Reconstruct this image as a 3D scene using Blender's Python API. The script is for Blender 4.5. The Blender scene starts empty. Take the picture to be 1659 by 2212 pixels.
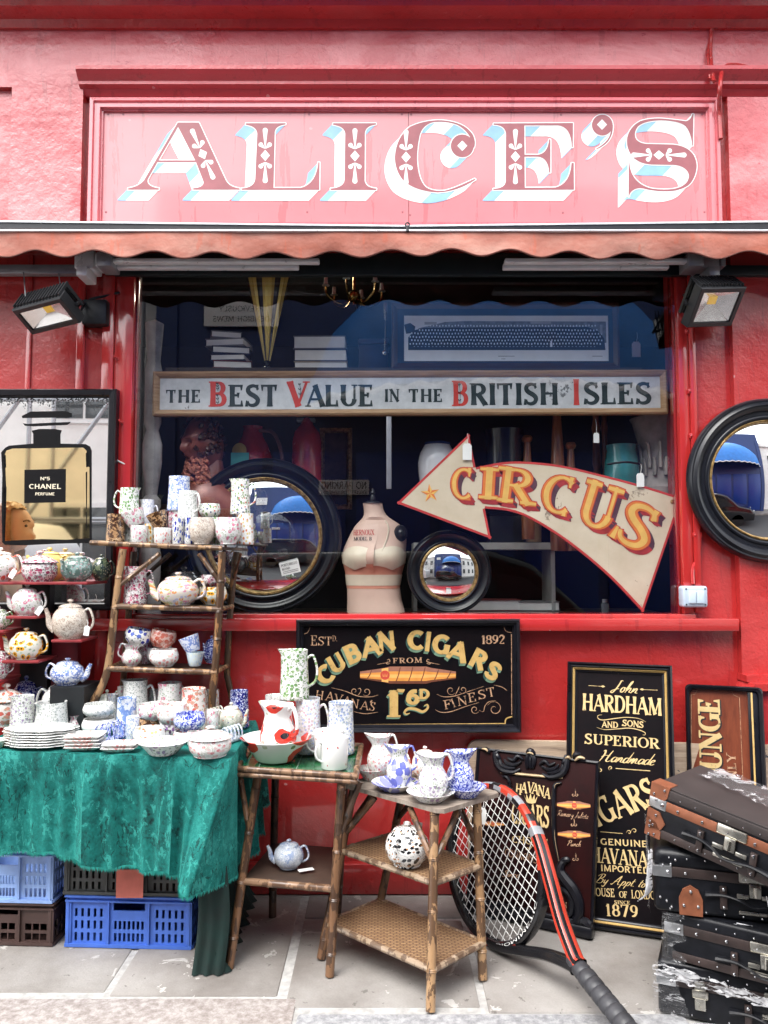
import bpy, bmesh, math, random
from math import sin, cos, pi, radians, sqrt, atan2
from mathutils import Vector, Matrix, Euler
from mathutils.geometry import delaunay_2d_cdt, tessellate_polygon
random.seed(7)
SC = bpy.context.scene
COL = SC.collection
# ---------------------------------------------------------------- camera
EYE = Vector((0.0, -3.76, 1.5))
PITCH = math.atan(0.0645)
FK = 0.777 * 2212.0
cam = bpy.data.cameras.new('camera'); camo = bpy.data.objects.new('camera', cam); COL.objects.link(camo)
camo.location = EYE; camo.rotation_euler = (pi/2 + PITCH, 0, 0)
cam.sensor_fit = 'VERTICAL'; cam.sensor_height = 24.0; cam.lens = 24.0 * 0.777
cam.clip_start = 0.05; cam.clip_end = 500
SC.camera = camo
# ---------------------------------------------------------------- sky, sun, exposure
SUN_EL, SUN_ROT = radians(58), radians(212)
w = bpy.data.worlds.new('World'); SC.world = w; w.use_nodes = True
nt = w.node_tree; nt.nodes.clear()
out = nt.nodes.new('ShaderNodeOutputWorld'); bg = nt.nodes.new('ShaderNodeBackground')
sky = nt.nodes.new('ShaderNodeTexSky'); sky.sky_type = 'NISHITA'; sky.sun_disc = False
sky.sun_elevation = SUN_EL; sky.sun_rotation = SUN_ROT; sky.dust_density = 2.0; sky.air_density = 1.0
hs = nt.nodes.new('ShaderNodeHueSaturation'); hs.inputs['Saturation'].default_value = 0.10
nt.links.new(sky.outputs[0], hs.inputs['Color']); nt.links.new(hs.outputs[0], bg.inputs['Color'])
bg.inputs['Strength'].default_value = 0.15
nt.links.new(bg.outputs[0], out.inputs['Surface'])
sl = bpy.data.lights.new('sun', 'SUN'); sl.energy = 0.7; sl.angle = radians(38); sl.color = (1.0, 0.96, 0.9)
so = bpy.data.objects.new('sun', sl); COL.objects.link(so)
# the sun stands behind the camera, high and a little to the left
so.rotation_euler = (radians(32), 0, radians(-32))
SC.view_settings.view_transform = 'Standard'; SC.view_settings.look = 'None'
SC.view_settings.exposure = 2.2; SC.view_settings.gamma = 1.0
SC.render.engine = 'CYCLES'
SC.cycles.max_bounces = 8; SC.cycles.transparent_max_bounces = 24; SC.cycles.glossy_bounces = 5
# ---------------------------------------------------------------- measuring: photo position (1659 wide) -> point at a real depth
def ray(u, v):
    a = (u - 829.5) / FK; b = -(v - 1106.0) / FK
    return Vector((a, cos(PITCH) - b*sin(PITCH), sin(PITCH) + b*cos(PITCH)))
def P(u, v, Y):
    d = ray(u, v); return EYE + d * ((Y - EYE.y) / d.y)
def G(u, v, z):
    d = ray(u, v); return EYE + d * ((z - EYE.z) / d.z)
def S(px, Y): return px * (Y - EYE.y) / FK
V = Vector
# ---------------------------------------------------------------- materials
class NT:
    def __init__(s, name):
        s.m = bpy.data.materials.new(name); s.m.use_nodes = True; s.t = s.m.node_tree
        s.b = s.t.nodes['Principled BSDF']; s.tc = None
    def n(s, typ, **kw):
        x = s.t.nodes.new(typ)
        for k, val in kw.items(): setattr(x, k, val)
        return x
    def l(s, a, b): s.t.links.new(a, b)
    def co(s):
        if s.tc is None: s.tc = s.n('ShaderNodeTexCoord')
        return s.tc.outputs['Object']
    def put(s, sock, val):
        if hasattr(val, 'is_linked') or hasattr(val, 'links'): s.l(val, sock)
        else: sock.default_value = val
    def math(s, op, a, b=0.0):
        x = s.n('ShaderNodeMath', operation=op); s.put(x.inputs[0], a); s.put(x.inputs[1], b); return x.outputs[0]
    def mapr(s, vec, scale=(1,1,1), loc=(0,0,0)):
        x = s.n('ShaderNodeMapping'); s.l(vec, x.inputs['Vector']); x.inputs['Scale'].default_value = scale; x.inputs['Location'].default_value = loc
        return x.outputs[0]
    def noise(s, scale, detail=3, rough=0.55, vec=None, dist=0.0):
        x = s.n('ShaderNodeTexNoise'); s.l(vec or s.co(), x.inputs['Vector'])
        x.inputs['Scale'].default_value = scale; x.inputs['Detail'].default_value = detail; x.inputs['Roughness'].default_value = rough
        x.inputs['Distortion'].default_value = dist
        return x.outputs['Fac']
    def voro(s, scale, vec=None, feature='F1', rand=1.0):
        x = s.n('ShaderNodeTexVoronoi', feature=feature); s.l(vec or s.co(), x.inputs['Vector']); x.inputs['Scale'].default_value = scale
        x.inputs['Randomness'].default_value = rand
        return x
    def ramp(s, fac, stops, interp='LINEAR'):
        x = s.n('ShaderNodeValToRGB'); s.l(fac, x.inputs[0]); e = x.color_ramp; e.interpolation = interp
        while len(e.elements) < len(stops): e.elements.new(0.5)
        for el, (p, c) in zip(e.elements, stops):
            el.position = p; el.color = (*c, 1) if len(c) == 3 else c
        return x.outputs[0]
    def mix(s, fac, a, b, blend='MIX'):
        x = s.n('ShaderNodeMix', data_type='RGBA', blend_type=blend)
        s.put(x.inputs[0], fac)
        for sock, val in ((x.inputs[6], a), (x.inputs[7], b)):
            if isinstance(val, tuple): sock.default_value = (*val[:3], 1)
            else: s.l(val, sock)
        return x.outputs[2]
    def bump(s, h, strength=0.3, dist=0.01):
        x = s.n('ShaderNodeBump'); s.l(h, x.inputs['Height']); x.inputs['Strength'].default_value = strength; x.inputs['Distance'].default_value = dist
        s.l(x.outputs[0], s.b.inputs['Normal'])
    def done(s, col, rough=0.5, metal=0.0, spec=0.5, coat=0.0, **kw):
        b = s.b
        if isinstance(col, tuple): b.inputs['Base Color'].default_value = (*col[:3], 1)
        else: s.l(col, b.inputs['Base Color'])
        s.put(b.inputs['Roughness'], rough)
        b.inputs['Metallic'].default_value = metal; b.inputs['Specular IOR Level'].default_value = spec
        b.inputs['Coat Weight'].default_value = coat; b.inputs['Coat Roughness'].default_value = 0.08
        for k, val in kw.items(): b.inputs[k.replace('_', ' ')].default_value = val
        return s.m
def plain(name, col, rough=0.5, metal=0.0, spec=0.5, coat=0.0, var=0.12, scale=18, bump=0.0, bscale=60):
    t = NT(name)
    f = t.noise(scale, 4)
    lo = tuple(max(0, c*(1-var)) for c in col); hi = tuple(min(1, c*(1+var)) for c in col)
    c = t.ramp(f, [(0.3, lo), (0.7, hi)])
    r = t.math('ADD', t.math('MULTIPLY', f, 0.16), max(0.02, rough-0.08))
    if bump: t.bump(t.noise(bscale, 4), bump, 0.004)
    return t.done(c, r, metal, spec, coat)
def layer_mask(t, kind, scale, size, seed, keep=1.0):
    vec = t.mapr(t.co(), (1,1,1), (seed*3.17, seed*1.71, seed*2.3))
    if kind == 'scroll':
        n = t.noise(scale*1.3, 2, 0.5, vec, 1.2)
        return t.math('LESS_THAN', t.math('ABSOLUTE', t.math('SUBTRACT', n, 0.5)), size), None, None
    if kind == 'blot':
        n = t.noise(scale*1.35, 5, 0.65, vec, 0.4)
        return t.math('GREATER_THAN', n, size), None, None
    scale *= 1.75; size = min(.6, size*(1.08 if kind == 'petal' else 1.0)); keep = min(1, keep*1.1)
    sx = t.n('ShaderNodeSeparateXYZ'); t.l(t.co(), sx.inputs[0]); cx = t.n('ShaderNodeCombineXYZ')
    t.l(t.math('ADD', t.math('MULTIPLY', t.math('ARCTAN2', sx.outputs[1], sx.outputs[0]), .052), seed*1.37), cx.inputs[0])
    rad = t.math('SQRT', t.math('ADD', t.math('POWER', sx.outputs[0], 2.0), t.math('POWER', sx.outputs[1], 2.0)))
    t.l(t.math('ADD', t.math('SUBTRACT', sx.outputs[2], t.math('MULTIPLY', rad, .35)), seed*2.11), cx.inputs[1]); vec = cx.outputs[0]
    nz = t.n('ShaderNodeTexNoise'); t.l(vec, nz.inputs['Vector']); nz.inputs['Scale'].default_value = scale*2.2; nz.inputs['Detail'].default_value = 2
    mp = t.n('ShaderNodeVectorMath', operation='MULTIPLY_ADD'); t.l(nz.outputs['Color'], mp.inputs[0])
    k = (0.40 if kind == 'petal' else 0.22) / scale
    mp.inputs[1].default_value = (k, k, k); t.l(vec, mp.inputs[2])
    vo = t.voro(scale, mp.outputs[0]); vo.voronoi_dimensions = '2D'
    d = vo.outputs['Distance']
    m = t.math('LESS_THAN', d, size)
    if keep < 1:
        sep = t.n('ShaderNodeSeparateColor'); t.l(vo.outputs['Color'], sep.inputs[0])
        m = t.math('MULTIPLY', m, t.math('LESS_THAN', sep.outputs[0], keep))
    return m, d, vo.outputs['Color']
def china(name, base, layers, rough=0.12):
    """layers: (kind, scale, size, colour, second colour or None, keep)"""
    t = NT(name); c = base
    for i, (kind, sc, size, col, col2, keep) in enumerate(layers):
        m, d, rc = layer_mask(t, kind, sc, size, i+1+len(name), keep)
        lc = col
        if col2 is not None:
            if kind == 'sun':
                lc = t.mix(t.math('LESS_THAN', d, size*0.42), col, col2)
            elif rc is not None:
                sep = t.n('ShaderNodeSeparateColor'); t.l(rc, sep.inputs[0])
                lc = t.mix(t.math('GREATER_THAN', sep.outputs[1], 0.5), col, col2)
            else:
                lc = t.mix(t.noise(sc*2, 2), col, col2)
        c = t.mix(m, c, lc)
    return t.done(c, rough, 0, 0.5, 0.4)
# ---------------------------------------------------------------- mesh building
class MB:
    def __init__(s): s.v = []; s.f = []; s.m = []; s.sm = []
    def add(s, verts, faces, mi=0, smooth=False):
        o = len(s.v); s.v += [V(p) for p in verts]
        for f in faces: s.f.append(tuple(i+o for i in f)); s.m.append(mi); s.sm.append(smooth)
        return s
    def box(s, lo, hi, mi=0, mat=None):
        x0,y0,z0 = lo; x1,y1,z1 = hi
        vs = [V(p) for p in ((x0,y0,z0),(x1,y0,z0),(x1,y1,z0),(x0,y1,z0),(x0,y0,z1),(x1,y0,z1),(x1,y1,z1),(x0,y1,z1))]
        if mat is not None: vs = [mat @ p for p in vs]
        return s.add(vs, [(0,3,2,1),(4,5,6,7),(0,1,5,4),(1,2,6,5),(2,3,7,6),(3,0,4,7)], mi)
    def bbox(s, lo, hi, r, mi=0, mat=None, seg=2):
        """box with rounded edges"""
        bm = bmesh.new(); bmesh.ops.create_cube(bm, size=1.0)
        sz = V(hi)-V(lo); c = (V(hi)+V(lo))/2
        for vv in bm.verts: vv.co = V((vv.co.x*sz.x, vv.co.y*sz.y, vv.co.z*sz.z)) + c
        bmesh.ops.bevel(bm, geom=list(bm.edges), offset=r, segments=seg, profile=0.5, affect='EDGES')
        return s.bm(bm, mi, mat, True)
    def bm(s, bm, mi=0, mat=None, smooth=False):
        bm.verts.index_update()
        vs = [(mat @ x.co) if mat is not None else x.co.copy() for x in bm.verts]
        s.add(vs, [[x.index for x in f.verts] for f in bm.faces], mi, smooth); bm.free(); return s
    def tube(s, pts, rad, n=10, mi=0, caps=True, flat=1.0, up=None):
        pts = [V(p) for p in pts]; k = len(pts)
        if not hasattr(rad, '__len__'): rad = [rad]*k
        vs = []; prev = None
        for i, p in enumerate(pts):
            d = (pts[min(i+1,k-1)] - pts[max(i-1,0)])
            if d.length < 1e-9: d = V((0,0,1))
            d.normalize()
            if prev is None:
                a = V(up) if up is not None else (V((0,0,1)) if abs(d.z) < 0.9 else V((1,0,0)))
                x = d.cross(a).normalized()
            else:
                x = (prev - d*prev.dot(d))
                x = x.normalized() if x.length > 1e-6 else d.orthogonal().normalized()
            prev = x; y = d.cross(x)
            for j in range(n):
                t = 2*pi*j/n
                vs.append(p + x*cos(t)*rad[i] + y*sin(t)*rad[i]*flat)
        fs = [(i*n+j, i*n+(j+1)%n, (i+1)*n+(j+1)%n, (i+1)*n+j) for i in range(k-1) for j in range(n)]
        s.add(vs, fs, mi, True)
        if caps:
            o = len(s.v) - len(vs)
            s.f.append(tuple(o+j for j in reversed(range(n)))); s.m.append(mi); s.sm.append(False)
            s.f.append(tuple(o+(k-1)*n+j for j in range(n))); s.m.append(mi); s.sm.append(False)
        return s
    def lathe(s, prof, n=36, mi=0, mat=None, fn=None):
        """prof: (r, z) from one end to the other round the z axis"""
        vs = []
        for (r, z) in prof:
            for j in range(n):
                t = 2*pi*j/n; p = V((r*cos(t), r*sin(t), z))
                if fn: p = fn(p, t)
                vs.append(mat @ p if mat is not None else p)
        k = len(prof)
        fs = [(i*n+j, i*n+(j+1)%n, (i+1)*n+(j+1)%n, (i+1)*n+j) for i in range(k-1) for j in range(n)]
        return s.add(vs, fs, mi, True)
    def ball(s, c, r, mi=0, n=10, sc=(1,1,1)):
        bm = bmesh.new(); bmesh.ops.create_uvsphere(bm, u_segments=n, v_segments=max(4,n*2//3), radius=1)
        m = Matrix.Translation(V(c)) @ Matrix.Diagonal((r*sc[0], r*sc[1], r*sc[2], 1))
        return s.bm(bm, mi, m, True)
    def prism(s, poly, d0, d1, mi=0, mat=None, side=None):
        """2-D outline (x, z) pulled along y from d0 to d1"""
        n = len(poly)
        tr = tessellate_polygon([[V((p[0], p[1], 0)) for p in poly]])
        a = [V((p[0], d0, p[1])) for p in poly]; b = [V((p[0], d1, p[1])) for p in poly]
        if mat is not None: a = [mat @ p for p in a]; b = [mat @ p for p in b]
        s.add(a+b, [tuple(t) for t in tr] + [tuple(i+n for i in reversed(t)) for t in tr], mi)
        o = len(s.v) - 2*n
        for i in range(n):
            s.f.append((o+i, o+(i+1)%n, o+n+(i+1)%n, o+n+i)); s.m.append(mi if side is None else side); s.sm.append(False)
        return s
    def xf(s, mat): s.v = [mat @ p for p in s.v]; return s
def setp(o, label=None, cat=None, group=None, kind=None):
    if label: o['label'] = label
    if cat: o['category'] = cat
    if group: o['group'] = group
    if kind: o['kind'] = kind
    return o
def empty(name, loc=(0,0,0), label=None, cat=None, group=None, rot=None, kind=None):
    o = bpy.data.objects.new(name, None); COL.objects.link(o); o.location = V(loc); o.empty_display_size = 0.1
    if rot is not None: o.rotation_euler = rot
    return setp(o, label, cat, group, kind)
def chainmat(o):
    m = o.matrix_basis.copy()
    return chainmat(o.parent) @ m if o.parent else m
def obj(name, mb, mats, parent=None, world=True, label=None, cat=None, group=None, kind=None, origin=None, sharp=35, fix=True):
    """one mesh object; a world-space mesh is moved into its parent's space"""
    if not isinstance(mats, (list, tuple)): mats = [mats]
    me = bpy.data.meshes.new(name)
    vs = mb.v
    loc = V((0,0,0))
    if parent is not None and world:
        inv = chainmat(parent).inverted(); vs = [inv @ p for p in vs]
    elif parent is None:
        if origin is None and vs:
            xs = [p.x for p in vs]; ys = [p.y for p in vs]; zs = [p.z for p in vs]
            origin = V(((min(xs)+max(xs))/2, (min(ys)+max(ys))/2, min(zs)))
        loc = V(origin) if origin is not None else loc
        vs = [p - loc for p in vs]
    me.from_pydata([tuple(p) for p in vs], [], mb.f)
    for m in mats: me.materials.append(m)
    me.polygons.foreach_set('material_index', mb.m)
    me.polygons.foreach_set('use_smooth', mb.sm)
    me.update()
    if fix:
        bm = bmesh.new(); bm.from_mesh(me)
        bmesh.ops.recalc_face_normals(bm, faces=list(bm.faces)); bm.to_mesh(me); bm.free()
    if any(mb.sm): me.set_sharp_from_angle(angle=radians(sharp))
    o = bpy.data.objects.new(name, me); COL.objects.link(o)
    o.location = loc
    if parent is not None: o.parent = parent
    return setp(o, label, cat, group, kind)
def catmull(pts, n=6, closed=False):
    pts = [V(p) for p in pts]; k = len(pts); outp = []
    rng = range(k if closed else k-1)
    for i in rng:
        if closed: a,b,c,d = pts[(i-1)%k], pts[i], pts[(i+1)%k], pts[(i+2)%k]
        else: a,b,c,d = pts[max(i-1,0)], pts[i], pts[i+1], pts[min(i+2,k-1)]
        for j in range(n):
            t = j/n
            outp.append(0.5*((2*b) + (c-a)*t + (2*a-5*b+4*c-d)*t*t + (3*b-a-3*c+d)*t**3))
    if not closed: outp.append(pts[-1])
    return outp
def each(name, mesh_fn, spots, mat, parent):
    """one small part per spot, all sharing a mesh"""
    first = None
    for p in spots:
        if first is None: first = obj(name, mesh_fn(), mat, parent, world=False); o = first
        else: o = first.copy(); COL.objects.link(o); o.parent = parent
        o.location = p
def frame_from(bl, br, tl):
    """axes of a board from three of its corners: returns matrix (x right, y into the board, z up), width, height"""
    x = (br-bl); wd = x.length; x = x/wd
    z = (tl-bl); z = z - x*z.dot(x); ht = z.length; z = z/ht
    y = z.cross(x)
    m = Matrix((( x.x,y.x,z.x,bl.x),(x.y,y.y,z.y,bl.y),(x.z,y.z,z.z,bl.z),(0,0,0,1)))
    return m, wd, ht
def arc(cx, cy, rx, ry, a0, a1, n=16):
    return [(cx+rx*cos(radians(a0+(a1-a0)*i/n)), cy+ry*sin(radians(a0+(a1-a0)*i/n))) for i in range(n+1)]
# ---------------------------------------------------------------- lettering: strokes drawn with a broad pen
GL = {
'A':(.80,"t .06,0 .40,1;T .40,1 .74,0;t .19,.32 .62,.32;s .06,0;s .74,0"),
'B':(.70,"T .15,0 .15,1;t .15,1 .36,1;a .36,.76,.22,.24,90,-90;t .36,.52 .15,.52;a .38,.26,.25,.26,90,-90;t .38,0 .15,0;s .1,0;s .1,1"),
'C':(.74,"a .42,.5,.34,.5,48,312;k .66,.72,1;k .66,.0,.2"),
'D':(.80,"T .15,0 .15,1;t .15,1 .34,1;a .34,.5,.38,.5,90,-90;t .34,0 .15,0;s .1,0;s .1,1"),
'E':(.68,"T .15,0 .15,1;t .15,1 .6,1;t .15,.52 .46,.52;t .15,0 .62,0;k .6,.74,1;k .62,0,.28;k .46,.4,.64;s .1,0;s .1,1"),
'F':(.64,"T .15,0 .15,1;t .15,1 .6,1;t .15,.52 .46,.52;k .6,.74,1;k .46,.4,.64;s .15,0;s .1,1"),
'G':(.80,"a .42,.5,.34,.5,48,325;T .68,.06 .68,.42;s .68,.44;k .66,.72,1"),
'H':(.84,"T .15,0 .15,1;T .69,0 .69,1;t .15,.52 .69,.52;s .15,0;s .15,1;s .69,0;s .69,1"),
'I':(.32,"T .16,0 .16,1;s .16,0;s .16,1"),
'J':(.52,"T .36,1 .36,.25;a .2,.22,.16,.22,0,-170;s .36,1"),
'K':(.78,"T .15,0 .15,1;t .64,1 .2,.42;T .32,.56 .68,0;s .15,0;s .15,1;s .64,1;s .68,0"),
'L':(.64,"T .15,0 .15,1;t .15,0 .6,0;k .6,0,.3;s .1,0;s .15,1"),
'M':(1.0,"t .12,0 .16,1;T .16,1 .50,0.05;t .50,.05 .84,1;T .84,1 .88,0;s .12,0;s .88,0;s .12,1;s .88,1"),
'N':(.84,"t .13,0 .13,1;T .13,1 .71,0;t .71,0 .71,1;s .13,0;s .09,1;s .71,1"),
'O':(.84,"a .42,.5,.36,.5,0,360"),
'P':(.66,"T .15,0 .15,1;t .15,1 .36,1;a .36,.73,.25,.27,90,-90;t .36,.46 .15,.46;s .15,0;s .1,1"),
'R':(.76,"T .15,0 .15,1;t .15,1 .36,1;a .36,.75,.25,.25,90,-90;t .36,.5 .15,.5;T .36,.5 .66,0;s .15,0;s .1,1;s .68,0"),
'S':(.64,"S .54,.8 .48,.94 .32,1 .14,.92 .1,.75 .2,.6 .42,.45 .54,.28 .48,.08 .3,0 .14,.06 .08,.22;k .55,.74,1;k .08,0,.28"),
'T':(.72,"T .36,0 .36,1;t .06,1 .66,1;k .06,.72,1;k .66,.72,1;s .36,0"),
'U':(.82,"T .15,1 .15,.32;a .41,.32,.26,.32,180,360;t .67,.32 .67,1;s .15,1;s .67,1"),
'V':(.76,"T .06,1 .38,0;t .38,0 .70,1;s .06,1;s .70,1"),
'W':(1.06,"T .05,1 .30,0;t .30,0 .53,.9;T .53,.9 .76,0;t .76,0 1.0,1;s .05,1;s 1.0,1"),
'X':(.76,"T .08,1 .68,0;t .66,1 .08,0;s .08,1;s .68,0;s .66,1;s .08,0"),
'Y':(.76,"T .06,1 .38,.46;t .70,1 .38,.46;T .38,.46 .38,0;s .06,1;s .70,1;s .38,0"),
'Z':(.68,"t .08,1 .6,1;T .6,1 .08,0;t .08,0 .6,0;k .08,.74,1;k .6,0,.26"),
'0':(.64,"a .32,.5,.26,.5,0,360"),
'1':(.40,"T .22,0 .22,1;t .22,1 .08,.84;s .22,0"),
'2':(.60,"S .08,.72 .14,.94 .32,1 .5,.88 .5,.66 .3,.34 .08,0;t .08,0 .54,0;k .54,0,.18"),
'5':(.60,"t .14,1 .52,1;t .14,1 .12,.55;S .12,.55 .32,.62 .52,.48 .52,.16 .3,0 .08,.1"),
'6':(.62,"a .31,.3,.23,.3,0,360;S .52,.94 .3,.9 .12,.62 .08,.3"),
'7':(.58,"t .06,1 .54,1;T .54,1 .22,0;k .06,.76,1"),
'8':(.62,"a .31,.76,.2,.24,0,360;a .31,.27,.25,.27,0,360"),
'9':(.62,"a .31,.7,.23,.3,0,360;S .1,.06 .32,.1 .5,.38 .54,.7"),
"'":(.22,"T .11,1 .07,.74"), '.':(.22,"T .1,0 .1,.1"), ',':(.22,"T .12,.08 .06,-.14"), ' ':(.40,""), '-':(.4,"t .06,.45 .34,.45"),
'o':(.30,"a .15,.84,.1,.13,0,360"),
}
# running hand: one thin pen line per letter, x-height .45
SG = {
'J':(.5,"S .42,.98 .3,1.0 .3,.8 .24,.3 .12,-.1 .0,-.02 .1,.15 .4,.3"),'H':(.8,"S .1,.9 .2,1 .24,.6 .12,0;S .66,1 .56,.6 .5,.1 .62,.0 .74,.1;S .12,.4 .3,.55 .62,.52"),
'R':(.62,"S .24,.95 .2,.5 .08,0;S .0,.75 .2,1 .48,.95 .46,.62 .2,.5 .36,.3 .5,0 .62,.06"),'P':(.56,"S .24,.95 .2,.5 .08,0;S .0,.75 .2,1 .5,.95 .46,.58 .2,.48"),
'B':(.6,"S .24,.95 .2,.5 .08,0;S .0,.75 .2,1 .46,.95 .4,.6 .22,.54 .5,.4 .46,.06 .2,0 .06,.1"),'A':(.72,"S .0,.1 .1,0 .3,.5 .52,1 .5,.5 .52,.04 .66,.1;S .18,.36 .5,.36"),
'S':(.5,"S .4,.86 .3,1 .16,.86 .34,.5 .3,.1 .1,.0 .0,.14"),'D':(.6,"S .2,.95 .16,.1 .3,0 .56,.4 .4,.9 .1,.95"),'T':(.5,"S .0,.85 .2,1 .5,.96;S .3,.98 .22,.3 .08,0"),'M':(.85,"S .04,0 .2,1 .28,.1 .52,1 .56,.1 .7,.05"),
'F':(.5,"S .0,.85 .2,1 .5,.96;S .3,.98 .22,.3 .08,0;t .1,.5 .36,.5"),'C':(.5,"S .42,.84 .3,1 .08,.7 .06,.2 .22,0 .46,.15"),'L':(.5,"S .36,.9 .24,1 .2,.5 .06,.02 .2,.08 .46,.0"),
'a':(.36,"S .3,.42 .14,.44 .04,.2 .12,0 .28,.2 .32,.44;S .32,.44 .28,.08 .36,.04"),'c':(.3,"S .27,.36 .16,.45 .04,.2 .12,0 .3,.1"),'d':(.38,"S .3,.42 .14,.44 .04,.2 .12,0 .28,.2 .42,.98;S .34,.5 .28,.08 .38,.04"),
'e':(.3,"S .04,.2 .24,.32 .2,.45 .06,.3 .08,.04 .18,0 .3,.1"),'f':(.24,"S .3,.9 .2,.95 .12,.4 .02,-.3"),'h':(.38,"S .04,0 .2,.95 .12,.9 .06,.2 .2,.44 .28,.36 .26,.08 .38,.06"),
'i':(.18,"S .04,.3 .1,.44 .06,.1 .18,.06;t .14,.62 .16,.66"),'l':(.2,"S .02,.1 .2,.9 .12,.95 .06,.2 .1,0 .2,.08"),'m':(.58,"S .02,0 .08,.44 .06,.1 .2,.44 .24,.36 .22,0 .38,.44 .44,.36 .42,.08 .56,.06"),
'n':(.4,"S .02,0 .08,.44 .06,.1 .2,.44 .28,.36 .26,.08 .4,.06"),'o':(.32,"S .26,.4 .12,.44 .04,.2 .14,0 .26,.2 .2,.42 .34,.36"),'p':(.36,"S .1,.46 .0,-.35;S .06,.2 .2,.45 .3,.3 .2,.02 .08,.06"),
'r':(.26,"S .02,.1 .08,.46 .12,.4 .24,.4 .2,.1 .28,.06"),'s':(.24,"S .02,.06 .14,.46 .2,.2 .12,0 .04,.05"),'t':(.2,"S .14,.8 .06,.1 .2,.06;t .02,.52 .24,.54"),'u':(.36,"S .04,.44 .04,.06 .16,.02 .28,.44;S .28,.44 .26,.06 .36,.06"),
'v':(.3,"S .02,.42 .1,.02 .26,.42"),'y':(.36,"S .04,.44 .06,.1 .16,.06 .28,.44;S .28,.44 .16,-.36 .02,-.2"),' ':(.22,""),'.':(.16,"t .05,.0 .06,.04"),
}
def glyph_strokes(ch, st, script=False):
    """list of (polyline 2-D, widths) for one letter one unit tall"""
    src = (SG if script else GL)
    wd, txt = src.get(ch, GL.get(ch, (.5, "")))
    T, t, serif = st['T'], st['t'], st.get('serif', True)
    outp = []
    for part in [p for p in txt.split(';') if p]:
        k = part[0]; body = part[2:]
        if k in 'Tt':
            pts = [V((float(a.split(',')[0]), float(a.split(',')[1]))) for a in body.split()]
            wv = T if k == 'T' else t
            y0 = [V((p.x, t/2 + p.y*(1-t))) for p in pts]
            d = (y0[-1]-y0[0]).normalized()
            e = t/2 if abs(d.y) > .3 else (0 if serif else wv*.3)
            y0[0] = y0[0]-d*e; y0[-1] = y0[-1]+d*e
            n = 8
            pl = [y0[0].lerp(y0[-1], i/n) for i in range(n+1)] if len(pts) == 2 else y0
            ws = [wv]*len(pl)
            if st.get('waist') and k == 'T':
                ws = [wv*(1 + st['waist']*abs(2*i/(len(pl)-1)-1)**2.2) for i in range(len(pl))]
            outp.append((pl, ws))
        elif k == 'a':
            cx,cy,rx,ry,a0,a1 = [float(x) for x in body.split(',')]
            n = max(8, int(abs(a1-a0)/14)); pl = []; ws = []
            for i in range(n+1):
                a = radians(a0+(a1-a0)*i/n)
                pl.append(V((cx+rx*cos(a), t/2 + (cy+ry*sin(a))*(1-t))))
                ws.append(t + (T-t)*abs(cos(a))**1.6)
            outp.append((pl, ws))
        elif k == 'S':
            pts = [V((float(a.split(',')[0]), float(a.split(',')[1]), 0)) for a in body.split()]
            c = catmull(pts, 4); pl = [V((p.x, t/2+p.y*(1-t))) for p in c]; m = len(pl); ws = []
            for i in range(m):
                d = pl[min(i+1,m-1)] - pl[max(i-1,0)]
                if script: ws.append(t + (T-t)*max(0, (abs(d.y)/(d.length+1e-6)))**2 * sin(pi*min(1,max(0,i/(m-1)))))
                else: ws.append(t + (T-t)*sin(pi*i/(m-1))**1.3)
            outp.append((pl, ws))
        elif k == 's' and serif:
            x, y = [float(q) for q in body.split(',')]
            h = st.get('sh', t*.8); e = T/2 + st.get('sw', .08)
            yy = h/2 if y < .3 else (1-h/2 if y > .7 else y)
            outp.append(([V((x-e, yy)), V((x, yy)), V((x+e, yy))], [h, h*1.25, h]))
        elif k == 'k' and serif:
            x, ya, yb = [float(q) for q in body.split(',')]
            up = ya < .01
            thick = st.get('kw', t*1.3)
            outp.append(([V((x-thick/2, ya)), V((x-thick/2, yb))] if True else None, [thick*1.5, thick*.6] if up else [thick*.6, thick*1.5]))
    return wd, outp
def ribbon(pl, ws):
    n = len(pl); L = []; R = []
    for i in range(n):
        d = pl[min(i+1,n-1)] - pl[max(i-1,0)]
        if d.length < 1e-9: d = V((1,0))
        d.normalize(); nn = V((-d.y, d.x))*ws[i]/2
        L.append(pl[i]+nn); R.append(pl[i]-nn)
    return L, R
def union(polys):
    """flat union of overlapping polygons -> (verts, faces, source polygon of each face)"""
    vs = []; fs = []; own = []; K = 200.0
    for pi_, p in enumerate(polys):
        p = [V((q[0], q[1])) for q in p]
        if len(p) == 4: tris = [(0,1,2),(0,2,3)]
        elif len(p) == 3: tris = [(0,1,2)]
        else: tris = [tuple(t) for t in tessellate_polygon([[V((q.x, q.y, 0)) for q in p]])]
        for t in tris:
            a, b, c = [p[k]*K for k in t]; ar = (b-a).cross(c-a) if hasattr(V((0,0)), 'cross') else 0
            if abs(ar) < 1e-7: continue
            o = len(vs); vs += [a, b, c] if ar > 0 else [a, c, b]; fs.append([o, o+1, o+2]); own.append(pi_)
    if not fs: return [], [], []
    tot = sum(abs((vs[f[1]]-vs[f[0]]).cross(vs[f[2]]-vs[f[0]])) for f in fs)/2
    for trial in range(9):
        rj = random.Random(trial); e = 0 if trial == 0 else 4e-4*trial
        r = delaunay_2d_cdt([v+V((rj.uniform(-e,e), rj.uniform(-e,e))) for v in vs], [], fs, 1, 1e-5, True)
        ok = [i for i in range(len(r[2])) if r[5][i]]
        area = 0
        for i in ok:
            q = [r[0][k] for k in r[2][i]]; area += abs(sum(q[k].x*q[(k+1)%len(q)].y-q[(k+1)%len(q)].x*q[k].y for k in range(len(q))))/2
        if tot*.45 < area < tot*1.002: break
    return [q/K for q in r[0]], [r[2][i] for i in ok], [min(own[x] for x in r[5][i]) for i in ok]
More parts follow.
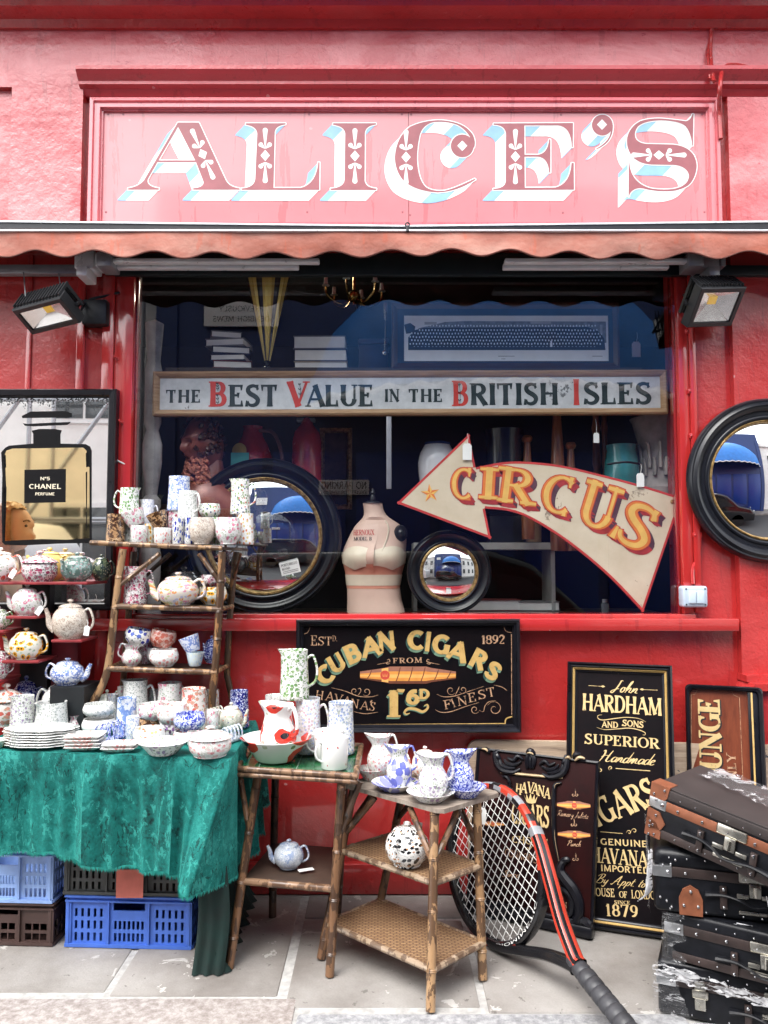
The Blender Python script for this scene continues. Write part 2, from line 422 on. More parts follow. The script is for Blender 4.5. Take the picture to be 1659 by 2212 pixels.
def ccw(p):
    a = sum(p[i][0]*p[(i+1)%len(p)][1]-p[(i+1)%len(p)][0]*p[i][1] for i in range(len(p)))
    return p if a > 0 else list(reversed(p))
STY = {'roman':dict(T=.19,t=.07,serif=True,sw=.07), 'fat':dict(T=.25,t=.08,serif=True,sw=.07), 'sans':dict(T=.17,t=.15,serif=False),
       'thin':dict(T=.10,t=.09,serif=False), 'script':dict(T=.085,t=.035), 'flare':dict(T=.19,t=.1,serif=True,sw=.0,sh=.05,waist=.35), 'circus':dict(T=.24,t=.14,serif=True,sw=.1,sh=.16,kw=.15), 'light':dict(T=.12,t=.06,serif=True,sw=.06)}
def letters(text, style, script=False, spacing=0.06, slant=0.0, wscale=1.0):
    """-> list of letters, each a list of (L, R) ribbons in units of the cap height, and the total width"""
    st = STY[style] if isinstance(style, str) else style; x = 0; res = []
    for ch in text:
        if isinstance(ch, tuple): pass
        wd, sk = glyph_strokes(ch, st, script)
        rb = []
        for pl, ws in sk:
            L, R = ribbon([V((p.x*wscale, p.y)) for p in pl], ws)
            f = lambda p: V((x + p.x + slant*p.y, p.y))
            rb.append(([f(p) for p in L], [f(p) for p in R]))
        res.append((rb, x, x+wd*wscale)); x += wd*wscale + spacing
    return res, x - spacing
def write(mb, M, text, x0, x1, y0, h, style='roman', mi=0, depth=-0.001, script=False, slant=0.0, warp=None, shadow=None, outline=None, spacing=0.06, align='fit', big=None, inner=None):
    """letters laid on a board: M maps (x, depth, z) to the world; x0..x1, y0, h in board units.
    shadow=(dx, dy, mi1, mi2, fraction); outline=(extra width, mi)"""
    st = STY[style] if isinstance(style, str) else style
    lets, W = letters(text, st, script, spacing, slant)
    sx = (x1-x0)/W if align == 'fit' else h
    if align == 'c': off = (x0+x1)/2 - W*h/2
    else: off = x0
    for ci, (rb, xa, xb) in enumerate(lets):
        if not rb: continue
        hh = h
        if big and ci in big: hh = h*big[ci]
        def tf(p):
            q = V((off + p.x*sx, y0 + p.y*hh))
            return V(warp(q.x, q.y)) if warp else q
        quads = []; sh = []
        for L, R in rb:
            L = [tf(p) for p in L]; R = [tf(p) for p in R]
            for i in range(len(L)-1):
                q = ccw([L[i], L[i+1], R[i+1], R[i]]); quads.append(q)
            if shadow:
                ring = L + list(reversed(R)); d = V((shadow[0], shadow[1]))
                for i in range(len(ring)):
                    a, b = ring[i], ring[(i+1)%len(ring)]; e = b-a
                    if e.length < 1e-7: continue
                    dark = abs(e.normalized().dot(d.normalized())) if False else (abs(e.y) > abs(e.x)*0.9)
                    sh.append((ccw([a, b, b+d, a+d]), dark))
        def lay(polys, dep, mis):
            vs, fs, src = union(polys)
            o = len(mb.v)
            mb.v += [M @ V((p.x, dep, p.y)) for p in vs]
            for f, s_ in zip(fs, src): mb.f.append(tuple(o+i for i in f)); mb.m.append(mis[s_]); mb.sm.append(False)
        if shadow and sh:
            sh = sorted(sh, key=lambda q: q[1]); lay([q for q, _ in sh], depth*0.4, [shadow[3] if dk else shadow[2] for _, dk in sh])
        if outline:
            oq = []
            for L, R in rb:
                Lw = [tf(p) for p in L]; Rw = [tf(p) for p in R]
                c = [(a+b)/2 for a, b in zip(Lw, Rw)]; ww = [(a-b).length + 2*outline[0] for a, b in zip(Lw, Rw)]
                if len(c) > 1:
                    d0 = (c[0]-c[1]); d1 = (c[-1]-c[-2])
                    if d0.length > 1e-6: c[0] = c[0] + d0.normalized()*outline[0]
                    if d1.length > 1e-6: c[-1] = c[-1] + d1.normalized()*outline[0]
                L2, R2 = ribbon(c, ww)
                for i in range(len(L2)-1): oq.append(ccw([L2[i], L2[i+1], R2[i+1], R2[i]]))
            lay(oq, depth*0.7, [outline[1]]*len(oq))
        lay(quads, depth, [mi]*len(quads))
        if inner:
            iq = []
            for L, R in rb:
                Lw = [tf(p) for p in L]; Rw = [tf(p) for p in R]; n = len(Lw)
                if (Lw[n//2]-Rw[n//2]).length < inner[2]: continue
                c = [(a+b)/2 for a, b in zip(Lw, Rw)]; hw = [(a-b)*inner[0]/2 for a, b in zip(Lw, Rw)]
                for i in range(n-1): iq.append(ccw([c[i]+hw[i], c[i+1]+hw[i+1], c[i+1]-hw[i+1], c[i]-hw[i]]))
            lay(iq, depth*1.2, [inner[1]]*len(iq))
def flat(mb, M, poly, depth, mi=0):
    tr = tessellate_polygon([[V((p[0], p[1], 0)) for p in poly]])
    o = len(mb.v); mb.v += [M @ V((p[0], depth, p[1])) for p in poly]
    for t in tr: mb.f.append(tuple(o+i for i in t)); mb.m.append(mi); mb.sm.append(False)
def line(mb, M, pts, wd, depth, mi=0, smooth=0, taper=False):
    pts = [V((p[0], p[1], 0)) for p in pts]
    if smooth: pts = catmull(pts, smooth)
    pts = [V((p.x, p.y)) for p in pts]; n = len(pts)
    ws = [wd*(sin(pi*(i+.6)/(n+.2))*.8+.2) if taper else wd for i in range(n)]
    L, R = ribbon(pts, ws); q = [ccw([L[i], L[i+1], R[i+1], R[i]]) for i in range(n-1)]
    vs, fs, src = union(q); o = len(mb.v)
    mb.v += [M @ V((p.x, depth, p.y)) for p in vs]
    for f in fs: mb.f.append(tuple(o+i for i in f)); mb.m.append(mi); mb.sm.append(False)
# ---------------------------------------------------------------- materials of the place
def red_paint(name, col, rough=0.3, lump=0.35, patch=None, coat=0.9):
    t = NT(name)
    big = t.noise(1.6, 5, 0.6); mid = t.noise(9, 5, 0.6); fine = t.noise(70, 3)
    c = t.ramp(big, [(0.25, tuple(x*0.86 for x in col)), (0.75, tuple(min(1, x*1.1) for x in col))])
    sc = t.noise(4.5, 6, 0.7, dist=0.8)
    c = t.mix(t.math('MULTIPLY', t.math('GREATER_THAN', sc, 0.70), 0.25), c, (0.62, 0.16, 0.17))
    chip = t.voro(9, t.mapr(t.co(), (1, 1, 1.2))); cs_ = t.n('ShaderNodeSeparateColor'); t.l(chip.outputs['Color'], cs_.inputs[0])
    cm = t.math('MULTIPLY', t.math('LESS_THAN', t.math('ADD', chip.outputs['Distance'], t.math('MULTIPLY', t.noise(60, 4), .12)), .135), t.math('GREATER_THAN', cs_.outputs[0], .86))
    c = t.mix(t.math('MULTIPLY', cm, .75), c, (0.60, 0.30, 0.29))
    gr = t.math('MULTIPLY', t.math('GREATER_THAN', t.noise(3.2, 6, .7, t.mapr(t.co(), (5, 5, .5)), .3), .60), .28); c = t.mix(gr, c, (0.16, 0.008, 0.012))
    if patch:
        pn = t.noise(1.3, 6, 0.62, t.mapr(t.co(), (1, 1, 1.6)), 0.9); pf = t.n('ShaderNodeMapRange'); t.l(pn, pf.inputs[0]); pf.inputs[1].default_value = .44; pf.inputs[2].default_value = .60
        c = t.mix(pf.outputs[0], c, patch)
        sm = t.math('MULTIPLY', t.math('GREATER_THAN', t.noise(5, 6, .75, t.mapr(t.co(), (1, 1, 3)), 1.5), .66), .6); c = t.mix(sm, c, (.36, .012, .03))
    h = t.math('ADD', t.math('MULTIPLY', mid, 1.0), t.math('MULTIPLY', fine, 0.12))
    ck = t.voro(2.3, t.mapr(t.co(), (1, 1, 1.4)), 'DISTANCE_TO_EDGE')
    crk = t.math('MULTIPLY', t.math('LESS_THAN', ck.outputs['Distance'], 0.006), t.math('GREATER_THAN', t.noise(1.1, 2), 0.56))
    h = t.math('SUBTRACT', h, t.math('MULTIPLY', crk, 0.6))
    t.bump(h, lump, 0.02)
    r = t.math('ADD', t.math('MULTIPLY', mid, 0.2), rough-0.1)
    return t.done(c, r, 0, 0.5, coat)
RED = red_paint('old red gloss paint', (0.44, 0.027, 0.026), 0.30, 0.5)
REDT = red_paint('red gloss paint on timber', (0.44, 0.026, 0.025), 0.22, 0.12)
GLARE = red_paint('patchy red paint with sky glare', (0.54, 0.095, 0.105), 0.30, 0.65, (0.66, 0.205, 0.21), 0.35)  # pinker copy of the wall red: sky glare put into the colour, patches real
PINK = red_paint('faded red sign paint', (0.68, 0.20, 0.215), 0.4, 0.05)
PINKF = red_paint('faded red frame paint', (0.66, 0.165, 0.185), 0.28, 0.06)
BLACK = plain('black paint', (0.012, 0.013, 0.017), 0.4, var=0.3)
SATIN = plain('satin black wood', (0.006, 0.006, 0.009), 0.30, spec=.3, coat=0.08, var=0.3)
WHITEP = plain('white paint', (0.82, 0.82, 0.80), 0.4, var=0.04)
WHITEM = plain('white metal', (0.75, 0.76, 0.78), 0.3, 0.2, var=0.08)
GREYM = plain('grey metal', (0.32, 0.33, 0.35), 0.35, 0.5)
STEEL = plain('bright steel', (0.72, 0.72, 0.70), 0.25, 1.0)
DKGREEN = plain('dark green black timber', (0.008, 0.014, 0.016), 0.45)
def glass_mat():
    t = NT('window glass'); t.t.nodes.remove(t.b)
    o = t.t.nodes['Material Output']
    lw = t.n('ShaderNodeLayerWeight'); lw.inputs['Blend'].default_value = 0.5
    class F_: pass
    f = F_(); f.outputs = [t.math('ADD', 0.085, t.math('MULTIPLY', t.math('POWER', lw.outputs['Facing'], 5.0), 0.9))]
    tr = t.n('ShaderNodeBsdfTransparent'); gl = t.n('ShaderNodeBsdfGlossy'); gl.inputs['Roughness'].default_value = 0.0
    tr.inputs['Color'].default_value = (0.86, 0.88, 0.88, 1)
    mx = t.n('ShaderNodeMixShader'); t.l(f.outputs[0], mx.inputs[0]); t.l(tr.outputs[0], mx.inputs[1]); t.l(gl.outputs[0], mx.inputs[2])
    t.l(mx.outputs[0], o.inputs['Surface']); return t.m
GLASS = glass_mat()
# ---------------------------------------------------------------- ground
def stone_mat():
    t = NT('york stone paving')
    v = t.co(); big = t.noise(2.2, 5, 0.6); mid = t.noise(11, 5, 0.65); fine = t.noise(120, 3)
    c = t.ramp(big, [(0.28, (0.15, 0.13, 0.117)), (0.5, (0.265, 0.245, 0.228)), (0.72, (0.38, 0.36, 0.34))])
    c = t.mix(t.math('MULTIPLY', t.math('GREATER_THAN', t.noise(6, 5, 0.7, dist=0.6), 0.635), 0.6), c, (0.60, 0.58, 0.55))
    c = t.mix(t.math('MULTIPLY', t.math('GREATER_THAN', t.noise(26, 4, 0.6), 0.68), 0.7), c, (0.10, 0.09, 0.08))
    c = t.mix(t.math('MULTIPLY', fine, 0.30), c, (0.09, 0.08, 0.07))
    t.bump(t.math('ADD', mid, t.math('MULTIPLY', fine, 0.25)), 0.35, 0.012)
    return t.done(c, t.math('ADD', t.math('MULTIPLY', mid, 0.3), 0.5))
STONE = stone_mat()
MORTAR = plain('pale mortar', (0.38, 0.37, 0.355), 0.9, var=0.25, scale=30, bump=0.5)
def kerb_mat(name, a, b):
    t = NT(name); f = t.noise(38, 5, 0.75)
    c = t.ramp(f, [(0.35, a), (0.5, tuple((x+y)/2 for x, y in zip(a, b))), (0.62, b)])
    t.bump(f, 0.4, 0.006); return t.done(c, 0.75)
KPINK = kerb_mat('pink granite', (0.24, 0.20, 0.182), (0.46, 0.42, 0.40)); KGREY = kerb_mat('grey granite', (0.20, 0.20, 0.21), (0.42, 0.42, 0.43))
ASPH = plain('asphalt', (0.055, 0.055, 0.058), 0.85, var=0.3, scale=60, bump=0.5, bscale=200)
mb = MB(); mb.box((-40, -40, -0.3), (40, -1.40, -0.10)); mb.box((-40, -1.40, -0.3), (40, 20, -0.16)); obj('road', mb, ASPH, kind='structure')
# paving: mortar bed, then one slab per stone inside a single pavement mesh
mb = MB(); mb.box((-12, -1.16, -0.16), (12, 0.02, -0.006))
pav = [(-4.0,-2.6,-.90,-.40),(-2.57,-.985,-.86,-.05),(-.955,-.375,-.885,-.05),(-.335,.325,-.955,-.30),(.355,1.30,-.99,-.30),(1.33,2.5,-1.02,-.05),(2.53,4,-1.02,-.05),(-.335,.42,-.275,-.05),(.45,1.3,-.275,-.05),(-4.0,-2.6,-.37,-.05)]
sl_ = MB()
for (x0,x1,y0,y1) in pav:
    r = random.uniform(-.002,.002)
    sk = 0.03
    sl_.bbox((x0-.003,y0-.003,-.05),(x1+.003,y1+.003,0.0+r),0.008, 0, Matrix(((1,-sk*1.2,0,0),(0,1,0,0),(0,0,1,0),(0,0,0,1))) if False else None)
pv = obj('pavement', mb, MORTAR, kind='structure')
obj('paving_stones', sl_, STONE, kind='structure')
mb = MB()
mb.bbox((-4.0,-1.40,-.2),(-0.30,-.905,0.002),0.012,0)
mb.bbox((-.29,-1.40,-.2),(1.0,-1.0,0.002),0.012,1); mb.bbox((1.01,-1.40,-.2),(4.0,-1.05,0.002),0.012,1)
obj('kerb', mb, [KPINK, KGREY], kind='structure')
# ---------------------------------------------------------------- the shop front: one building
XL, XR, ZB, ZT = -1.20, 1.405, 1.264, 2.98          # window opening
shop = empty('shop_building', (0,0,0), 'red painted shop front with moulded cornice and one large window', 'building')
mb = MB()
mb.box((-6,0,0),(-1.29,.3,3.80)); mb.box((1.455,0,0),(6,.3,3.80))              # piers
mb.box((-1.29,0,0),(1.455,.3,ZB-.02)); mb.box((-1.29,.0,ZT+.02),(1.455,.3,3.80))
mb.box((-6,-.05,3.80),(6,.3,4.13)); mb.box((-6,0.0,4.13),(6,.3,5.0))            # frieze and wall above
mb.box((-1.80,-.05,2.99),(-1.455,0,3.797)); mb.box((-6,-.02,3.797),(-1.455,0,3.80))
mb.box((-6,-.05,2.99),(-2.4,0,3.797))
obj('wall', mb, RED, shop)
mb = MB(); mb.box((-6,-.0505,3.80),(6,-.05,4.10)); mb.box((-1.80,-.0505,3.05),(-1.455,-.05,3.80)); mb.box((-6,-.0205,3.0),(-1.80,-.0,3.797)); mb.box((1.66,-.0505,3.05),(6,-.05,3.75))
obj('glare_frieze', mb, GLARE, shop)
mb = MB()
mb.box((1.655,-.045,.99),(6,0,3.0)); mb.box((1.66,-.05,3.0),(6,0,3.75))          # right hand pilaster
obj('pilaster', mb, RED, shop)
mb = MB(); mb.bbox((1.66,-.13,0),(6,0,.93),.006)
mb.prism([(1.64,.93),(6,.93),(6,.96),(1.66,.96)], -.16, 0); mb.prism([(1.65,.96),(6,.96),(6,.99),(1.65,.99)], -.10, 0)
obj('pedestal', mb, RED, shop)
for x0, x1, d in ((-1.465,-1.43,.035),(-1.715,-1.69,.012),(-1.345,-1.29,.03),(1.455,1.485,.03)):
    mb = MB(); mb.bbox((x0,-d,0.15 if x0 < 0 else 1.27),(x1,0,2.985),.005); obj('batten', mb, REDT, shop)
mb = MB()
mb.bbox((-1.29,-.015,ZB-.02),(XL,.11,ZT),.006); mb.bbox((XR,-.015,ZB-.02),(1.455,.11,ZT),.006)
mb.bbox((XL,-.012,ZT-.06),(XR,.11,ZT),.006); mb.bbox((XL-.0,-.03,ZB-.045),(XR+.05,.115,ZB),.006)
mb.bbox((XR-.012,.022,ZB),(XR-.001,.045,ZT-.06),.002); mb.bbox((XL+.001,.022,ZB),(XL+.012,.045,ZT-.06),.002)
obj('window_frame', mb, REDT, shop)
mb = MB(); mb.bbox((-1.38,-.075,1.188),(1.635,0.0,1.246),.006)
obj('window_sill', mb, REDT, shop)
mb = MB(); mb.add([(XL,.016,ZB),(XR,.016,ZB),(XR,.016,ZT-.06),(XL,.016,ZT-.06)], [(0,1,2,3)])
obj('window_pane', mb, GLASS, shop, fix=False)
mb = MB(); mb.bbox((-6,-.05,0),(1.6,0.0,.135),.008); obj('plinth', mb, RED, shop)
mb = MB(); mb.bbox((-1.33,-.035,2.875),(1.50,-.001,2.985),.006)
obj('shutter_box', mb, DKGREEN, shop)
# moulding over the name board, returned at its left end
prof = [(0,3.80),(-.05,3.80),(-.085,3.842),(-.11,3.86),(-.11,3.883),(-.088,3.90),(-.06,3.915),(-.05,3.93)]
def run(mb, prof, x0, x1, mi=0):
    n = len(prof); vs = [(x0,)+p for p in prof] + [(x1,)+p for p in prof]
    fs = [(i, i+1, n+i+1, n+i) for i in range(n-1)]
    mb.add(vs, fs, mi); mb.add([(x0,)+p for p in prof], [tuple(range(n))], mi); mb.add([(x1,)+p for p in prof], [tuple(reversed(range(n)))], mi)
mb = MB(); run(mb, [(0,3.765),(-.03,3.765),(-.05,3.79),(-.075,3.80),(-.075,3.815),(-.10,3.835),(-.115,3.85),(-.115,3.868),(-.085,3.885),(-.06,3.90),(-.045,3.91)], -1.47, 6)
obj('moulding', mb, red_paint('red moulding paint', (0.50, 0.045, 0.055), 0.35, 0.4, None, 0.35), shop)
mb = MB(); run(mb, [(0,4.085),(-.07,4.085),(-.09,4.115),(-.17,4.125),(-.19,4.165),(-.29,4.175),(-.31,4.215),(-.36,4.235),(-.38,4.30),(-.44,4.32),(-.44,4.45),(0.02,4.55)], -6, 6)
obj('cornice', mb, RED, shop)
# the room behind the window
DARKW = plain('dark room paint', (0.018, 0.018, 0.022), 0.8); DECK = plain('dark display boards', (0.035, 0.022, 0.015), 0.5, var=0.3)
mb = MB()
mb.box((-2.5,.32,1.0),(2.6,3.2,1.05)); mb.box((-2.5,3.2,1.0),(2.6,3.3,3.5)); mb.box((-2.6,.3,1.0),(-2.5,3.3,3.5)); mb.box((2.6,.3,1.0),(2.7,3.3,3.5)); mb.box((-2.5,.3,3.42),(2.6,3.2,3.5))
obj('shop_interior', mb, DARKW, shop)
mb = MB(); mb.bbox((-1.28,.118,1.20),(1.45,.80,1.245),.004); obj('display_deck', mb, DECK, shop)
# ---------------------------------------------------------------- name board with its painted letters
MAROON = plain('dark maroon sign paint', (0.34, 0.105, 0.118), 0.4, var=0.1)
SWHITE = plain('white sign paint', (0.85, 0.85, 0.82), 0.4, var=0.03); SBLUE = plain('pale blue sign paint', (0.27, 0.49, 0.70), 0.4, var=0.1)
sign = empty('name_board', (0.1,-.02,3.13), 'long faded red board with ornate white shaded shop lettering above the awning', 'shop sign')
SX0, SX1, SZ0, SZ1 = -1.424, 1.622, 3.075, 3.752
mb = MB(); mb.box((SX0+.05,-.022,SZ0+.05),(SX1-.05,-.001,SZ1-.05)); obj('board', mb, PINK, sign)
mb = MB()
mb.box((0.118,-.0228,SZ0+.06),(.1205,-.0215,SZ1-.06))
obj('board_joint', mb, plain('dark gap', (0.09,.02,.02), .8), sign)
mb = MB()
def rectframe(mb, x0, x1, z0, z1, steps, mi=0, M=None):
    """mitred frame: steps = [(inset, y)] from the outside in"""
    rings = [[(x0+i,y,z0+i),(x1-i,y,z0+i),(x1-i,y,z1-i),(x0+i,y,z1-i)] for i, y in steps]
    vs = [V(p) for r in rings for p in r]
    if M is not None: vs = [M @ p for p in vs]
    fs = [(k*4+j, k*4+(j+1)%4, k*4+4+(j+1)%4, k*4+4+j) for k in range(len(rings)-1) for j in range(4)]
    mb.add(vs, fs, mi)
rectframe(mb, SX0, SX1, SZ0, SZ1, [(0,0.0),(0,-.045),(.018,-.05),(.022,-.038),(.034,-.038),(.038,-.052),(.052,-.052),(.056,-.034),(.062,-.034),(.062,-.020)])
obj('frame', mb, PINKF, sign)
ZC1 = (360,360,.5425); ZC2 = (1230,360,.4039); ZC3 = (1860,360,.27125)
def zp(z, x, y):
    p = P((z[0]+x*z[2])*.66364, (z[1]+y*z[2])*.66364, -.024); return V((p.x, p.z))
def path(s):
    toks = s.replace(',', ' ').split(); i = 0; pts = []; cmd = None
    while i < len(toks):
        if toks[i] in 'MLQZ': cmd = toks[i]; i += 1
        if cmd == 'Z' or i >= len(toks): break
        if cmd in 'ML':
            p = (float(toks[i]), float(toks[i+1])); i += 2
            if pts and cmd == 'L':
                q = pts[-1]; n = max(1, int(math.hypot(p[0]-q[0], p[1]-q[1])/45))
                pts += [(q[0]+(p[0]-q[0])*k/n, q[1]+(p[1]-q[1])*k/n) for k in range(1, n+1)]
            else: pts.append(p)
        else:
            c = (float(toks[i]), float(toks[i+1])); p = (float(toks[i+2]), float(toks[i+3])); i += 4; q = pts[-1]
            for k in range(1, 9):
                t = k/8; pts.append(((1-t)**2*q[0]+2*t*(1-t)*c[0]+t*t*p[0], (1-t)**2*q[1]+2*t*(1-t)*c[1]+t*t*p[1]))
    if math.hypot(pts[0][0]-pts[-1][0], pts[0][1]-pts[-1][1]) < 1: pts.pop()
    return pts
def circ(cx, cy, r, n=32): return [(cx+r*cos(2*pi*i/n), cy+r*sin(2*pi*i/n)) for i in range(n)]
ALI = [
 (ZC1, [path("M 405,72 L 530,72 L 692,420 Q 715,460 775,466 L 775,475 L 495,475 L 495,466 Q 560,462 558,428 L 513,310 L 281,310 L 222,415 Q 215,455 290,466 L 290,475 L 105,475 L 105,466 Q 165,458 200,420 L 400,78 Z")],
   [path("M 405,98 L 508,299 L 288,299 Z")], [(553,262,-24,1)], [(95,470,170,480),(490,470,560,480),(280,305,330,312),(280,70,400,200),(513,305,535,390)]),
 (ZC1, [path("M 812,76 L 1050,76 L 1050,84 Q 990,90 985,130 L 978,464 L 1140,464 Q 1235,440 1246,310 L 1254,310 L 1252,476 L 788,476 L 788,467 Q 862,462 868,410 L 880,140 Q 878,95 812,86 Z")], [], [(928,270,0,1)],
   [(780,470,850,480),(800,70,885,112),(985,80,1056,130),(1225,305,1256,400)]),
 (ZC1, [path("M 1335,76 L 1592,76 L 1592,84 Q 1530,92 1526,135 L 1524,420 Q 1530,462 1594,468 L 1594,477 L 1320,477 L 1320,468 Q 1400,462 1404,415 L 1408,140 Q 1405,95 1335,86 Z")], [], [(1466,273,0,1)],
   [(1315,470,1385,480),(1325,70,1410,115),(1525,80,1600,132)]),
 (ZC2, [path("M 788,556 Q 640,655 480,660 Q 300,650 205,565 Q 135,480 137,370 Q 150,210 260,130 Q 380,75 510,78 Q 700,90 765,195 Q 792,250 775,300 L 762,290 Q 755,180 640,115 Q 540,80 440,95 Q 355,120 335,210 Q 315,300 316,400 Q 325,560 385,615 Q 440,655 540,645 Q 640,620 780,548 Z"), circ(680,285,92)], [], [(227,376,0,1.34)],
   [(450,600,620,680),(350,80,470,135),(620,90,765,230),(660,360,780,400),(190,100,270,200)]),
 (ZC2, [path("M 932,104 L 1572,100 L 1570,296 L 1562,296 Q 1558,130 1450,120 L 1180,120 L 1182,356 L 1290,356 Q 1370,345 1380,232 L 1390,232 L 1390,500 L 1380,500 Q 1372,380 1290,372 L 1182,372 L 1184,622 L 1430,620 Q 1550,590 1560,422 L 1578,422 L 1580,638 L 930,640 L 930,630 Q 1025,628 1030,570 L 1032,190 Q 1028,118 932,114 Z")], [], [(1108,372,0,1.34)],
   [(920,630,1000,645),(925,100,1035,180),(1180,112,1310,125),(1180,365,1270,380),(1350,230,1384,320),(1530,420,1566,520),(1555,285,1575,300),(1376,490,1392,502)]),
 (ZC3, [circ(370,175,125), path("M 497,170 Q 502,300 430,380 Q 370,440 300,466 L 296,456 Q 380,415 430,350 Q 470,295 475,230 Z")], [], [],
   [(250,80,330,140),(330,270,480,310),(280,440,320,470)]),
 (ZC3, [path("M 1464,40 L 1456,422 L 1446,420 Q 1440,280 1370,190 Q 1300,125 1080,118 Q 880,120 800,190 Q 750,250 765,320 Q 790,390 900,400 L 1220,408 Q 1400,425 1470,540 Q 1510,620 1500,700 Q 1480,830 1400,900 Q 1300,965 1140,970 Q 1000,970 860,935 Q 760,920 710,985 Q 692,1010 692,1032 L 684,1032 L 686,628 L 696,628 Q 700,720 750,800 Q 820,900 960,935 Q 1100,955 1220,940 Q 1340,920 1390,850 Q 1425,780 1390,730 Q 1340,660 1220,652 L 960,648 Q 800,640 720,540 Q 650,440 670,320 Q 700,190 830,125 Q 960,85 1120,98 Q 1280,115 1370,128 Q 1430,120 1452,40 Z")], [], [(1048,535,90,2.0)],
   [(760,110,1010,330),(870,640,1230,665),(700,920,900,990),(680,620,700,700),(690,120,790,230)]),
]
mb = MB(); LM = Matrix.Identity(4)
def lay2(mb, polys, dep, mis):
    vs, fs, src = union([ccw(p) for p in polys]); o = len(mb.v)
    mb.v += [V((p.x, dep, p.y)) for p in vs]
    for f, s_ in zip(fs, src): mb.f.append(tuple(o+i for i in f)); mb.m.append(mis[s_]); mb.sm.append(False)
def tear(a, b, r0, r1, n=10):
    a = V(a); b = V(b); d = (b-a).normalized(); nn = V((-d.y, d.x)); pts = [a-nn*r0, a+nn*r0]
    e = b - d*r1
    L = [e + nn*r1*cos(t) + d*r1*sin(t) for t in [pi*i/n for i in range(n+1)]]
    return [(p.x, p.y) for p in [a+nn*r0] + L + [a-nn*r0]]
def ornament(cx, cy, ang, k):
    a = radians(ang); R = lambda x, y: (cx + k*(x*cos(a) - y*sin(a)), cy + k*(x*sin(a) + y*cos(a)))
    res = [[R(0,-33), R(28,0), R(0,33), R(-28,0)]]
    for sgn in (-1, 1):
        for poly in (tear((0,sgn*40), (0,sgn*166), 1.2, 15), tear((3,sgn*42), (36,sgn*74), 1.5, 14), tear((-3,sgn*42), (-36,sgn*74), 1.5, 14)):
            res.append([R(*p) for p in poly])
    return res
for (zc, polys, holes, orn, blues) in ALI:
    k = .5425/zc[2]; d = (-63*k, 65*k)
    sh = []; mis = []
    for ring in polys + holes:
        for i in range(len(ring)):
            a, b = ring[i], ring[(i+1)%len(ring)]
            mx, my = (a[0]+b[0])/2, (a[1]+b[1])/2
            bl = any(x0 <= mx <= x1 and y0 <= my <= y1 for x0,y0,x1,y1 in blues)
            sh.append(([zp(zc,*a), zp(zc,*b), zp(zc,b[0]+d[0],b[1]+d[1]), zp(zc,a[0]+d[0],a[1]+d[1])], bl))
    sh.sort(key=lambda q: not q[1])
    lay2(mb, [q for q, _ in sh], -.0235, [2 if bl else 1 for _, bl in sh])
    # white line round every letter, then the maroon face with its counters, then the ornaments
    ol = []
    for ring in polys + holes:
        pr = [zp(zc,*p) for p in ring]
        for i in range(len(pr)):
            a, b = pr[i], pr[(i+1)%len(pr)]; e = (b-a)
            if e.length < 1e-6: continue
            e.normalize(); n_ = V((-e.y, e.x))*.0048; e = e*.002
            ol.append([a-e+n_, b+e+n_, b+e-n_, a-e-n_])
    lay2(mb, ol, -.0245, [1]*len(ol))
    if holes:
        loops = [[V((*zp(zc,*p), 0)) for p in polys[0]], [V((*zp(zc,*p), 0)) for p in holes[0]]]
        tr = tessellate_polygon(loops); al = loops[0]+loops[1]; o = len(mb.v)
        mb.v += [V((p.x,-.0252,p.y)) for p in al]
        for t in tr: mb.f.append(tuple(o+i for i in t)); mb.m.append(0); mb.sm.append(False)
    else: lay2(mb, [[zp(zc,*p) for p in ring] for ring in polys], -.0252, [0]*len(polys))
    for (cx,cy,an,k2) in orn: lay2(mb, [[zp(zc,*p) for p in q] for q in ornament(cx,cy,an,k2)], -.0258, [1]*9)
for zc, cx, cy, r in ((ZC2,680,285,40),(ZC3,366,170,60)): lay2(mb, [[zp(zc,*p) for p in ((cx,cy-r*1.05),(cx+r,cy),(cx,cy+r*1.05),(cx-r,cy))]], -.0258, [1])
obj('lettering', mb, [MAROON, SWHITE, SBLUE], sign, fix=False)
NAILS = []
for u, v in ((352,372),(401,372),(1006,372),(1308,372),(1338,372),(1826,373),(2285,373),(345,690),(1000,690),(1310,690),(1335,700),(1832,692),(2293,690),(2195,374)):
    p = P(u*.66364, v*.66364, -.022); NAILS.append(V((p.x-.1,-.0015,p.z-3.13)))
each('nail', lambda: MB().ball((0,0,0), .006, 0, 6, (1,.5,1)), NAILS, MAROON, sign)
# ---------------------------------------------------------------- awning, wound in
awn = empty('awning', (0,-.2,2.85), 'rolled up coral awning with scalloped valance across the shop front', 'awning')
t = NT('faded coral canvas'); f = t.noise(3.0, 5, 0.65, t.mapr(t.co(), (1,1,2.5))); g = t.noise(26, 4, 0.6, t.mapr(t.co(), (1,1,.15)))
c = t.ramp(f, [(0.3, (0.33,.095,.06)), (0.5, (0.40,.155,.115)), (0.72, (0.48,.26,.205))])
c = t.mix(t.math('MULTIPLY', t.math('GREATER_THAN', g, 0.62), .35), c, (0.50,.11,.06)); t.bump(t.noise(7,4,0.6), 0.6, 0.02)
CORAL = t.done(c, 0.75, spec=.3)
PIPING = plain('dark piping', (0.11,.03,.02), .8)
NX = 460; xa, xb = -2.75, 2.75; mb = MB(); pip = []; L0 = []; 
for i in range(NX+1):
    x = xa+(xb-xa)*i/NX; ph = 2*pi*(x+.035)/.263
    zb = 2.868 + .016*sin(ph) + .005*sin(x*3+1)
    row = [(x, -.318+.003*sin(x*9), 2.978), (x, -.322-.006*sin(x*5+1)-.003*sin(x*23), 2.925), (x, -.315-.010*sin(x*4)+.004*cos(ph), zb)]
    L0.append(row); pip.append(row[2])
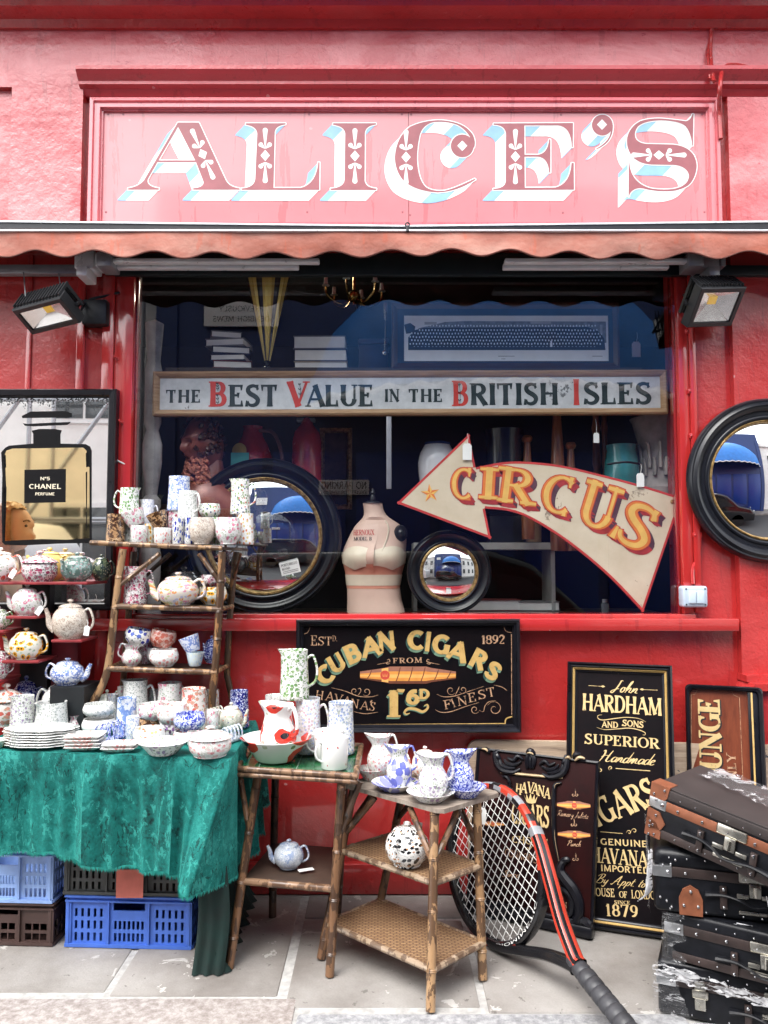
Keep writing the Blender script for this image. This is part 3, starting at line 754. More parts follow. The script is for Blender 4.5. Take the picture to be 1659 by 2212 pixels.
vs = [p for r in L0 for p in r]; fs = []
for i in range(NX):
    for j in range(2): fs.append((i*3+j, i*3+j+1, i*3+4+j, i*3+3+j))
mb.add(vs, fs, 0, True); obj('valance', mb, CORAL, awn, fix=False)
mb = MB(); mb.tube(pip, .0042, 6); obj('piping', mb, PIPING, awn)
mb = MB(); mb.bbox((xa,-.330,2.966),(xb,-.285,2.9745),.004); obj('front_bar', mb, WHITEM, awn)
mb = MB()
for x0, x1, z0, z1 in ((xa,.1,3.036,3.003),(.1,xb,3.003,3.036)):
    mb.add([(x0,-.30,2.9755),(x1,-.30,2.9755),(x1,-.30,z1-.006),(x0,-.30,z0-.006),(x0,-.10,2.99),(x1,-.10,2.99),(x1,-.10,z1+.02),(x0,-.10,z0+.02)],
           [(0,1,2,3),(3,2,6,7),(4,7,6,5),(0,3,7,4),(1,5,6,2),(0,4,5,1)], 0)
    mb.add([(x0,-.306,z0-.0055),(x1,-.306,z1-.0055),(x1,-.306,z1+.001),(x0,-.306,z0+.001),(x0,-.285,z0-.0055),(x1,-.285,z1-.0055),(x1,-.285,z1+.001),(x0,-.285,z0+.001)],
           [(0,1,2,3),(3,2,6,7),(4,7,6,5),(0,4,5,1),(0,3,7,4),(1,5,6,2)], 1)
obj('cassette', mb, [BLACK, WHITEM], awn)
mb = MB(); mb.add([(xa,-.10,3.01),(xb,-.10,3.01),(xb,-.02,3.06),(xa,-.02,3.06),(xa,-.10,2.995),(xb,-.10,2.995),(xb,-.02,3.045),(xa,-.02,3.045)],[(0,1,2,3),(4,7,6,5),(0,4,5,1),(2,6,7,3)]); obj('canvas_roll', mb, CORAL, awn)
for (u0, u1, nm) in ((228,690,'arm'),(1090,1500,'arm')):
    a = P(u0,568,-.2); b = P(u1,563,-.2); mb = MB()
    mb.bbox((a.x,-.215,a.z-.002),(b.x,-.175,a.z+.018),.005); mb.bbox((a.x,-.16,a.z-.01),(b.x-.1,-.125,a.z+.016),.005)
    ar = obj(nm, mb, WHITEM, awn)
    e = u0+2 if u0 < 500 else u1-2
    q = P(e,566,-.2); mb = MB(); mb.bbox((q.x-.035,-.235,q.z-.03),(q.x+.035,-.11,q.z+.035),.006); mb.tube([(q.x,-.237,q.z),(q.x,-.225,q.z)], .012, 8)
    obj('arm_joint', mb, GREYM, ar)
for u in (186, 1528):
    q = P(u,575,-.12); mb = MB()
    mb.bbox((q.x-.045,-.15,q.z-.02),(q.x+.045,-.03,q.z+.07),.006); mb.bbox((q.x-.02,-.19,q.z-.07),(q.x+.03,-.06,q.z-.022),.006); mb.bbox((q.x+.05,-.15,q.z-.01),(q.x+.075,-.05,q.z+.05),.004)
    obj('bracket', mb, WHITEM if u < 500 else GREYM, awn)
q0 = P(-60,580,-.06); q1 = P(170,580,-.06); mb = MB(); mb.bbox((q0.x,-.075,q0.z-.03),(q1.x,-.03,q0.z+.015),.005); obj('wall_bar', mb, GREYM, awn)
q0 = P(1500,588,-.06); q1 = P(1720,588,-.06); mb = MB(); mb.bbox((q0.x,-.075,q0.z-.02),(q1.x,-.03,q0.z+.03),.005); obj('wall_bar', mb, DKGREEN, awn)
mb = MB(); a = P(880,492,-.32); mb.tube([(a.x,-.325,a.z-.02),(a.x,-.325,a.z+.006)], .008, 8); mb.tube([V((a.x,-.325,a.z+.012))+V((cos(t)*.009,0,sin(t)*.009)) for t in [2*pi*i/12 for i in range(13)]], .0035, 6)
obj('hook', mb, BLACK, awn)
# ---------------------------------------------------------------- floodlights
LED = NT('led chip'); LED.b.inputs['Emission Color'].default_value = (1,.62,.08,1); LED.b.inputs['Emission Strength'].default_value = .08; LEDM = LED.done((.55,.30,.03), .5)
REFL = plain('lamp reflector', (.80,.80,.80), .22, .9, var=.04)
LENS = NT('lamp lens'); LENS.t.nodes.remove(LENS.b); _lw = LENS.n('ShaderNodeLayerWeight'); _lw.inputs['Blend'].default_value = 0.5; _fo = LENS.math('ADD', 0.05, LENS.math('MULTIPLY', LENS.math('POWER', _lw.outputs['Facing'], 5.0), 0.9)); _t = LENS.n('ShaderNodeBsdfTransparent'); _g = LENS.n('ShaderNodeBsdfGlossy'); _g.inputs['Roughness'].default_value = .03
_m = LENS.n('ShaderNodeMixShader'); LENS.l(_fo, _m.inputs[0]); LENS.l(_t.outputs[0], _m.inputs[1]); LENS.l(_g.outputs[0], _m.inputs[2]); LENS.l(_m.outputs[0], LENS.t.nodes['Material Output'].inputs[0]); LENSM = LENS.m
CASE = plain('black die cast metal', (.018,.019,.022), .42, .3, var=.2)
def flood(tl, tr, bl, label, wallpt):
    M, W, H = frame_from(bl, bl+(tr-tl), tl)
    t = empty('floodlight', bl, label, 'floodlight', 'floodlights either side of the window')
    mb = MB(); D = .075
    mb.bbox((0,0,0),(W,.028,H),.004,0,M); 
    vs = [M @ V(p) for p in ((.02,.028,.02),(W-.02,.028,.02),(W-.02,.028,H-.02),(.02,.028,H-.02),(.05,D,.04),(W-.05,D,.04),(W-.05,D,H-.03),(.05,D,H-.03))]
    mb.add(vs, [(0,1,5,4),(1,2,6,5),(2,3,7,6),(3,0,4,7),(4,5,6,7)])
    # the window of the lamp is a sunk well
    obj('housing', mb, CASE, t)
    mb = MB()
    for i in range(13): x = .03+(W-.06)*i/12; mb.box((x-.003,.03,H-.022),(x+.003,D+.012,H-.004),0,M)
    for i in range(13): x = .03+(W-.06)*i/12; mb.box((x-.003,D,.05),(x+.003,D+.012,H-.04),0,M)
    obj('cooling_fins', mb, CASE, t)
    ix, iz = .032, .024; mb = MB()
    cx, cz = W/2, H*.55
    out_ = [(ix,-.002,iz),(W-ix,-.002,iz),(W-ix,-.002,H-iz),(ix,-.002,H-iz)]
    inn = [(cx-.02,-.0012,cz-.014),(cx+.02,-.0012,cz-.014),(cx+.02,-.0012,cz+.014),(cx-.02,-.0012,cz+.014)]
    return t, M, W, H
def flood2(tl, tr, bl, label):
    M, W, H = frame_from(bl, bl+(tr-tl), tl)
    t = empty('floodlight', bl, label, 'floodlight', 'floodlights either side of the window')
    D = .05; R = .085
    mb = MB()
    rectframe(mb, 0, W, 0, H, [(0,D),(0,0),(.004,-.004),(.022,-.004),(.024,.004)], 0, M)
    obj('bezel', mb, CASE, t)
    mb = MB()
    vs = [M @ V(p) for p in ((0,D,0),(W,D,0),(W,D,H),(0,D,H),(.04,R,.03),(W-.04,R,.03),(W-.04,R,H-.02),(.04,R,H-.02))]
    mb.add(vs, [(0,1,5,4),(1,2,6,5),(2,3,7,6),(3,0,4,7),(4,5,6,7)]); hs_ = obj('housing', mb, CASE, t)
    mb = MB()
    for i in range(15):
        x = .012+(W-.024)*i/14; mb.box((x-.003,.012,H-.001),(x+.003,R+.02,H+.012),0,M); mb.box((x-.003,R,.03),(x+.003,R+.018,H),0,M)
    obj('cooling_fins', mb, CASE, hs_)
    mb = MB(); cx, cz = W/2, H*.58; e = .024; d = .042
    vs = [M @ V(p) for p in ((e,.006,e),(W-e,.006,e),(W-e,.006,H-e),(e,.006,H-e),(cx-.022,d,cz-.018),(cx+.022,d,cz-.018),(cx+.022,d,cz+.018),(cx-.022,d,cz+.018))]
    mb.add(vs, [(0,1,5,4),(1,2,6,5),(2,3,7,6),(3,0,4,7)]); obj('reflector', mb, REFL, t)
    mb = MB(); mb.box((cx-.022,d-.002,cz-.018),(cx+.022,d+.004,cz+.018),0,M); obj('led', mb, LEDM, t)
    mb = MB(); mb.add([M @ V(p) for p in ((e,.004,e),(W-e,.004,e),(W-e,.004,H-e),(e,.004,H-e))], [(0,1,2,3)]); obj('lens', mb, LENSM, t, fix=False)
    mb = MB(); c = M @ V((W/2, R, H*.5)); wl = V((c.x, -.004, c.z+.06))
    for sx in (-.02, W+.008):
        a = M @ V((sx+.006, .04, H*.5)); b = V((a.x*.5+wl.x*.5, -.03, wl.z))
        mb.tube([a, a.lerp(b,.5)+V((0,0,.02)), b, V((wl.x,-.012,wl.z))], .007, 6)
    mb.bbox((wl.x-.05,-.012,wl.z-.03),(wl.x+.05,-.001,wl.z+.03),.003); obj('bracket', mb, CASE, t)
    return t
flood2(P(22,671,-.26), P(127.5,643,-.37), P(70,723,-.16), 'black floodlight left of the window, tilted down, with a grimy pink lens')
flood2(P(1509.6,622,-.30), P(1608,620,-.23), P(1483.6,707.5,-.17), 'black floodlight right of the window above the conduit')
def cable(name, pts, r, mat, label, cat, mb=None, n=5):
    mb = mb or MB(); mb.tube(catmull(pts, n), r, 7)
    return obj(name, mb, mat, None, label=label, cat=cat)
cable('cable', [P(165,690,-.2)+V((-.02,.05,.02)), P(190,650,-.06), P(225,640,-.03), P(258,632,-.02)], .006, BLACK, 'black flex looping from the left floodlight to the wall', 'cable')
mb = MB(); a = P(184,652,-.03); b = P(236,706,-.03); mb.bbox((a.x,-.075,b.z),(b.x,-.002,a.z),.01); jb = obj('junction_box', mb, CASE, None, label='small black junction box on the wall beside the left floodlight', cat='junction box')
mb = MB()
for u, v0 in ((98,640),(253,610),(130,612)): mb = mb
for u, v1, y in ((52,640,-.27),(128,620,-.3)):
    top = P(u-2,582,-.05); mb.tube(catmull([top, P(u,600,-.12), P(u+3,v1,y)],4), .0028, 5)
obj('tie_wire', mb, GREYM, None, label='thin wires tying the left floodlight to the awning bar', cat='wire')
mb = MB(); pts = [P(1492,708,-.06), P(1494,760,-.022), P(1499,850,-.02), P(1503,938,-.02), P(1507,1150,-.02), P(1511,1160,-.02), P(1509,1200,-.02), P(1497,1228,-.02), P(1497,1262,-.03)]
mb.tube(catmull(pts,6), .0085, 8)
for v in (716,846,942,1156):
    q = P(1493+ (v-716)*.037, v, -.02); mb.bbox((q.x-.028,-.028,q.z-.012),(q.x+.014,-.001,q.z+.012),.003); mb.ball((q.x-.02,-.03,q.z),.005)
obj('conduit', mb, REDT, None, label='red painted conduit with saddle clips running down to the switch', cat='conduit')
mb = MB(); mb.tube(catmull([P(1540,-30,-.07), P(1537,60,-.06)+V((0,.0,0)), P(1535,120,-.062), P(1540,165,-.1), P(1543,176,-.12)],6), .009, 7)
mb.tube(catmull([P(1530,-30,-.07), P(1540,60,-.062), P(1529,110,-.062), P(1533,170,-.1)],6), .006, 7)
obj('cable', mb, RED, None, label='red painted pair of cables running up the frieze at the right', cat='cable')
mb = MB(); mb.tube(catmull([P(1700,150,-.075), P(1640,150,-.07), P(1585,141,-.075), P(1562,150,-.09), P(1555,190,-.13), P(1554,240,-.06), P(1557,300,-.055)],7), .0105, 8)
obj('conduit', mb, RED, None, label='red painted conduit bending over the top right corner of the name board', cat='conduit')
SWG = plain('grey switch plastic', (.42,.50,.60), .35, var=.05)
sw = empty('light_switch', P(1502,1312,-.03), 'blue grey weatherproof double switch on the red wall right of the window', 'switch')
a = P(1474,1266,-.06); b = P(1529,1312,-.06); mb = MB(); mb.bbox((a.x,-.068,b.z),(b.x,-.001,a.z),.012,0,None,3); obj('box', mb, SWG, sw)
for k in (0,1):
    x0 = a.x+.024+k*.037; mb = MB(); mb.bbox((x0,-.076,b.z+.018),(x0+.035,-.066,a.z-.022),.004); obj('rocker', mb, plain('switch rocker', (.50,.60,.70), .3), sw)
for x in (a.x+.014, b.x-.014):
    for z in (a.z-.013, b.z+.013): mb = MB(); mb.tube([(x,-.0695,z),(x,-.066,z)], .004, 8); obj('screw', mb, BLACK, sw)

for i, (u, v, lb) in enumerate(((264,913,'small rusty hook on the red window jamb above the white cord'),(730,2078*.66364,'small red painted screw hook on the wall below the left end of the sill'),(253,775,'red painted latch stub on the left window jamb'))):
    q = P(u,v,-.015); mb = MB(); mb.tube(catmull([q+V((0,.012,0)), q+V((0,-.016,0)), q+V((-.006,-.026,.004)), q+V((-.010,-.018,.012))],4), .0036, 7); mb.tube([q+V((0,-.003,0)), q+V((0,.002,0))], .009, 10)
    obj('wall_hook', mb, RED, None, label=lb, cat='hook')
# ---------------------------------------------------------------- the other side of the street, seen only in the mirrors and the window glass
mb = MB(); mb.box((-40,-20,-.3),(40,-6.6,.0)); obj('opposite_pavement', mb, STONE, kind='structure')
BLUEW = plain('blue painted wall', (.014,.038,.15), .45, var=.15); BLUEC = plain('sky blue canvas', (.035,.21,.62), .6, var=.12, scale=4); BLUED = plain('dark blue door paint', (.008,.036,.22), .4)
bb = empty('blue_building', (.7,-7.6,0), 'blue painted building with dome canopy across the street, reflected in the round mirrors', 'building')
mb = MB(); mb.box((-3.3,-12,0),(4.6,-7.6,7.0)); mb.box((-3.3,-7.6,0),(-3.0,-7.54,6.2)); mb.box((4.3,-7.6,0),(4.6,-7.54,6.2)); obj('wall', mb, BLUEW, bb)
mb = MB()
for i in range(6): mb.bbox((-2.8+i*1.2,-7.6,.1),(-1.75+i*1.2,-7.56,3.1),.02)
obj('shutters', mb, BLUED, bb)
# half dome canopy, seven gores
mb = MB(); nx, na = 14, 10; vs = []
for i in range(nx+1):
    for j in range(na+1):
        a = pi/2*j/na; x = -1.1+5.4*i/nx; e = sin(pi*i/nx)**.45 if 0 < i < nx else 0
        vs.append((x, -7.56 - (-1.75)*(cos(a))*max(.05,e), 3.75+2.1*sin(a)*max(.12,e)))
fs = [(i*(na+1)+j, (i+1)*(na+1)+j, (i+1)*(na+1)+j+1, i*(na+1)+j+1) for i in range(nx) for j in range(na)]
mb.add(vs, fs, 0, True); cn = obj('canopy', mb, BLUEC, bb, fix=False)
mb = MB()
for i in range(nx+1):
    p = V(vs[i*(na+1)]); q = V(vs[min(i+1,nx)*(na+1)])
    if i < nx: mb.tube([p, p.lerp(q,.5)+V((0,.0,-.07)), q], .035, 6)
obj('trim', mb, WHITEP, cn)
SIGNW = plain('white enamel', (.90,.90,.88), .3, var=.03); SIGNK = plain('black sign lettering', (.012,.012,.014), .5)
def backM(x, y, z): return Matrix(((-1,0,0,x),(0,-1,0,y),(0,0,1,z),(0,0,0,1)))    # a board that faces the shop
D2 = 3.76 + 7.45 + .03
def vp(u, v): d = ray(u, v); t = D2/d.y; p = EYE+d*t; return V((p.x, -7.45, p.z))
a = vp(440,592); b = vp(601,703); W = b.x-a.x; H = a.z-b.z
ss = empty('street_sign', (a.x,-7.5,b.z), 'white street name plate across the street, reflected backwards in the upper window', 'street sign')
M = backM(b.x,-7.49,b.z); mb = MB(); mb.bbox((0,0,0),(W,.03,H),.012,0,M); obj('plate', mb, SIGNW, ss)
mb = MB()
for tx, z, h, x0, x1 in (('DENBIGH',.74,.17,.10,.90),('CLOSE,  W.11.',.50,.17,.06,.94),('PREVIOUSLY',.29,.11,.2,.8),('DENBIGH MEWS',.09,.11,.12,.88)): write(mb, M, tx, W*x0, W*x1, H*z, H*h, dict(T=.13,t=.11,serif=False), 0, -.002)
obj('lettering', mb, SIGNK, ss, fix=False)
a = vp(688,1036); b = vp(797,1068); W = b.x-a.x; H = a.z-b.z
ss = empty('parking_sign', (a.x,-7.5,b.z), 'white no parking plate across the street, reflected backwards in the window', 'sign')
M = backM(b.x,-7.49,b.z); mb = MB(); mb.bbox((0,0,0),(W,.03,H),.008,0,M); obj('plate', mb, SIGNW, ss)
mb = MB(); write(mb, M, 'NO PARKING', W*.05, W*.95, H*.38, H*.5, 'sans', 0, -.002); write(mb, M, 'EXCEPT FOR LOADING', W*.05, W*.95, H*.06, H*.22, 'sans', 0, -.002); obj('lettering', mb, SIGNK, ss, fix=False)
# pale houses either side
CREAM = plain('cream stucco', (.86,.84,.80), .8, var=.08, scale=3); BRICK = plain('grey brick', (.22,.19,.17), .9, var=.3, scale=14); DGLASS = plain('dark window glass', (.02,.025,.03), .08)
def house(x0, x1, y, h, mat, label, rows):
    t = empty('terraced_house', ((x0+x1)/2,y,0), label, 'house')
    mb = MB(); mb.box((x0,y-6,0),(x1,y,h)); obj('wall', mb, mat, t)
    mb = MB(); mb.box((x0-.1,y,h-.3),(x1+.1,y+.25,h)); obj('cornice', mb, CREAM, t)
    n = max(1, int((x1-x0)/1.9))
    for r in range(rows):
        for i in range(n):
            cx = x0+(x1-x0)*(i+.5)/n; z = .9+r*2.7
            mb = MB(); mb.box((cx-.5,y,z),(cx+.5,y+.05,z+1.5)); wf = obj('window', mb, WHITEP, t)
            mb = MB(); mb.box((cx-.43,y+.051,z+.07),(cx-.02,y+.06,z+1.43)); mb.box((cx+.02,y+.051,z+.07),(cx+.43,y+.06,z+1.43)); obj('pane', mb, DGLASS, wf)
house(-9.5,-3.5,-8.2,6.4,CREAM,'cream terraced house behind scaffolding, reflected in the perfume mirror',2)
house(-16,-9.6,-8.2,6.8,BRICK,'grey brick terraced house at the far left of the opposite side',2)
house(4.8,11,-8.2,6.2,CREAM,'cream terraced house right of the blue building',2)
house(11.1,18,-8.2,6.6,BRICK,'grey brick terraced house at the far right of the opposite side',2)
mb = MB()
for i in range(5):
    for y in (-7.9,-7.1): mb.tube([(-8.6+i*1.25,y,0),(-8.6+i*1.25,y,6)], .03, 6)
for z in (2.1,3.9,5.6):
    for y in (-7.9,-7.1): mb.tube([(-8.9,y,z),(-3.3,y,z)], .03, 6)
for i in range(4): mb.tube([(-8.6+i*1.25,-7.05,2.1),(-7.35+i*1.25,-7.05,3.9)], .03, 6)
obj('scaffold', mb, GREYM, None, label='steel pole scaffold in front of the cream house, reflected in the perfume mirror', cat='scaffold')
# black van parked at the far kerb
vn = empty('parked_van', (.9,-5.4,-.1), 'black van parked across the road, reflected in the round mirrors', 'van')
CARB = plain('black car paint', (.010,.011,.013), .12, coat=.6, var=.1); TYRE = plain('tyre rubber', (.012,.012,.012), .8)
pr = [(-2.2,.25),(-2.25,.75),(-2.2,1.5),(-2.0,1.72),(.5,1.74),(.95,1.6),(1.55,1.05),(2.15,.92),(2.4,.72),(2.42,.3)]
mb = MB(); bm = bmesh.new(); vsA = [bm.verts.new((.6+x,-6.25,z-.1)) for x, z in pr]; fA = bm.faces.new(vsA)
e = bmesh.ops.extrude_face_region(bm, geom=[fA]); bmesh.ops.translate(bm, vec=(0,1.75,0), verts=[x for x in e['geom'] if isinstance(x, bmesh.types.BMVert)])
bmesh.ops.bevel(bm, geom=list(bm.edges), offset=.09, segments=3, profile=.6, affect='EDGES'); mb.bm(bm, 0, None, True); obj('body', mb, CARB, vn)
for y, nm in ((-4.497,'side'),):
    mb = MB(); mb.prism([(.62+x,z-.1) for x, z in ((.55,1.05),(.55,1.5),(.85,1.45),(1.35,1.05))], y, y+.006); mb.prism([(.6+x,z-.1) for x, z in ((-1.9,1.05),(-1.9,1.5),(.45,1.5),(.45,1.05))], y, y+.006); obj('side_window', mb, DGLASS, vn)
for x in (-.85, 2.15):
    for y in (-4.6,-6.2):
        mb = MB(); mb.lathe([(.0,-.1),(.3,-.1),(.32,-.06),(.32,.06),(.3,.1),(0,.1)], 24, 0, Matrix.Translation((x,y,.22)) @ Matrix.Rotation(pi/2,4,'X')); wh = obj('wheel', mb, TYRE, vn)
        mb = MB(); mb.lathe([(0,-.12),(.19,-.11),(.2,-.09)], 20, 0, Matrix.Translation((x,y,.22)) @ Matrix.Rotation(-pi/2 if y < -5 else pi/2,4,'X') @ Matrix.Diagonal((1,1,-1 if y > -5 else -1,1))); obj('rim', mb, GREYM, wh)
for y in (-4.9,-5.85):
    mb = MB(); mb.ball((3.0,y,.62),.1,0,10,(.4,1.3,.9)); obj('headlight', mb, GLASS if False else REFL, vn)
wv = empty('parked_van', (-6.2,-5.4,-.1), 'white van parked across the road at the left', 'van')
mb = MB(); bm = bmesh.new(); vsA = [bm.verts.new((-6.2-x*1.1,-6.3,z*1.2-.1)) for x, z in pr]; fA = bm.faces.new(vsA)
e = bmesh.ops.extrude_face_region(bm, geom=[fA]); bmesh.ops.translate(bm, vec=(0,1.8,0), verts=[x for x in e['geom'] if isinstance(x, bmesh.types.BMVert)])
bmesh.ops.bevel(bm, geom=list(bm.edges), offset=.09, segments=3, profile=.6, affect='EDGES'); mb.bm(bm, 0, None, True); obj('body', mb, WHITEP, wv)
mb = MB(); mb.prism([(-6.2-x*1.1,z*1.2-.1) for x, z in ((.55,1.0),(.55,1.5),(.85,1.45),(1.35,1.0))], -4.497, -4.485); obj('side_window', mb, DGLASS, wv)
for x in (-5.0, -8.0):
    mb = MB(); mb.lathe([(.0,-.1),(.3,-.1),(.33,-.06),(.33,.06),(.3,.1),(0,.1)], 24, 0, Matrix.Translation((x,-4.6,.23)) @ Matrix.Rotation(pi/2,4,'X')); obj('wheel', mb, TYRE, wv)
# the woman who passes just outside the frame on the left: only the perfume mirror shows her
SKIN = plain('skin', (.62,.38,.28), .5, var=.06); HAIR = plain('fair hair', (.38,.22,.10), .5, var=.25, scale=60); COAT = plain('camel coat', (.40,.27,.17), .85, var=.1); TROU = plain('dark trousers', (.03,.03,.04), .8)
wx, wy = -1.93, -.40
wm = empty('person', (wx,wy,0), 'fair haired woman in a camel coat passing by, seen in profile in the perfume mirror', 'person')
def skin_mesh(name, verts, edges, radii, mat, parent, sub=2):
    me = bpy.data.meshes.new(name); me.from_pydata([tuple(v) for v in verts], edges, [])
    o = bpy.data.objects.new(name, me); COL.objects.link(o)
    m = o.modifiers.new('skin', 'SKIN'); m.use_smooth_shade = True
    for i, r in enumerate(radii):
        sv = me.skin_vertices[0].data[i]; sv.radius = (r if hasattr(r,'__len__') else (r, r))
        sv.use_root = (i == 0)
    s2 = o.modifiers.new('sub', 'SUBSURF'); s2.levels = sub; s2.render_levels = sub
    me.materials.append(mat); dg = bpy.context.evaluated_depsgraph_get(); dg.update()
    nm = bpy.data.meshes.new_from_object(o.evaluated_get(dg)); nm.name = name
    o.modifiers.clear(); o.data = nm; bpy.data.meshes.remove(me)
    if parent: o.parent = parent
    for p in nm.polygons: p.use_smooth = True
    return o
vb = [(0,0,.95),(0,0,1.15),(0,0,1.36),(.01,0,1.48),(.02,0,1.56),(0,.1,.92),(0,-.1,.92),(.06,.1,.50),(-.06,-.1,.5),(.03,.1,.09),(-.14,-.1,.10),(.15,.1,.04),(-.02,-.1,.04),
      (0,.19,1.40),(0,-.19,1.40),(.02,.24,1.12),(-.02,-.24,1.12),(.14,.22,.92),(.06,-.22,.88),(.19,.215,.86),(.10,-.215,.81)]
eb = [(0,1),(1,2),(2,3),(3,4),(0,5),(0,6),(5,7),(6,8),(7,9),(8,10),(9,11),(10,12),(2,13),(2,14),(13,15),(14,16),(15,17),(16,18),(17,19),(18,20)]
rb = [(.12,.16),(.10,.14),(.11,.17),.05,.05,.10,.10,.06,.06,.042,.042,.035,.035,.055,.055,.042,.042,.03,.03,.026,.026]
skin_mesh('body', vb, eb, rb, SKIN, wm)
ct = skin_mesh('coat', [(0,0,.62),(0,0,.95),(0,0,1.2),(0,0,1.40),(0,.19,1.41),(0,-.19,1.41),(.02,.24,1.12),(-.02,-.24,1.12),(.12,.225,.95),(.05,-.225,.92),(.01,0,1.47)], [(0,1),(1,2),(2,3),(3,4),(3,5),(4,6),(5,7),(6,8),(7,9),(3,10)], [(.17,.22),(.15,.19),(.14,.18),(.12,.17),.072,.072,.06,.06,.048,.048,.08], COAT, wm)
tr_ = skin_mesh('trousers', [(0,0,.92),(0,.1,.9),(0,-.1,.9),(.06,.1,.50),(-.06,-.1,.5),(.03,.1,.1),(-.14,-.1,.11)], [(0,1),(0,2),(1,3),(2,4),(3,5),(4,6)], [.13,.115,.115,.08,.08,.06,.06], TROU, wm)
# head in profile: lathe-like egg with brow, nose, lips, chin, facing +x
hd = bmesh.new(); bmesh.ops.create_uvsphere(hd, u_segments=32, v_segments=24, radius=1)
for vv in hd.verts:
    x, y, z = vv.co; fx = max(0, x)
    k = 1 - .22*max(0, -z)*(1-.3*fx)
    px, py, pz = x*.098*(1 if x < 0 else 1.0), y*.074*k, z*.118
    if x > .5 and abs(y) < .45:
        w_ = (1-(abs(y)/.45)**2)
        pz_ = z
        px += w_*(.030*math.exp(-((pz_+.22)/.16)**2)*(1 if abs(y) < .25 else .2) - .010*math.exp(-((pz_-.12)/.12)**2) + .012*math.exp(-((pz_-.32)/.15)**2) + .010*math.exp(-((pz_+.55)/.07)**2) + .006*math.exp(-((pz_+.68)/.06)**2) + .016*math.exp(-((pz_+.9)/.15)**2))
    vv.co = (px, py, pz)
mb = MB(); mb.bm(hd, 0, Matrix.Translation((wx+.03,wy,1.675)) @ Matrix.Rotation(radians(8),4,'Y'), True)
head = obj('head', mb, SKIN, wm)
LIP = plain('lips', (.45,.16,.13), .4); EYEW = plain('eye', (.10,.07,.05), .1); BROW = plain('brow', (.20,.11,.06), .7)
mb = MB()
for sy in (-1,1): mb.ball((wx+.112,wy+sy*.033,1.690),.0125,0,10,(.55,1.15,.6))
obj('eyes', mb, EYEW, head)
mb = MB(); mb.ball((wx+.126,wy,1.606),.02,0,10,(.35,1.1,.30)); obj('mouth', mb, LIP, head)
mb = MB()
for sy in (-1,1): mb.tube(catmull([(wx+.122,wy+sy*.016,1.712),(wx+.118,wy+sy*.035,1.719),(wx+.105,wy+sy*.052,1.712)],4),.0045,6)
obj('brows', mb, BROW, head)
mb = MB()
for sy in (-1,1): mb.ball((wx+.02,wy+sy*.074,1.67),.03,0,10,(.6,.25,1))
obj('ears', mb, SKIN, head)
mb = MB(); hb = bmesh.new(); bmesh.ops.create_uvsphere(hb, u_segments=32, v_segments=24, radius=1)
bmesh.ops.delete(hb, geom=[f for f in hb.verts if f.co.x > .52 - .5*max(0, f.co.z-.35) and f.co.z < .62], context='VERTS')
for vv in hb.verts:
    n_ = .94 + .06*sin(vv.co.y*40 + vv.co.z*6)*(.5+.5*abs(vv.co.y))
    vv.co = V((vv.co.x*.118*n_ -.012, vv.co.y*.094*n_, vv.co.z*.135*n_ if vv.co.z > 0 else vv.co.z*.33*n_))
mb.bm(hb, 0, Matrix.Translation((wx+.025,wy,1.69)), True); obj('hair', mb, HAIR, wm)
# ---------------------------------------------------------------- round mirrors
MIRROR = NT('silvered mirror').done((.88,.90,.92), .012, 1.0)
GILT = NT('worn gilt'); _f = GILT.noise(60,4); GILT = GILT.done(GILT.ramp(_f,[(.35,(.22,.13,.045)),(.6,(.52,.36,.16))]), .42, .75)
EBON = plain('ebonised wood', (.005,.006,.010), .30, spec=.35, coat=.06, var=.4, scale=6)
FACE = Matrix.Rotation(pi/2, 4, 'X')
def round_mirror(c, R, rm, rg, label, dome=.10, tags=None):
    t = empty('convex_mirror', c, label, 'mirror', 'round convex mirrors in black frames')
    M = Matrix.Translation(c) @ FACE
    k = R
    mb = MB(); mb.lathe([(rg*k,.0),(1.0*k,.0),(1.0*k,.035*k),(.985*k,.075*k),(.965*k,.095*k),(.945*k,.09*k),(.935*k,.10*k),(.91*k,.115*k),(.885*k,.105*k),(.87*k,.085*k),(.85*k,.075*k),((rg+.10)*k,.045*k),((rg+.06)*k,.045*k),((rg+.05)*k,.06*k),((rg+.03)*k,.068*k),((rg+.012)*k,.06*k),(rg*k,.05*k)], 96, 0, M)
    obj('frame', mb, EBON, t, sharp=50)
    w_ = rg-rm; mb = MB(); mb.lathe([(rg*k,.04*k),(rg*k-.1*w_*k,.055*k),(rg*k-.3*w_*k,.062*k),(rg*k-.45*w_*k,.05*k),(rg*k-.6*w_*k,.058*k),(rg*k-.8*w_*k,.055*k),(rm*k,.035*k),(rm*k,.0)], 96, 0, M)
    obj('gilt_ring', mb, GILT, t)
    n = 14; mb = MB(); mb.lathe([(rm*k*1.01*max(.002,sin(pi/2*i/n)), .02*k + dome*k*(cos(pi/2*i/n)**1.0 if False else (1-(sin(pi/2*i/n))**2))) for i in range(n,-1,-1)], 72, 0, M)
    obj('mirror_glass', mb, MIRROR, t, sharp=180)
    return t
PAPER = plain('white card', (.80,.80,.78), .7, var=.03)
c = P(1660,1038,-.052); round_mirror(c, S(178,-.03), .70, .735, 'large black framed convex mirror hung on the red wall at the right edge')
c = P(570,1158,.30); big = round_mirror(c, S(169,.30), .705, .755, 'largest black framed convex mirror standing inside the window behind the bamboo stand')
M = Matrix.Translation(P(629,1226,.30)+V((0,-.052,0))) @ Matrix.Rotation(radians(14),4,'Y').inverted(); mb = MB(); W = S(42,.25); H = S(28,.25); mb.box((-W/2,-.002,-H/2),(W/2,0,H/2),0,M); cd = obj('price_card', mb, PAPER, big)
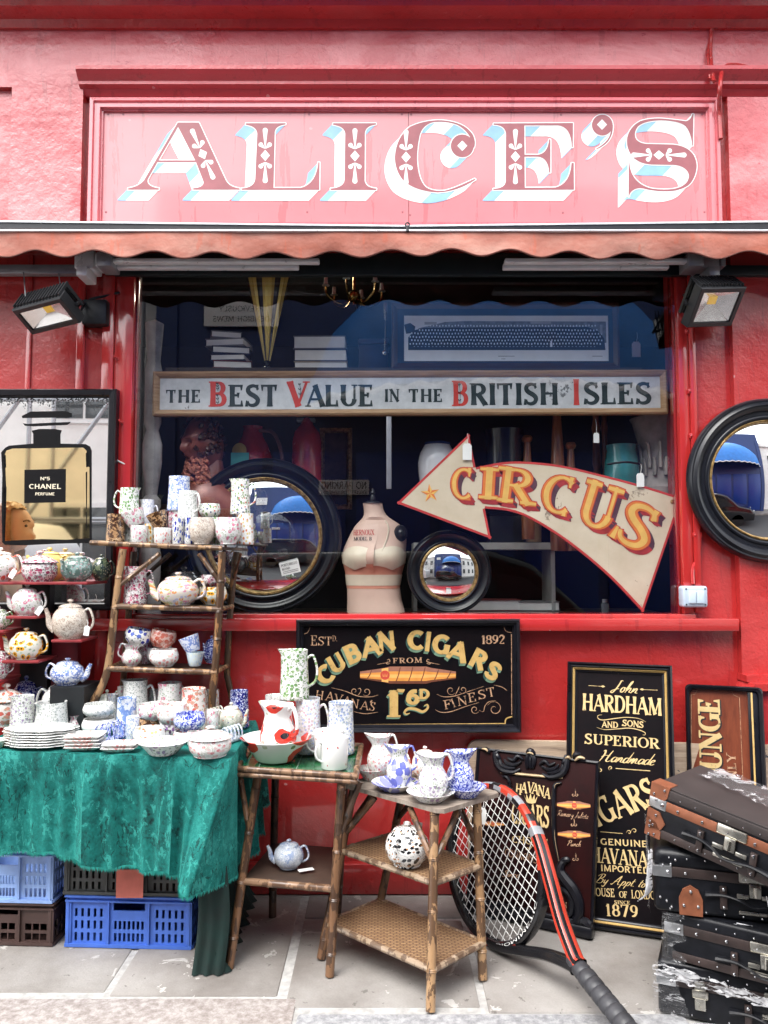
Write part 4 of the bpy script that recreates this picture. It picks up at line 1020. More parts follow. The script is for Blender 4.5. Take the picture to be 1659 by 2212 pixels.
mb = MB(); write(mb, M, 'PORTOBELLO', -W*.42, W*.42, H*.18, H*.2, 'roman', 0, -.003); write(mb, M, 'ROAD', -W*.42, 0, -H*.1, H*.18, 'roman', 0, -.003)
for i in range(2): line(mb, M, [(-W*.4,-H*(.22+.12*i)),(W*.4,-H*(.22+.12*i))], .002, -.003)
obj('lettering', mb, SIGNK, cd, fix=False)
c = P(970,1236,.22); sm = round_mirror(c, S(91,.22), .625, .695, 'small black framed convex mirror under the circus arrow in the window', .14)
q = P(968,1277,.22); mb = MB(); mb.box((q.x-.012,q.y-.036,q.z-.011),(q.x+.012,q.y-.034,q.z+.011)); obj('price_card', mb, PAPER, sm)
# ---------------------------------------------------------------- flat mirror with the painted scent bottle
t = NT('foxed mirror'); v = t.co(); n1 = t.noise(26, 6, .75); gx = t.n('ShaderNodeSeparateXYZ'); t.l(v, gx.inputs[0])
edge = t.math('GREATER_THAN', t.math('ADD', t.math('MULTIPLY', n1, .5), t.math('MULTIPLY', t.math('SUBTRACT', gx.outputs[2], .80), 2.0)), .58)
edge = t.math('MULTIPLY', edge, t.math('GREATER_THAN', t.noise(90,3), .5))
edge2 = t.math('GREATER_THAN', t.noise(45,6,.8), .70); edge = t.math('MAXIMUM', edge, t.math('MULTIPLY', edge2, .6))
col = t.mix(edge, (.84,.85,.86), (.10,.10,.10)); FOX = t.done(col, t.math('ADD', t.math('MULTIPLY', edge, .5), .012), .95)
AMBER = NT('amber tinted mirror').done((.86,.69,.38), .03, 1.0)
M, W, H = frame_from(P(-52,1318,-.03), P(246,1318,-.03), P(-52,843,-.03))
mir = empty('wall_mirror', M @ V((W/2,0,0)), 'flat black framed mirror painted with a black and amber perfume bottle', 'mirror')
mb = MB(); mb.box((.02,-.012,.02),(W-.02,.03,H-.02),0,M); obj('mirror_glass', mb, FOX, mir)
mb = MB(); rectframe(mb, 0, W, 0, H, [(0,.03),(0,-.03),(.006,-.04),(.03,-.038),(.036,-.03),(.040,-.014)], 0, M); obj('frame', mb, SATIN, mir)
Mi = M.inverted()
def mp(x, y):                                            # position read off the enlarged photograph -> board units
    p = Mi @ P(x*.2713*.66364, (1250+y*.2713)*.66364, -.042); return V((p.x, p.z))
mb = MB()
flat(mb, M, [mp(*p) for p in ((60,780),(100,760),(1030,765),(1080,800),(1085,1870),(40,1880),(30,830))], -.0130, 0)
BI = 1
def ink(pts): flat(mb, M, [mp(*p) for p in pts], -.0138, BI)
# a plain square bottle outline, a stopper block and a neck
ink([(15,820),(65,765),(110,740),(400,715),(400,600),(380,560),(470,540),(660,540),(740,555),(725,600),(725,715),(1030,722),(1080,750),(1100,800),(1100,1880),(1075,1900),(1075,1000),(1045,980),(1040,800),(1000,762),(150,775),(75,800),(60,850),(75,1230),(60,1880),(30,1900),(20,1500),(30,1100)])
ink([(20,1890),(110,1880),(500,1860),(800,1868),(1080,1850),(1100,1880),(1060,1905),(700,1915),(300,1935),(60,1930)])
ink([(262,385),(370,330),(790,325),(858,350),(860,395),(770,402),(270,408)]); ink([(275,470),(330,480),(480,470),(850,455),(810,490),(400,508),(300,500)])
for q in ([(40,860),(70,850),(75,1000),(55,1010)],[(45,1240),(80,1230),(75,1500),(60,1850),(45,1870)],[(1030,830),(1070,815),(1068,990),(1035,1000)],[(1030,1060),(1048,1050),(1045,1500),(1035,1500)],[(1035,1540),(1045,1540),(1042,1760),(1034,1760)]): ink(q)
ink([(295,1030),(792,1018),(788,1418),(292,1430)])
INK = plain('black mirror paint', (.004,.004,.005), .6, spec=.15); bt = obj('bottle_painting', mb, [AMBER, INK], mir, fix=False)
mb = MB(); LT = dict(T=.17,t=.15,serif=False)
def mline(tx, x0, x1, y0, y1, big=None):
    a = mp(x0,y1); b = mp(x1,y0); write(mb, M, tx, a.x, b.x, a.y, b.y-a.y, LT, 0, -.0150, big=big)
mline('No5', 485,600,1115,1155); mline('CHANEL', 352,735,1200,1258); mline('PERFUME', 425,658,1302,1336)
obj('lettering', mb, plain('cream letters', (.78,.72,.55), .5), bt, fix=False)
mb = MB(); a = mp(330,2290); b = mp(1130,2200); write(mb, M, 'CHANEL', a.x, b.x, a.y, b.y-a.y, LT, 0, -.0150); obj('lettering', mb, INK, mir, fix=False)
mb = MB(); mb.tube(catmull([P(245,985,-.03), P(256,996,-.02), P(274,1004,-.01)],5), .0035, 6); obj('cable_tie', mb, WHITEP, None, label='short white cord end poking out beside the perfume mirror', cat='cord')
# ---------------------------------------------------------------- lettered board in the window
OAK = NT('oak moulding'); _n = OAK.noise(7,5,.6,OAK.mapr(OAK.co(),(1,1,14))); OAK = OAK.done(OAK.ramp(_n,[(.3,(.30,.17,.08)),(.7,(.50,.32,.18))]), .5)
t = NT('worn white enamel'); n1 = t.noise(9,6,.7); n2 = t.noise(3.4,4,.6); c = t.ramp(n1,[(.3,(.52,.54,.56)),(.6,(.74,.76,.78))])
c = t.mix(t.math('GREATER_THAN', t.math('MULTIPLY', t.noise(16,6,.75), t.noise(2.2,2)), .405), c, (.20,.21,.22)); ENAM = t.done(c, .45)
t = NT('dark green painted letters'); c = t.ramp(t.noise(10,4),[(.35,(.008,.022,.022)),(.7,(.05,.07,.075))]); LGREEN = t.done(c, .4)
LRED = plain('red painted letters', (.66,.055,.04), .45, var=.12)
YB = .16
M, W, H = frame_from(P(331,899,YB), P(1441,895,YB), P(332,804,YB))
bs = empty('window_sign', M @ V((W/2,0,0)), 'long white board in an oak frame lettered The Best Value in the British Isles', 'sign')
mb = MB(); mb.box((.01,.0,.01),(W-.01,.02,H-.01),0,M); obj('board', mb, ENAM, bs)
mb = MB(); fw = S(14,YB); rectframe(mb, 0, W, 0, H, [(0,.025),(0,-.016),(fw*.3,-.022),(fw*.7,-.016),(fw,-.001)], 0, M); obj('frame', mb, OAK, bs)
Mi = M.inverted(); mb = MB(); red = MB()
ZB1 = (490,1190,860/1659); ZB2 = (1300,1190,890/1659)
def bp(z, x, y): p = Mi @ P((z[0]+x*z[2])*.66364, (z[1]+y*z[2])*.66364, YB); return V((p.x, p.z))
ST = dict(T=.22,t=.10,serif=True,sw=.03,sh=.05,waist=.2,kw=.09)
for z, tx, x0, x1, ytop, ybot, m_, ws in ((ZB1,'THE',100,316,152,234,0,.14),(ZB1,'B',370,474,100,258,1,0),(ZB1,'EST',492,800,120,258,0,.08),(ZB1,'V',866,988,100,258,1,0),(ZB1,'ALUE',980,1400,120,258,0,.06),(ZB1,'IN',1470,1562,148,228,0,.1),
                                      (ZB2,'THE',60,262,142,222,0,.14),(ZB2,'B',324,412,92,246,1,0),(ZB2,'RITISH',432,962,106,240,0,.09),(ZB2,'I',1054,1092,82,240,1,0),(ZB2,'SLES',1122,1526,102,236,0,.08)):
    a = bp(z,x0,ybot); b = bp(z,x1,ytop); write(red if m_ else mb, M, tx, a.x, b.x, a.y, b.y-a.y, ST, 0, -.0015, spacing=ws)
for z, x, y0, y1 in ((ZB1,418,110,160),(ZB1,418,180,250),(ZB1,935,110,200),(ZB2,362,100,240)):
    a = bp(z,x,y0); b = bp(z,x+4,y1); line(mb, M, [a,((a.x+b.x)/2+.004,(a.y+b.y)/2),b], .0022, -.0022, 0, 3)
    for k in range(3):
        q = a.lerp(b,(k+.5)/3)
        for sgn in (-1,1): flat(mb, M, [tuple(q), (q.x+sgn*.006,q.y+.004), (q.x+sgn*.008,q.y+.013), (q.x+sgn*.001,q.y+.006)], -.0024-.0001*k-(.00005 if sgn > 0 else 0), 0)
obj('lettering', mb, LGREEN, bs, fix=False); obj('red_initials', red, LRED, bs, fix=False)
# ---------------------------------------------------------------- circus arrow
t = NT('cream sign paint'); c = t.ramp(t.noise(5,5,.6),[(.3,(.56,.46,.33)),(.7,(.70,.60,.46))]); c = t.mix(t.math('GREATER_THAN', t.math('MULTIPLY', t.noise(22,6,.75), t.noise(4,2)), .385), c, (.30,.23,.17)); CREAMP = t.done(c, .5)
CRED = plain('circus red', (.50,.04,.035), .5, var=.15); CYEL = plain('circus yellow', (.74,.44,.11), .5, var=.12); CORG = plain('circus orange', (.66,.17,.03), .5, var=.1); CDRK = plain('circus dark shade', (.09,.035,.05), .5, var=.3); CRS = plain('circus red shade', (.36,.03,.03), .5, var=.3)
YC = .10; ZA = (1280,1400,950/1659)
def ap(x, y): p = P((ZA[0]+x*ZA[2])*.66364, (ZA[1]+y*ZA[2])*.66364, YC); return V((p.x, p.z))
MC = Matrix.Translation((0,YC,0))
outl = [(430,22),(468,212)] + [(p.x,p.y) for p in catmull([(468,212,0),(620,183,0),(760,180,0),(950,200,0),(1150,245,0),(1400,310,0),(1612,375,0)],4)][1:] + [(1612,470),(1420,1035)] + [(p.x,p.y) for p in catmull([(1420,1035,0),(1240,845,0),(1060,690,0),(900,575,0),(760,495,0),(650,458,0),(520,445,0)],4)][1:] + [(555,617),(22,415)]
po = [ap(*p) for p in outl]
ar = empty('circus_sign', (po[0].x,YC,po[-1].y-.1), 'cream arrow shaped board lettered CIRCUS hanging in the window', 'sign')
mb = MB(); mb.prism([(p.x,p.y) for p in po], YC, YC+.016, 0, None, 1)
obj('arrow_board', mb, [CREAMP, CRED], ar)
mb = MB()
for i in range(len(po)):
    a, b = po[i], po[(i+1)%len(po)]; e = (b-a).normalized(); n_ = V((e.y,-e.x))
    if (ccw(po) is po): n_ = V((-e.y, e.x))
    q = [a, b, b+n_*.011, a+n_*.011]; flat(mb, MC, [tuple(p) for p in q], -.0006-.00004*(i%5), 0)
obj('border', mb, CRED, ar, fix=False)
mb = MB(); CS = dict(T=.235,t=.115,serif=True,sw=.07,sh=.13,kw=.12)
for ch, cx, cy, w_, h_, rot in (('C',392,305,120,186,-3),('I',543,303,92,184,-4),('R',702,318,190,205,-8),('C',938,366,175,228,-14),('U',1172,432,205,268,-18),('S',1388,545,205,262,-30)):
    c = ap(cx,cy); e = ap(cx+100,cy)-c; sc = e.length/100; a = radians(rot)
    def wf(x, y, c=c, sc=sc, a=a): return (c.x + sc*(x*cos(a)-y*sin(a)), c.y + sc*(x*sin(a)+y*cos(a)))
    write(mb, MC, ch, -w_/2, w_/2, -h_/2, h_, CS, 1, -.0035, warp=wf, shadow=(.021,-.023,3,2), outline=(.0035,4), spacing=0, inner=(.55,0,.012))
c = ap(210,360); R = (ap(210,305)-c).length
for i in range(5):
    a = radians(96+72*i); tip = V((c.x+R*cos(a), c.y+R*sin(a)))
    for sgn in (-1,1):
        b = a+sgn*radians(36); q = V((c.x+R*.38*cos(b), c.y+R*.38*sin(b))); flat(mb, MC, [tuple(c), tuple(tip), tuple(q)], -.001, 1 if sgn > 0 else 0)
obj('lettering', mb, [CYEL, CORG, CDRK, CRS, CRED], ar, fix=False)
mb = MB(); q = ap(1586,407); mb.lathe([(0,.004),(.004,.004),(.006,.002),(.010,.002),(.010,0)],16,0,Matrix.Translation((q.x,YC-.001,q.y)) @ FACE); obj('eyelet', mb, GILT, ar)
# ---------------------------------------------------------------- tie on labels
def hang_tag(u, v, Y, hpx, label, top, ang=0):
    q = P(u,v,Y); h = S(hpx,Y); w_ = h*.55; M = Matrix.Translation(q) @ Matrix.Rotation(radians(ang),4,'Y')
    t = empty('price_tag', q, label, 'price tag', 'white tie on price tags')
    mb = MB(); mb.prism([(-w_/2,-h),(w_/2,-h),(w_/2,-h*.15),(w_*.3,0),(-w_*.3,0),(-w_/2,-h*.15)], -.0008, .0008, 0, M); obj('card', mb, PAPER, t)
    mb = MB(); mb.tube(catmull([M @ V((0,-.002,-h*.12)), (q+P(*top,Y))/2+V((.004,0,0)), P(*top,Y)],4), .0012, 5); obj('string', mb, PAPER, t)
hang_tag(1009,958,YC-.01,36,'white price tag hanging on the point of the circus arrow',(1010,936))
hang_tag(1288,935,.2,22,'white price tag hanging under the lettered board',(1286,905))
hang_tag(1383,1022,YC-.012,30,'white price tag on the teal vase at the arrow shaft',(1384,1002))
hang_tag(1374,738,.3,34,'pale price tag hanging right of the framed group photograph',(1376,718))
# ---------------------------------------------------------------- dressmaker's bust
Y0 = .32
def bp_(x, y): p = P((900+x*.48222)*.66364, (1400+y*.48222)*.66364, Y0); return V((p.x, p.z))
rows = [(495,583,715),(540,590,722),(580,590,745),(610,565,790),(640,535,838),(680,510,866),(740,480,878),(800,452,874),(850,444,870),(900,450,864),(960,466,848),(1050,476,832),(1150,478,845),(1262,474,880)]
def loftrow(y):
    for a, b in zip(rows, rows[1:]):
        if a[0] <= y <= b[0]:
            f = (y-a[0])/(b[0]-a[0]); L = a[1]+(b[1]-a[1])*f; R = a[2]+(b[2]-a[2])*f; break
    l = bp_(L,y); r = bp_(R,y); cx = (l.x+r.x)/2; rx = (r.x-l.x)/2
    bust = .045*math.exp(-((y-860)/75)**2); ry = rx*(.62 if y > 600 else .85)
    return cx, l.y, rx, ry, bust
def loftpt(y, a, off=0):
    cx, z, rx, ry, bu = loftrow(y)
    fx = sin(a); fy = -cos(a)
    e = bu*max(0,-fy)**2*(.75+.25*cos(2*(a)*2.2+pi)) if fy < 0 else 0
    return V((cx+(rx+off)*fx, Y0+(ry+off)*fy - e, z))
def loft(ys, offs=0, a0=0, a1=2*pi, n=40):
    mb = MB(); k = len(ys); vs = [loftpt(y, a0+(a1-a0)*j/n, offs) for y in ys for j in range(n+1)]
    mb.add(vs, [(i*(n+1)+j, i*(n+1)+j+1, (i+1)*(n+1)+j+1, (i+1)*(n+1)+j) for i in range(k-1) for j in range(n)], 0, True); return mb
BUSTM = plain('pale bust cloth', (.60,.42,.34), .6, var=.07, scale=6); BRAM = plain('cream cups', (.66,.58,.45), .5, var=.05); SALM = plain('salmon band', (.58,.25,.17), .6, var=.08)
du = empty('dress_form', (bp_(660,1262).x,Y0,1.245), 'pale pink dressmaker\'s bust with cream cups and black arm cap in the window', 'dress form')
ys = [495+i*(1262-495)/40 for i in range(41)]; body = obj('torso', loft(ys), BUSTM, du, fix=False)
mb = MB(); c = loftrow(495); mb.lathe([(0,.012),(c[2]*.5,.012),(c[2]*.98,.003),(c[2],0)],32,0,Matrix.Translation((c[0],Y0,c[1]))); mb.lathe([(.012,.01),(.014,.03),(.008,.045),(.013,.055),(.006,.075),(0,.08)],16,0,Matrix.Translation((c[0],Y0,c[1]))); obj('neck_cap', mb, BLACK, du)
mb = MB(); n = 40; tops = lambda a: 812 - 26*abs(sin(a*2.6)) + 60*min(1,max(0,abs(a)-1.0)); bots = lambda a: 945 - 30*abs(cos(a*2.4)) - 30*min(1,max(0,abs(a)-.9))
vs = []; 
for j in range(n+1):
    a = -1.5+3.0*j/n
    for i in range(7): vs.append(loftpt(tops(a)+(bots(a)-tops(a))*i/6, a, .004))
mb.add(vs, [(j*7+i, j*7+i+1, (j+1)*7+i+1, (j+1)*7+i) for j in range(n) for i in range(6)], 0, True); obj('cups', mb, BRAM, du, fix=False)
obj('salmon_band', loft([905+i*6 for i in range(28)], .0018), SALM, du, fix=False); obj('waist_band', loft([975+i*6 for i in range(13)], .0034), BRAM, du, fix=False)
mb = MB(); mb.tube([loftpt(615+i*20, .45-.012*i*1.6, .003) for i in range(11)], .0045, 6, flat=.5); obj('strap', mb, BRAM, du)
q = loftpt(700,.95); mb = MB(); mb.lathe([(0,.022),(.012,.022),(.02,.014),(.034,.012),(.038,0)],24,0,Matrix.Translation(q) @ Matrix.Rotation(radians(28),4,'Z') @ FACE @ Matrix.Diagonal((1,1.15,1,1))); obj('arm_cap', mb, BLACK, du)
def cloth_write(tx, x0, x1, y0, y1, mi):
    tmp = MB(); a = bp_(x0,y1); b = bp_(x1,y0); write(tmp, Matrix.Identity(4), tx, a.x, b.x, a.y, b.y-a.y, 'roman', 0, 0)
    za = bp_(0,0).y; zb = bp_(0,1000).y
    for p in tmp.v:
        y = (za-p.z)/(za-zb)*1000; cx, z, rx, ry, bu = loftrow(y); a_ = math.asin(max(-.95,min(.95,(p.x-cx)/rx)))
        q = loftpt(y, a_, .002); mb.v.append(V((p.x, q.y-.0012, p.z)))
    o = len(mb.v)-len(tmp.v)
    for f in tmp.f: mb.f.append(tuple(i+o for i in f)); mb.m.append(mi); mb.sm.append(False)
mb = MB(); cloth_write('ernoux',0,0,0,0,0) if False else None
cloth_write('HERNOUX',522,660,676,712,1); cloth_write('MODEL B',524,644,724,748,0); obj('lettering', mb, [SIGNK, plain('red print', (.45,.06,.05), .6)], du, fix=False)
# ---------------------------------------------------------------- shelf of books, trophy and framed photograph above the board
zs = P(830,797,.22).z
mb = MB(); mb.box((-1.10,.19,zs-.03),(1.30,.60,zs)); obj('window_shelf', mb, DECK, None, label='dark shelf across the window behind the lettered board', cat='shelf')
PAGE = plain('book pages', (.84,.82,.78), .8, var=.12, scale=8); COVS = [plain('book cloth grey', (.16,.16,.17), .7), plain('book cloth navy', (.02,.03,.07), .6), plain('book cloth buff', (.35,.28,.20), .7), plain('book cloth maroon', (.16,.03,.03), .6)]
def book(x0, x1, z0, h, y, rot, cov, label, group):
    t = empty('book', ((x0+x1)/2,y,z0), label, 'book', group, (0,0,radians(rot)))
    w_ = x1-x0; d = .15
    mb = MB(); mb.bbox((-w_/2,-d/2,0),(w_/2,d/2,.005),.001); mb.bbox((-w_/2,-d/2,h-.005),(w_/2,d/2,h),.001); mb.bbox((-w_/2,d/2-.004,.0045),(w_/2,d/2,h-.0045),.001); obj('cover', mb, COVS[cov], t, world=False)
    mb = MB(); mb.box((-w_/2+.006,-d/2+.005,.005),(w_/2-.006,d/2-.005,h-.005)); obj('pages', mb, PAGE, t, world=False)
yy = .28; z = zs
for i, (u0,u1,h,cov,rot,lb) in enumerate(((463,545,.040,3,8,'red mottled book at the bottom of the leaning pile'),(462,537,.034,1,-4,'second book up in the leaning pile of five'),(460,540,.038,1,10,'middle book of the leaning pile of five'),(452,538,.040,0,-8,'grey book second from top of the leaning pile'),(455,520,.036,0,14,'grey book on top of the leaning pile'))):
    book(P(u0,770,yy).x, P(u1,770,yy).x, z, h, yy, rot, cov, lb, 'books stacked on the window shelf'); z += h+.001
z = zs
for i, (u0,u1,h,cov,lb) in enumerate(((638,752,.036,2,'buff book at the bottom of the neat pile'),(638,751,.062,1,'thick white paged book in the middle of the neat pile'),(637,749,.068,0,'thick grey paged book on top of the neat pile'))):
    book(P(u0,770,yy).x, P(u1,770,yy).x, z, h, yy, 1-i, cov, lb, 'books stacked on the window shelf'); z += h+.001
a = P(775,795,.30); b = P(838,735,.30); bx = empty('box', (a.x,.30,zs), 'dark wooden box on the window shelf beside the books', 'box'); mb = MB(); mb.bbox((a.x,.27,zs),(b.x,.45,b.z-.03),.004); obj('body', mb, plain('dark maroon wood', (.03,.008,.012), .35), bx); mb = MB(); mb.bbox((a.x-.004,.266,b.z-.028),(b.x+.004,.454,b.z),.004); obj('lid', mb, plain('dark maroon wood lid', (.035,.010,.014), .3), bx)
# ribbed glass trumpet vase
TV = NT('gold ribbed glass').done((.86,.66,.20), .25, .3); TG = NT('smoke glass ribs').done((.05,.055,.06), .1, 0, .8)
t = empty('trumpet_vase', (P(575,799,.27).x,.27,zs), 'tall ribbed gold and glass trumpet vase on the window shelf', 'vase')
mb = MB(); n = 18; c = P(577,799,.27); zt = P(577,590,.27).z; r0 = .012; r1 = S(46,.27)
for j in range(n):
    a0 = 2*pi*j/n; a1 = 2*pi*(j+1)/n; am = (a0+a1)/2
    f = lambda r, a, z: V((c.x+r*cos(a), .27+r*sin(a), z))
    z0 = zs+.05
    mb.add([f(r0,a0,z0), f(r0*1.25,am,z0), f(r0,a1,z0), f(r1,a0,zt), f(r1*1.08,am,zt), f(r1,a1,zt)], [(0,1,4,3),(1,2,5,4)], 1 if j % 3 == 0 else 0, False)
obj('trumpet', mb, [TV, TG], t, fix=False)
mb = MB(); mb.lathe([(.055,0),(.055,.006),(.03,.014),(.012,.03),(.010,.04),(.018,.048),(.012,.056)],24,0,Matrix.Translation((c.x,.27,zs))); obj('foot', mb, TG, t)
# panoramic group photograph
MATB = plain('dark wood frame', (.05,.018,.016), .4); MOUNT = plain('navy mount', (.012,.022,.05), .7); PRINT = plain('old photograph paper', (.86,.88,.90), .5, var=.04); CROWD = plain('photograph dark tone', (.015,.017,.022), .6, var=.5, scale=90); MIDT = plain('photograph mid tone', (.20,.22,.24), .6, var=.4, scale=40)
YP = .20; M, W, H = frame_from(P(846,797,YP), P(1338,797,YP), P(846,655,YP))
pf = empty('framed_photograph', M @ V((W/2,0,0)), 'long framed black and white group photograph on the window shelf', 'framed picture')
mb = MB(); rectframe(mb, 0, W, 0, H, [(0,.03),(0,-.012),(.012,-.016),(.03,-.002)], 0, M); obj('frame', mb, MATB, pf); mb = MB(); mb.box((.02,.001,.02),(W-.02,.02,H-.02),0,M); obj('mount', mb, MOUNT, pf)
Mi = M.inverted(); a = Mi @ P(873,780,YP); b = Mi @ P(1313,682,YP); mb = MB(); w_ = b.x-a.x; h_ = b.z-a.z
flat(mb, M, [(a.x,a.z),(b.x,a.z),(b.x,b.z),(a.x,b.z)], -.0006, 0)
q = lambda fx, fy: (a.x+w_*fx, a.z+h_*fy)
flat(mb, M, [q(.07,.72),q(.2,.86),q(.3,.88),q(.99,.87),q(.99,.4),q(.07,.4)], -.0010, 2)
flat(mb, M, [q(.02,.24),q(.02,.52),q(.05,.68),q(.1,.73),q(.9,.75),q(.95,.66),q(.98,.5),q(.985,.24)], -.0014, 1)
flat(mb, M, [q(.01,.6),q(.0,.8),q(.03,.84),q(.055,.76),q(.05,.62)], -.0012, 1)
rr = random.Random(3)
for r in range(6):
    n = 62
    for i in range(n):
        fx = .03+.02*(5-r)*.2*0+.945*(i+.5*(r%2))/n; fy = .38+r*.075 + rr.uniform(-.008,.008) + (.02 if r == 5 else 0)
        if (r >= 4 and (fx < .07 or fx > .95)): continue
        s_ = .0042; x, y = q(fx,fy); flat(mb, M, [(x-s_*.75,y-s_),(x+s_*.75,y-s_),(x+s_*.75,y+s_),(x-s_*.75,y+s_)], -.0017, 0)
    if r == 0:
        for i in range(50):
            x, y = q(.05+.9*i/50, .31); flat(mb, M, [(x-.004,y),(x+.004,y),(x+.003,y+.004),(x-.003,y+.004)], -.0017, 3)
x, y = q(.72,.36); flat(mb, M, [(x-.006,y-.012),(x+.006,y-.012),(x+.004,y+.02),(x-.004,y+.02)], -.0019, 0)
for fx, fy, fw, fh in ((.1,.80,.06,.06),(.62,.82,.1,.05),(.96,.6,.012,.2)): x, y = q(fx,fy); flat(mb, M, [(x,y),(x+w_*fw,y),(x+w_*fw,y+h_*fh),(x,y+h_*fh)], -.0019, 3)
for fx, w2 in ((.46,.08),(.475,.02),(.92,.05)): x, y = q(fx,.10 if w2 > .03 else .04); flat(mb, M, [(x,y),(x+w_*w2,y),(x+w_*w2,y+.003),(x,y+.003)], -.0012, 2)
obj('print', mb, [PRINT, CROWD, MIDT, plain('photograph light tone', (.42,.44,.46), .6)], pf, fix=False)
# ---------------------------------------------------------------- dim things lower in the window
def lathe_thing(name, label, cat, u, v0, v1, Y, prof, mat, pname='body', n=40, group=None):
    """prof: (radius px, photo v)"""
    c = P(u, v1, Y); t = empty(name, c, label, cat, group); mb = MB()
    mb.lathe([(S(r,Y), P(u,v,Y).z) for r, v in prof], n, 0, Matrix.Translation((c.x,Y,0))); obj(pname, mb, mat, t); return t
PORC = plain('white porcelain', (.72,.73,.76), .15, coat=.5, var=.04); NAVYG = plain('navy glaze', (.02,.04,.13), .2)
tv = lathe_thing('vase', 'white bulbous vase with a blue rim behind the circus arrow', 'vase', 945, 955, 1100, .42, [(0,1099),(28,1099),(36,1060),(41,1020),(42,1000),(38,980),(30,966),(27,960),(25,960)], PORC)
mb = MB(); c = P(945,960,.42); mb.tube([V((c.x+S(26.5,.42)*cos(a),.42+S(26.5,.42)*sin(a),c.z+.002)) for a in [2*pi*i/32 for i in range(33)]], .008, 8); obj('rim', mb, NAVYG, tv)
lathe_thing('top_hat', 'black silk hat standing brim down behind the circus arrow', 'hat', 1090, 928, 1060, .45, [(0,930),(44,930),(44,932),(40,950),(39,1000),(39,1040),(60,1046),(60,1050),(0,1050)], plain('black silk', (.010,.014,.022), .22, coat=.2))
WOODC = NT('turned wood'); _n = WOODC.noise(5,5,.6,WOODC.mapr(WOODC.co(),(6,6,1))); WOODC = WOODC.done(WOODC.ramp(_n,[(.3,(.16,.045,.018)),(.7,(.38,.15,.06))]), .3, coat=.4)
for u, vt, r, v1, lb in ((1141,940,8,1165,'wooden club with a round knob nearest the black hat'),(1207,880,10,1190,'longest wooden bat rising above the circus arrow'),(1236,955,8,1190,'short wooden club right of the longest bat')):
    t = lathe_thing('wooden_club', lb, 'club', u, vt, v1, .40, [(0,v1),(r*1.7,v1),(r*1.9,v1-90),(r*1.1,vt+50),(r*.85,vt+16),(r*1.3,vt+13),(r*1.5,vt+7),(r*1.1,vt+1),(0,vt)], WOODC, 'shaft', 20, 'wooden clubs standing behind the arrow')
tea = lathe_thing('jug', 'teal enamel jug with a black handle behind the arrow shaft', 'jug', 1345, 965, 1120, .40, [(0,1119),(38,1119),(40,1060),(36,1000),(31,975),(33,962),(31,962),(29,976)], plain('teal enamel', (.05,.24,.25), .18, coat=.5))
mb = MB(); a = P(1312,1003,.27); b = P(1385,1003,.27); mb.tube(catmull([a, (a+b)/2+V((0,-.03,.008)), b],5), .006, 6); obj('handle', mb, BLACK, tea)
cap = lathe_thing('stone_capital', 'carved grey stone capital at the right of the window', 'stone capital', 1424, 905, 1130, .42, [(0,1130),(40,1130),(46,1110),(46,1095),(40,1085),(48,1070),(50,1055),(42,1045),(38,1030),(40,960),(52,915),(58,905),(0,905)], plain('weathered stone', (.30,.27,.26), .9, var=.35, scale=12, bump=.8, bscale=25), 'bell')
mb = MB(); c = P(1424,1030,.42)
for i in range(12):
    a = 2*pi*i/12
    for k, (h0, h1, ro) in enumerate(((0,.09,.012),(.04,.17,.02))):
        aa = a + k*pi/12; r = S(41,.42)
        pts = [V((c.x+(r+ro*f**2*1.6+.004)*cos(aa), .42+(r+ro*f**2*1.6+.004)*sin(aa), c.z+h0+(h1-h0)*sin(f*1.75)/sin(1.75)*.98)) for f in [i_/5 for i_ in range(6)]]
        mb.tube(pts, [.016,.019,.018,.015,.012,.006], 6, flat=.5)
obj('acanthus_leaves', mb, plain('weathered stone leaf', (.34,.31,.29), .9, var=.35, scale=12), cap)
# bearded bust
BR = NT('copper bust'); BR = BR.done(BR.ramp(BR.noise(9,4),[(.3,(.12,.028,.022)),(.7,(.30,.085,.06))]), .3, .1)
BHAIR = plain('dark bust hair', (.045,.014,.012), .4, var=.4, scale=30); BBEARD = plain('copper beard with painted light', (.42,.15,.10), .35, var=.3, scale=30)  # beard paler than the head: the light on it is put into its colour
hb = bmesh.new(); bmesh.ops.create_uvsphere(hb, u_segments=64, v_segments=48, radius=1)
for vv in hb.verts:
    x, y, z = vv.co; d = 1.0; fr = max(0,-x)**1.5
    d += .20*fr*math.exp(-((z+.10)/.14)**2 - (y/.17)**2) + .16*fr*math.exp(-((z-.08)/.20)**2 - (y/.10)**2)
    d -= .20*fr*math.exp(-((z-.12)/.09)**2 - ((abs(y)-.34)/.17)**2); d += .12*fr*math.exp(-((z-.28)/.08)**2)
    d += .09*fr*math.exp(-((z+.10)/.18)**2 - ((abs(y)-.50)/.18)**2) + .14*fr*math.exp(-((z+.34)/.06)**2 - (y/.26)**2) - .10*fr*math.exp(-((z+.42)/.04)**2 - (y/.25)**2) + .14*fr*math.exp(-((z+.50)/.06)**2 - (y/.24)**2)
    vv.co = V((x*d*.105, y*.088*(1-.22*max(0,-z)), z*.150))
bu = empty('bust', P(440,1100,.34), 'dark copper bust of a bearded man in the window', 'bust')
Mb = Matrix.Translation(P(440,962,.34)) @ Matrix.Rotation(radians(38),4,'Z') @ Matrix.Rotation(radians(-8),4,'Y')
mb = MB(); mb.bm(hb, 0, Mb, True); hd_ = obj('head', mb, BR, bu)
rr = random.Random(11); mb = MB(); mh = MB()
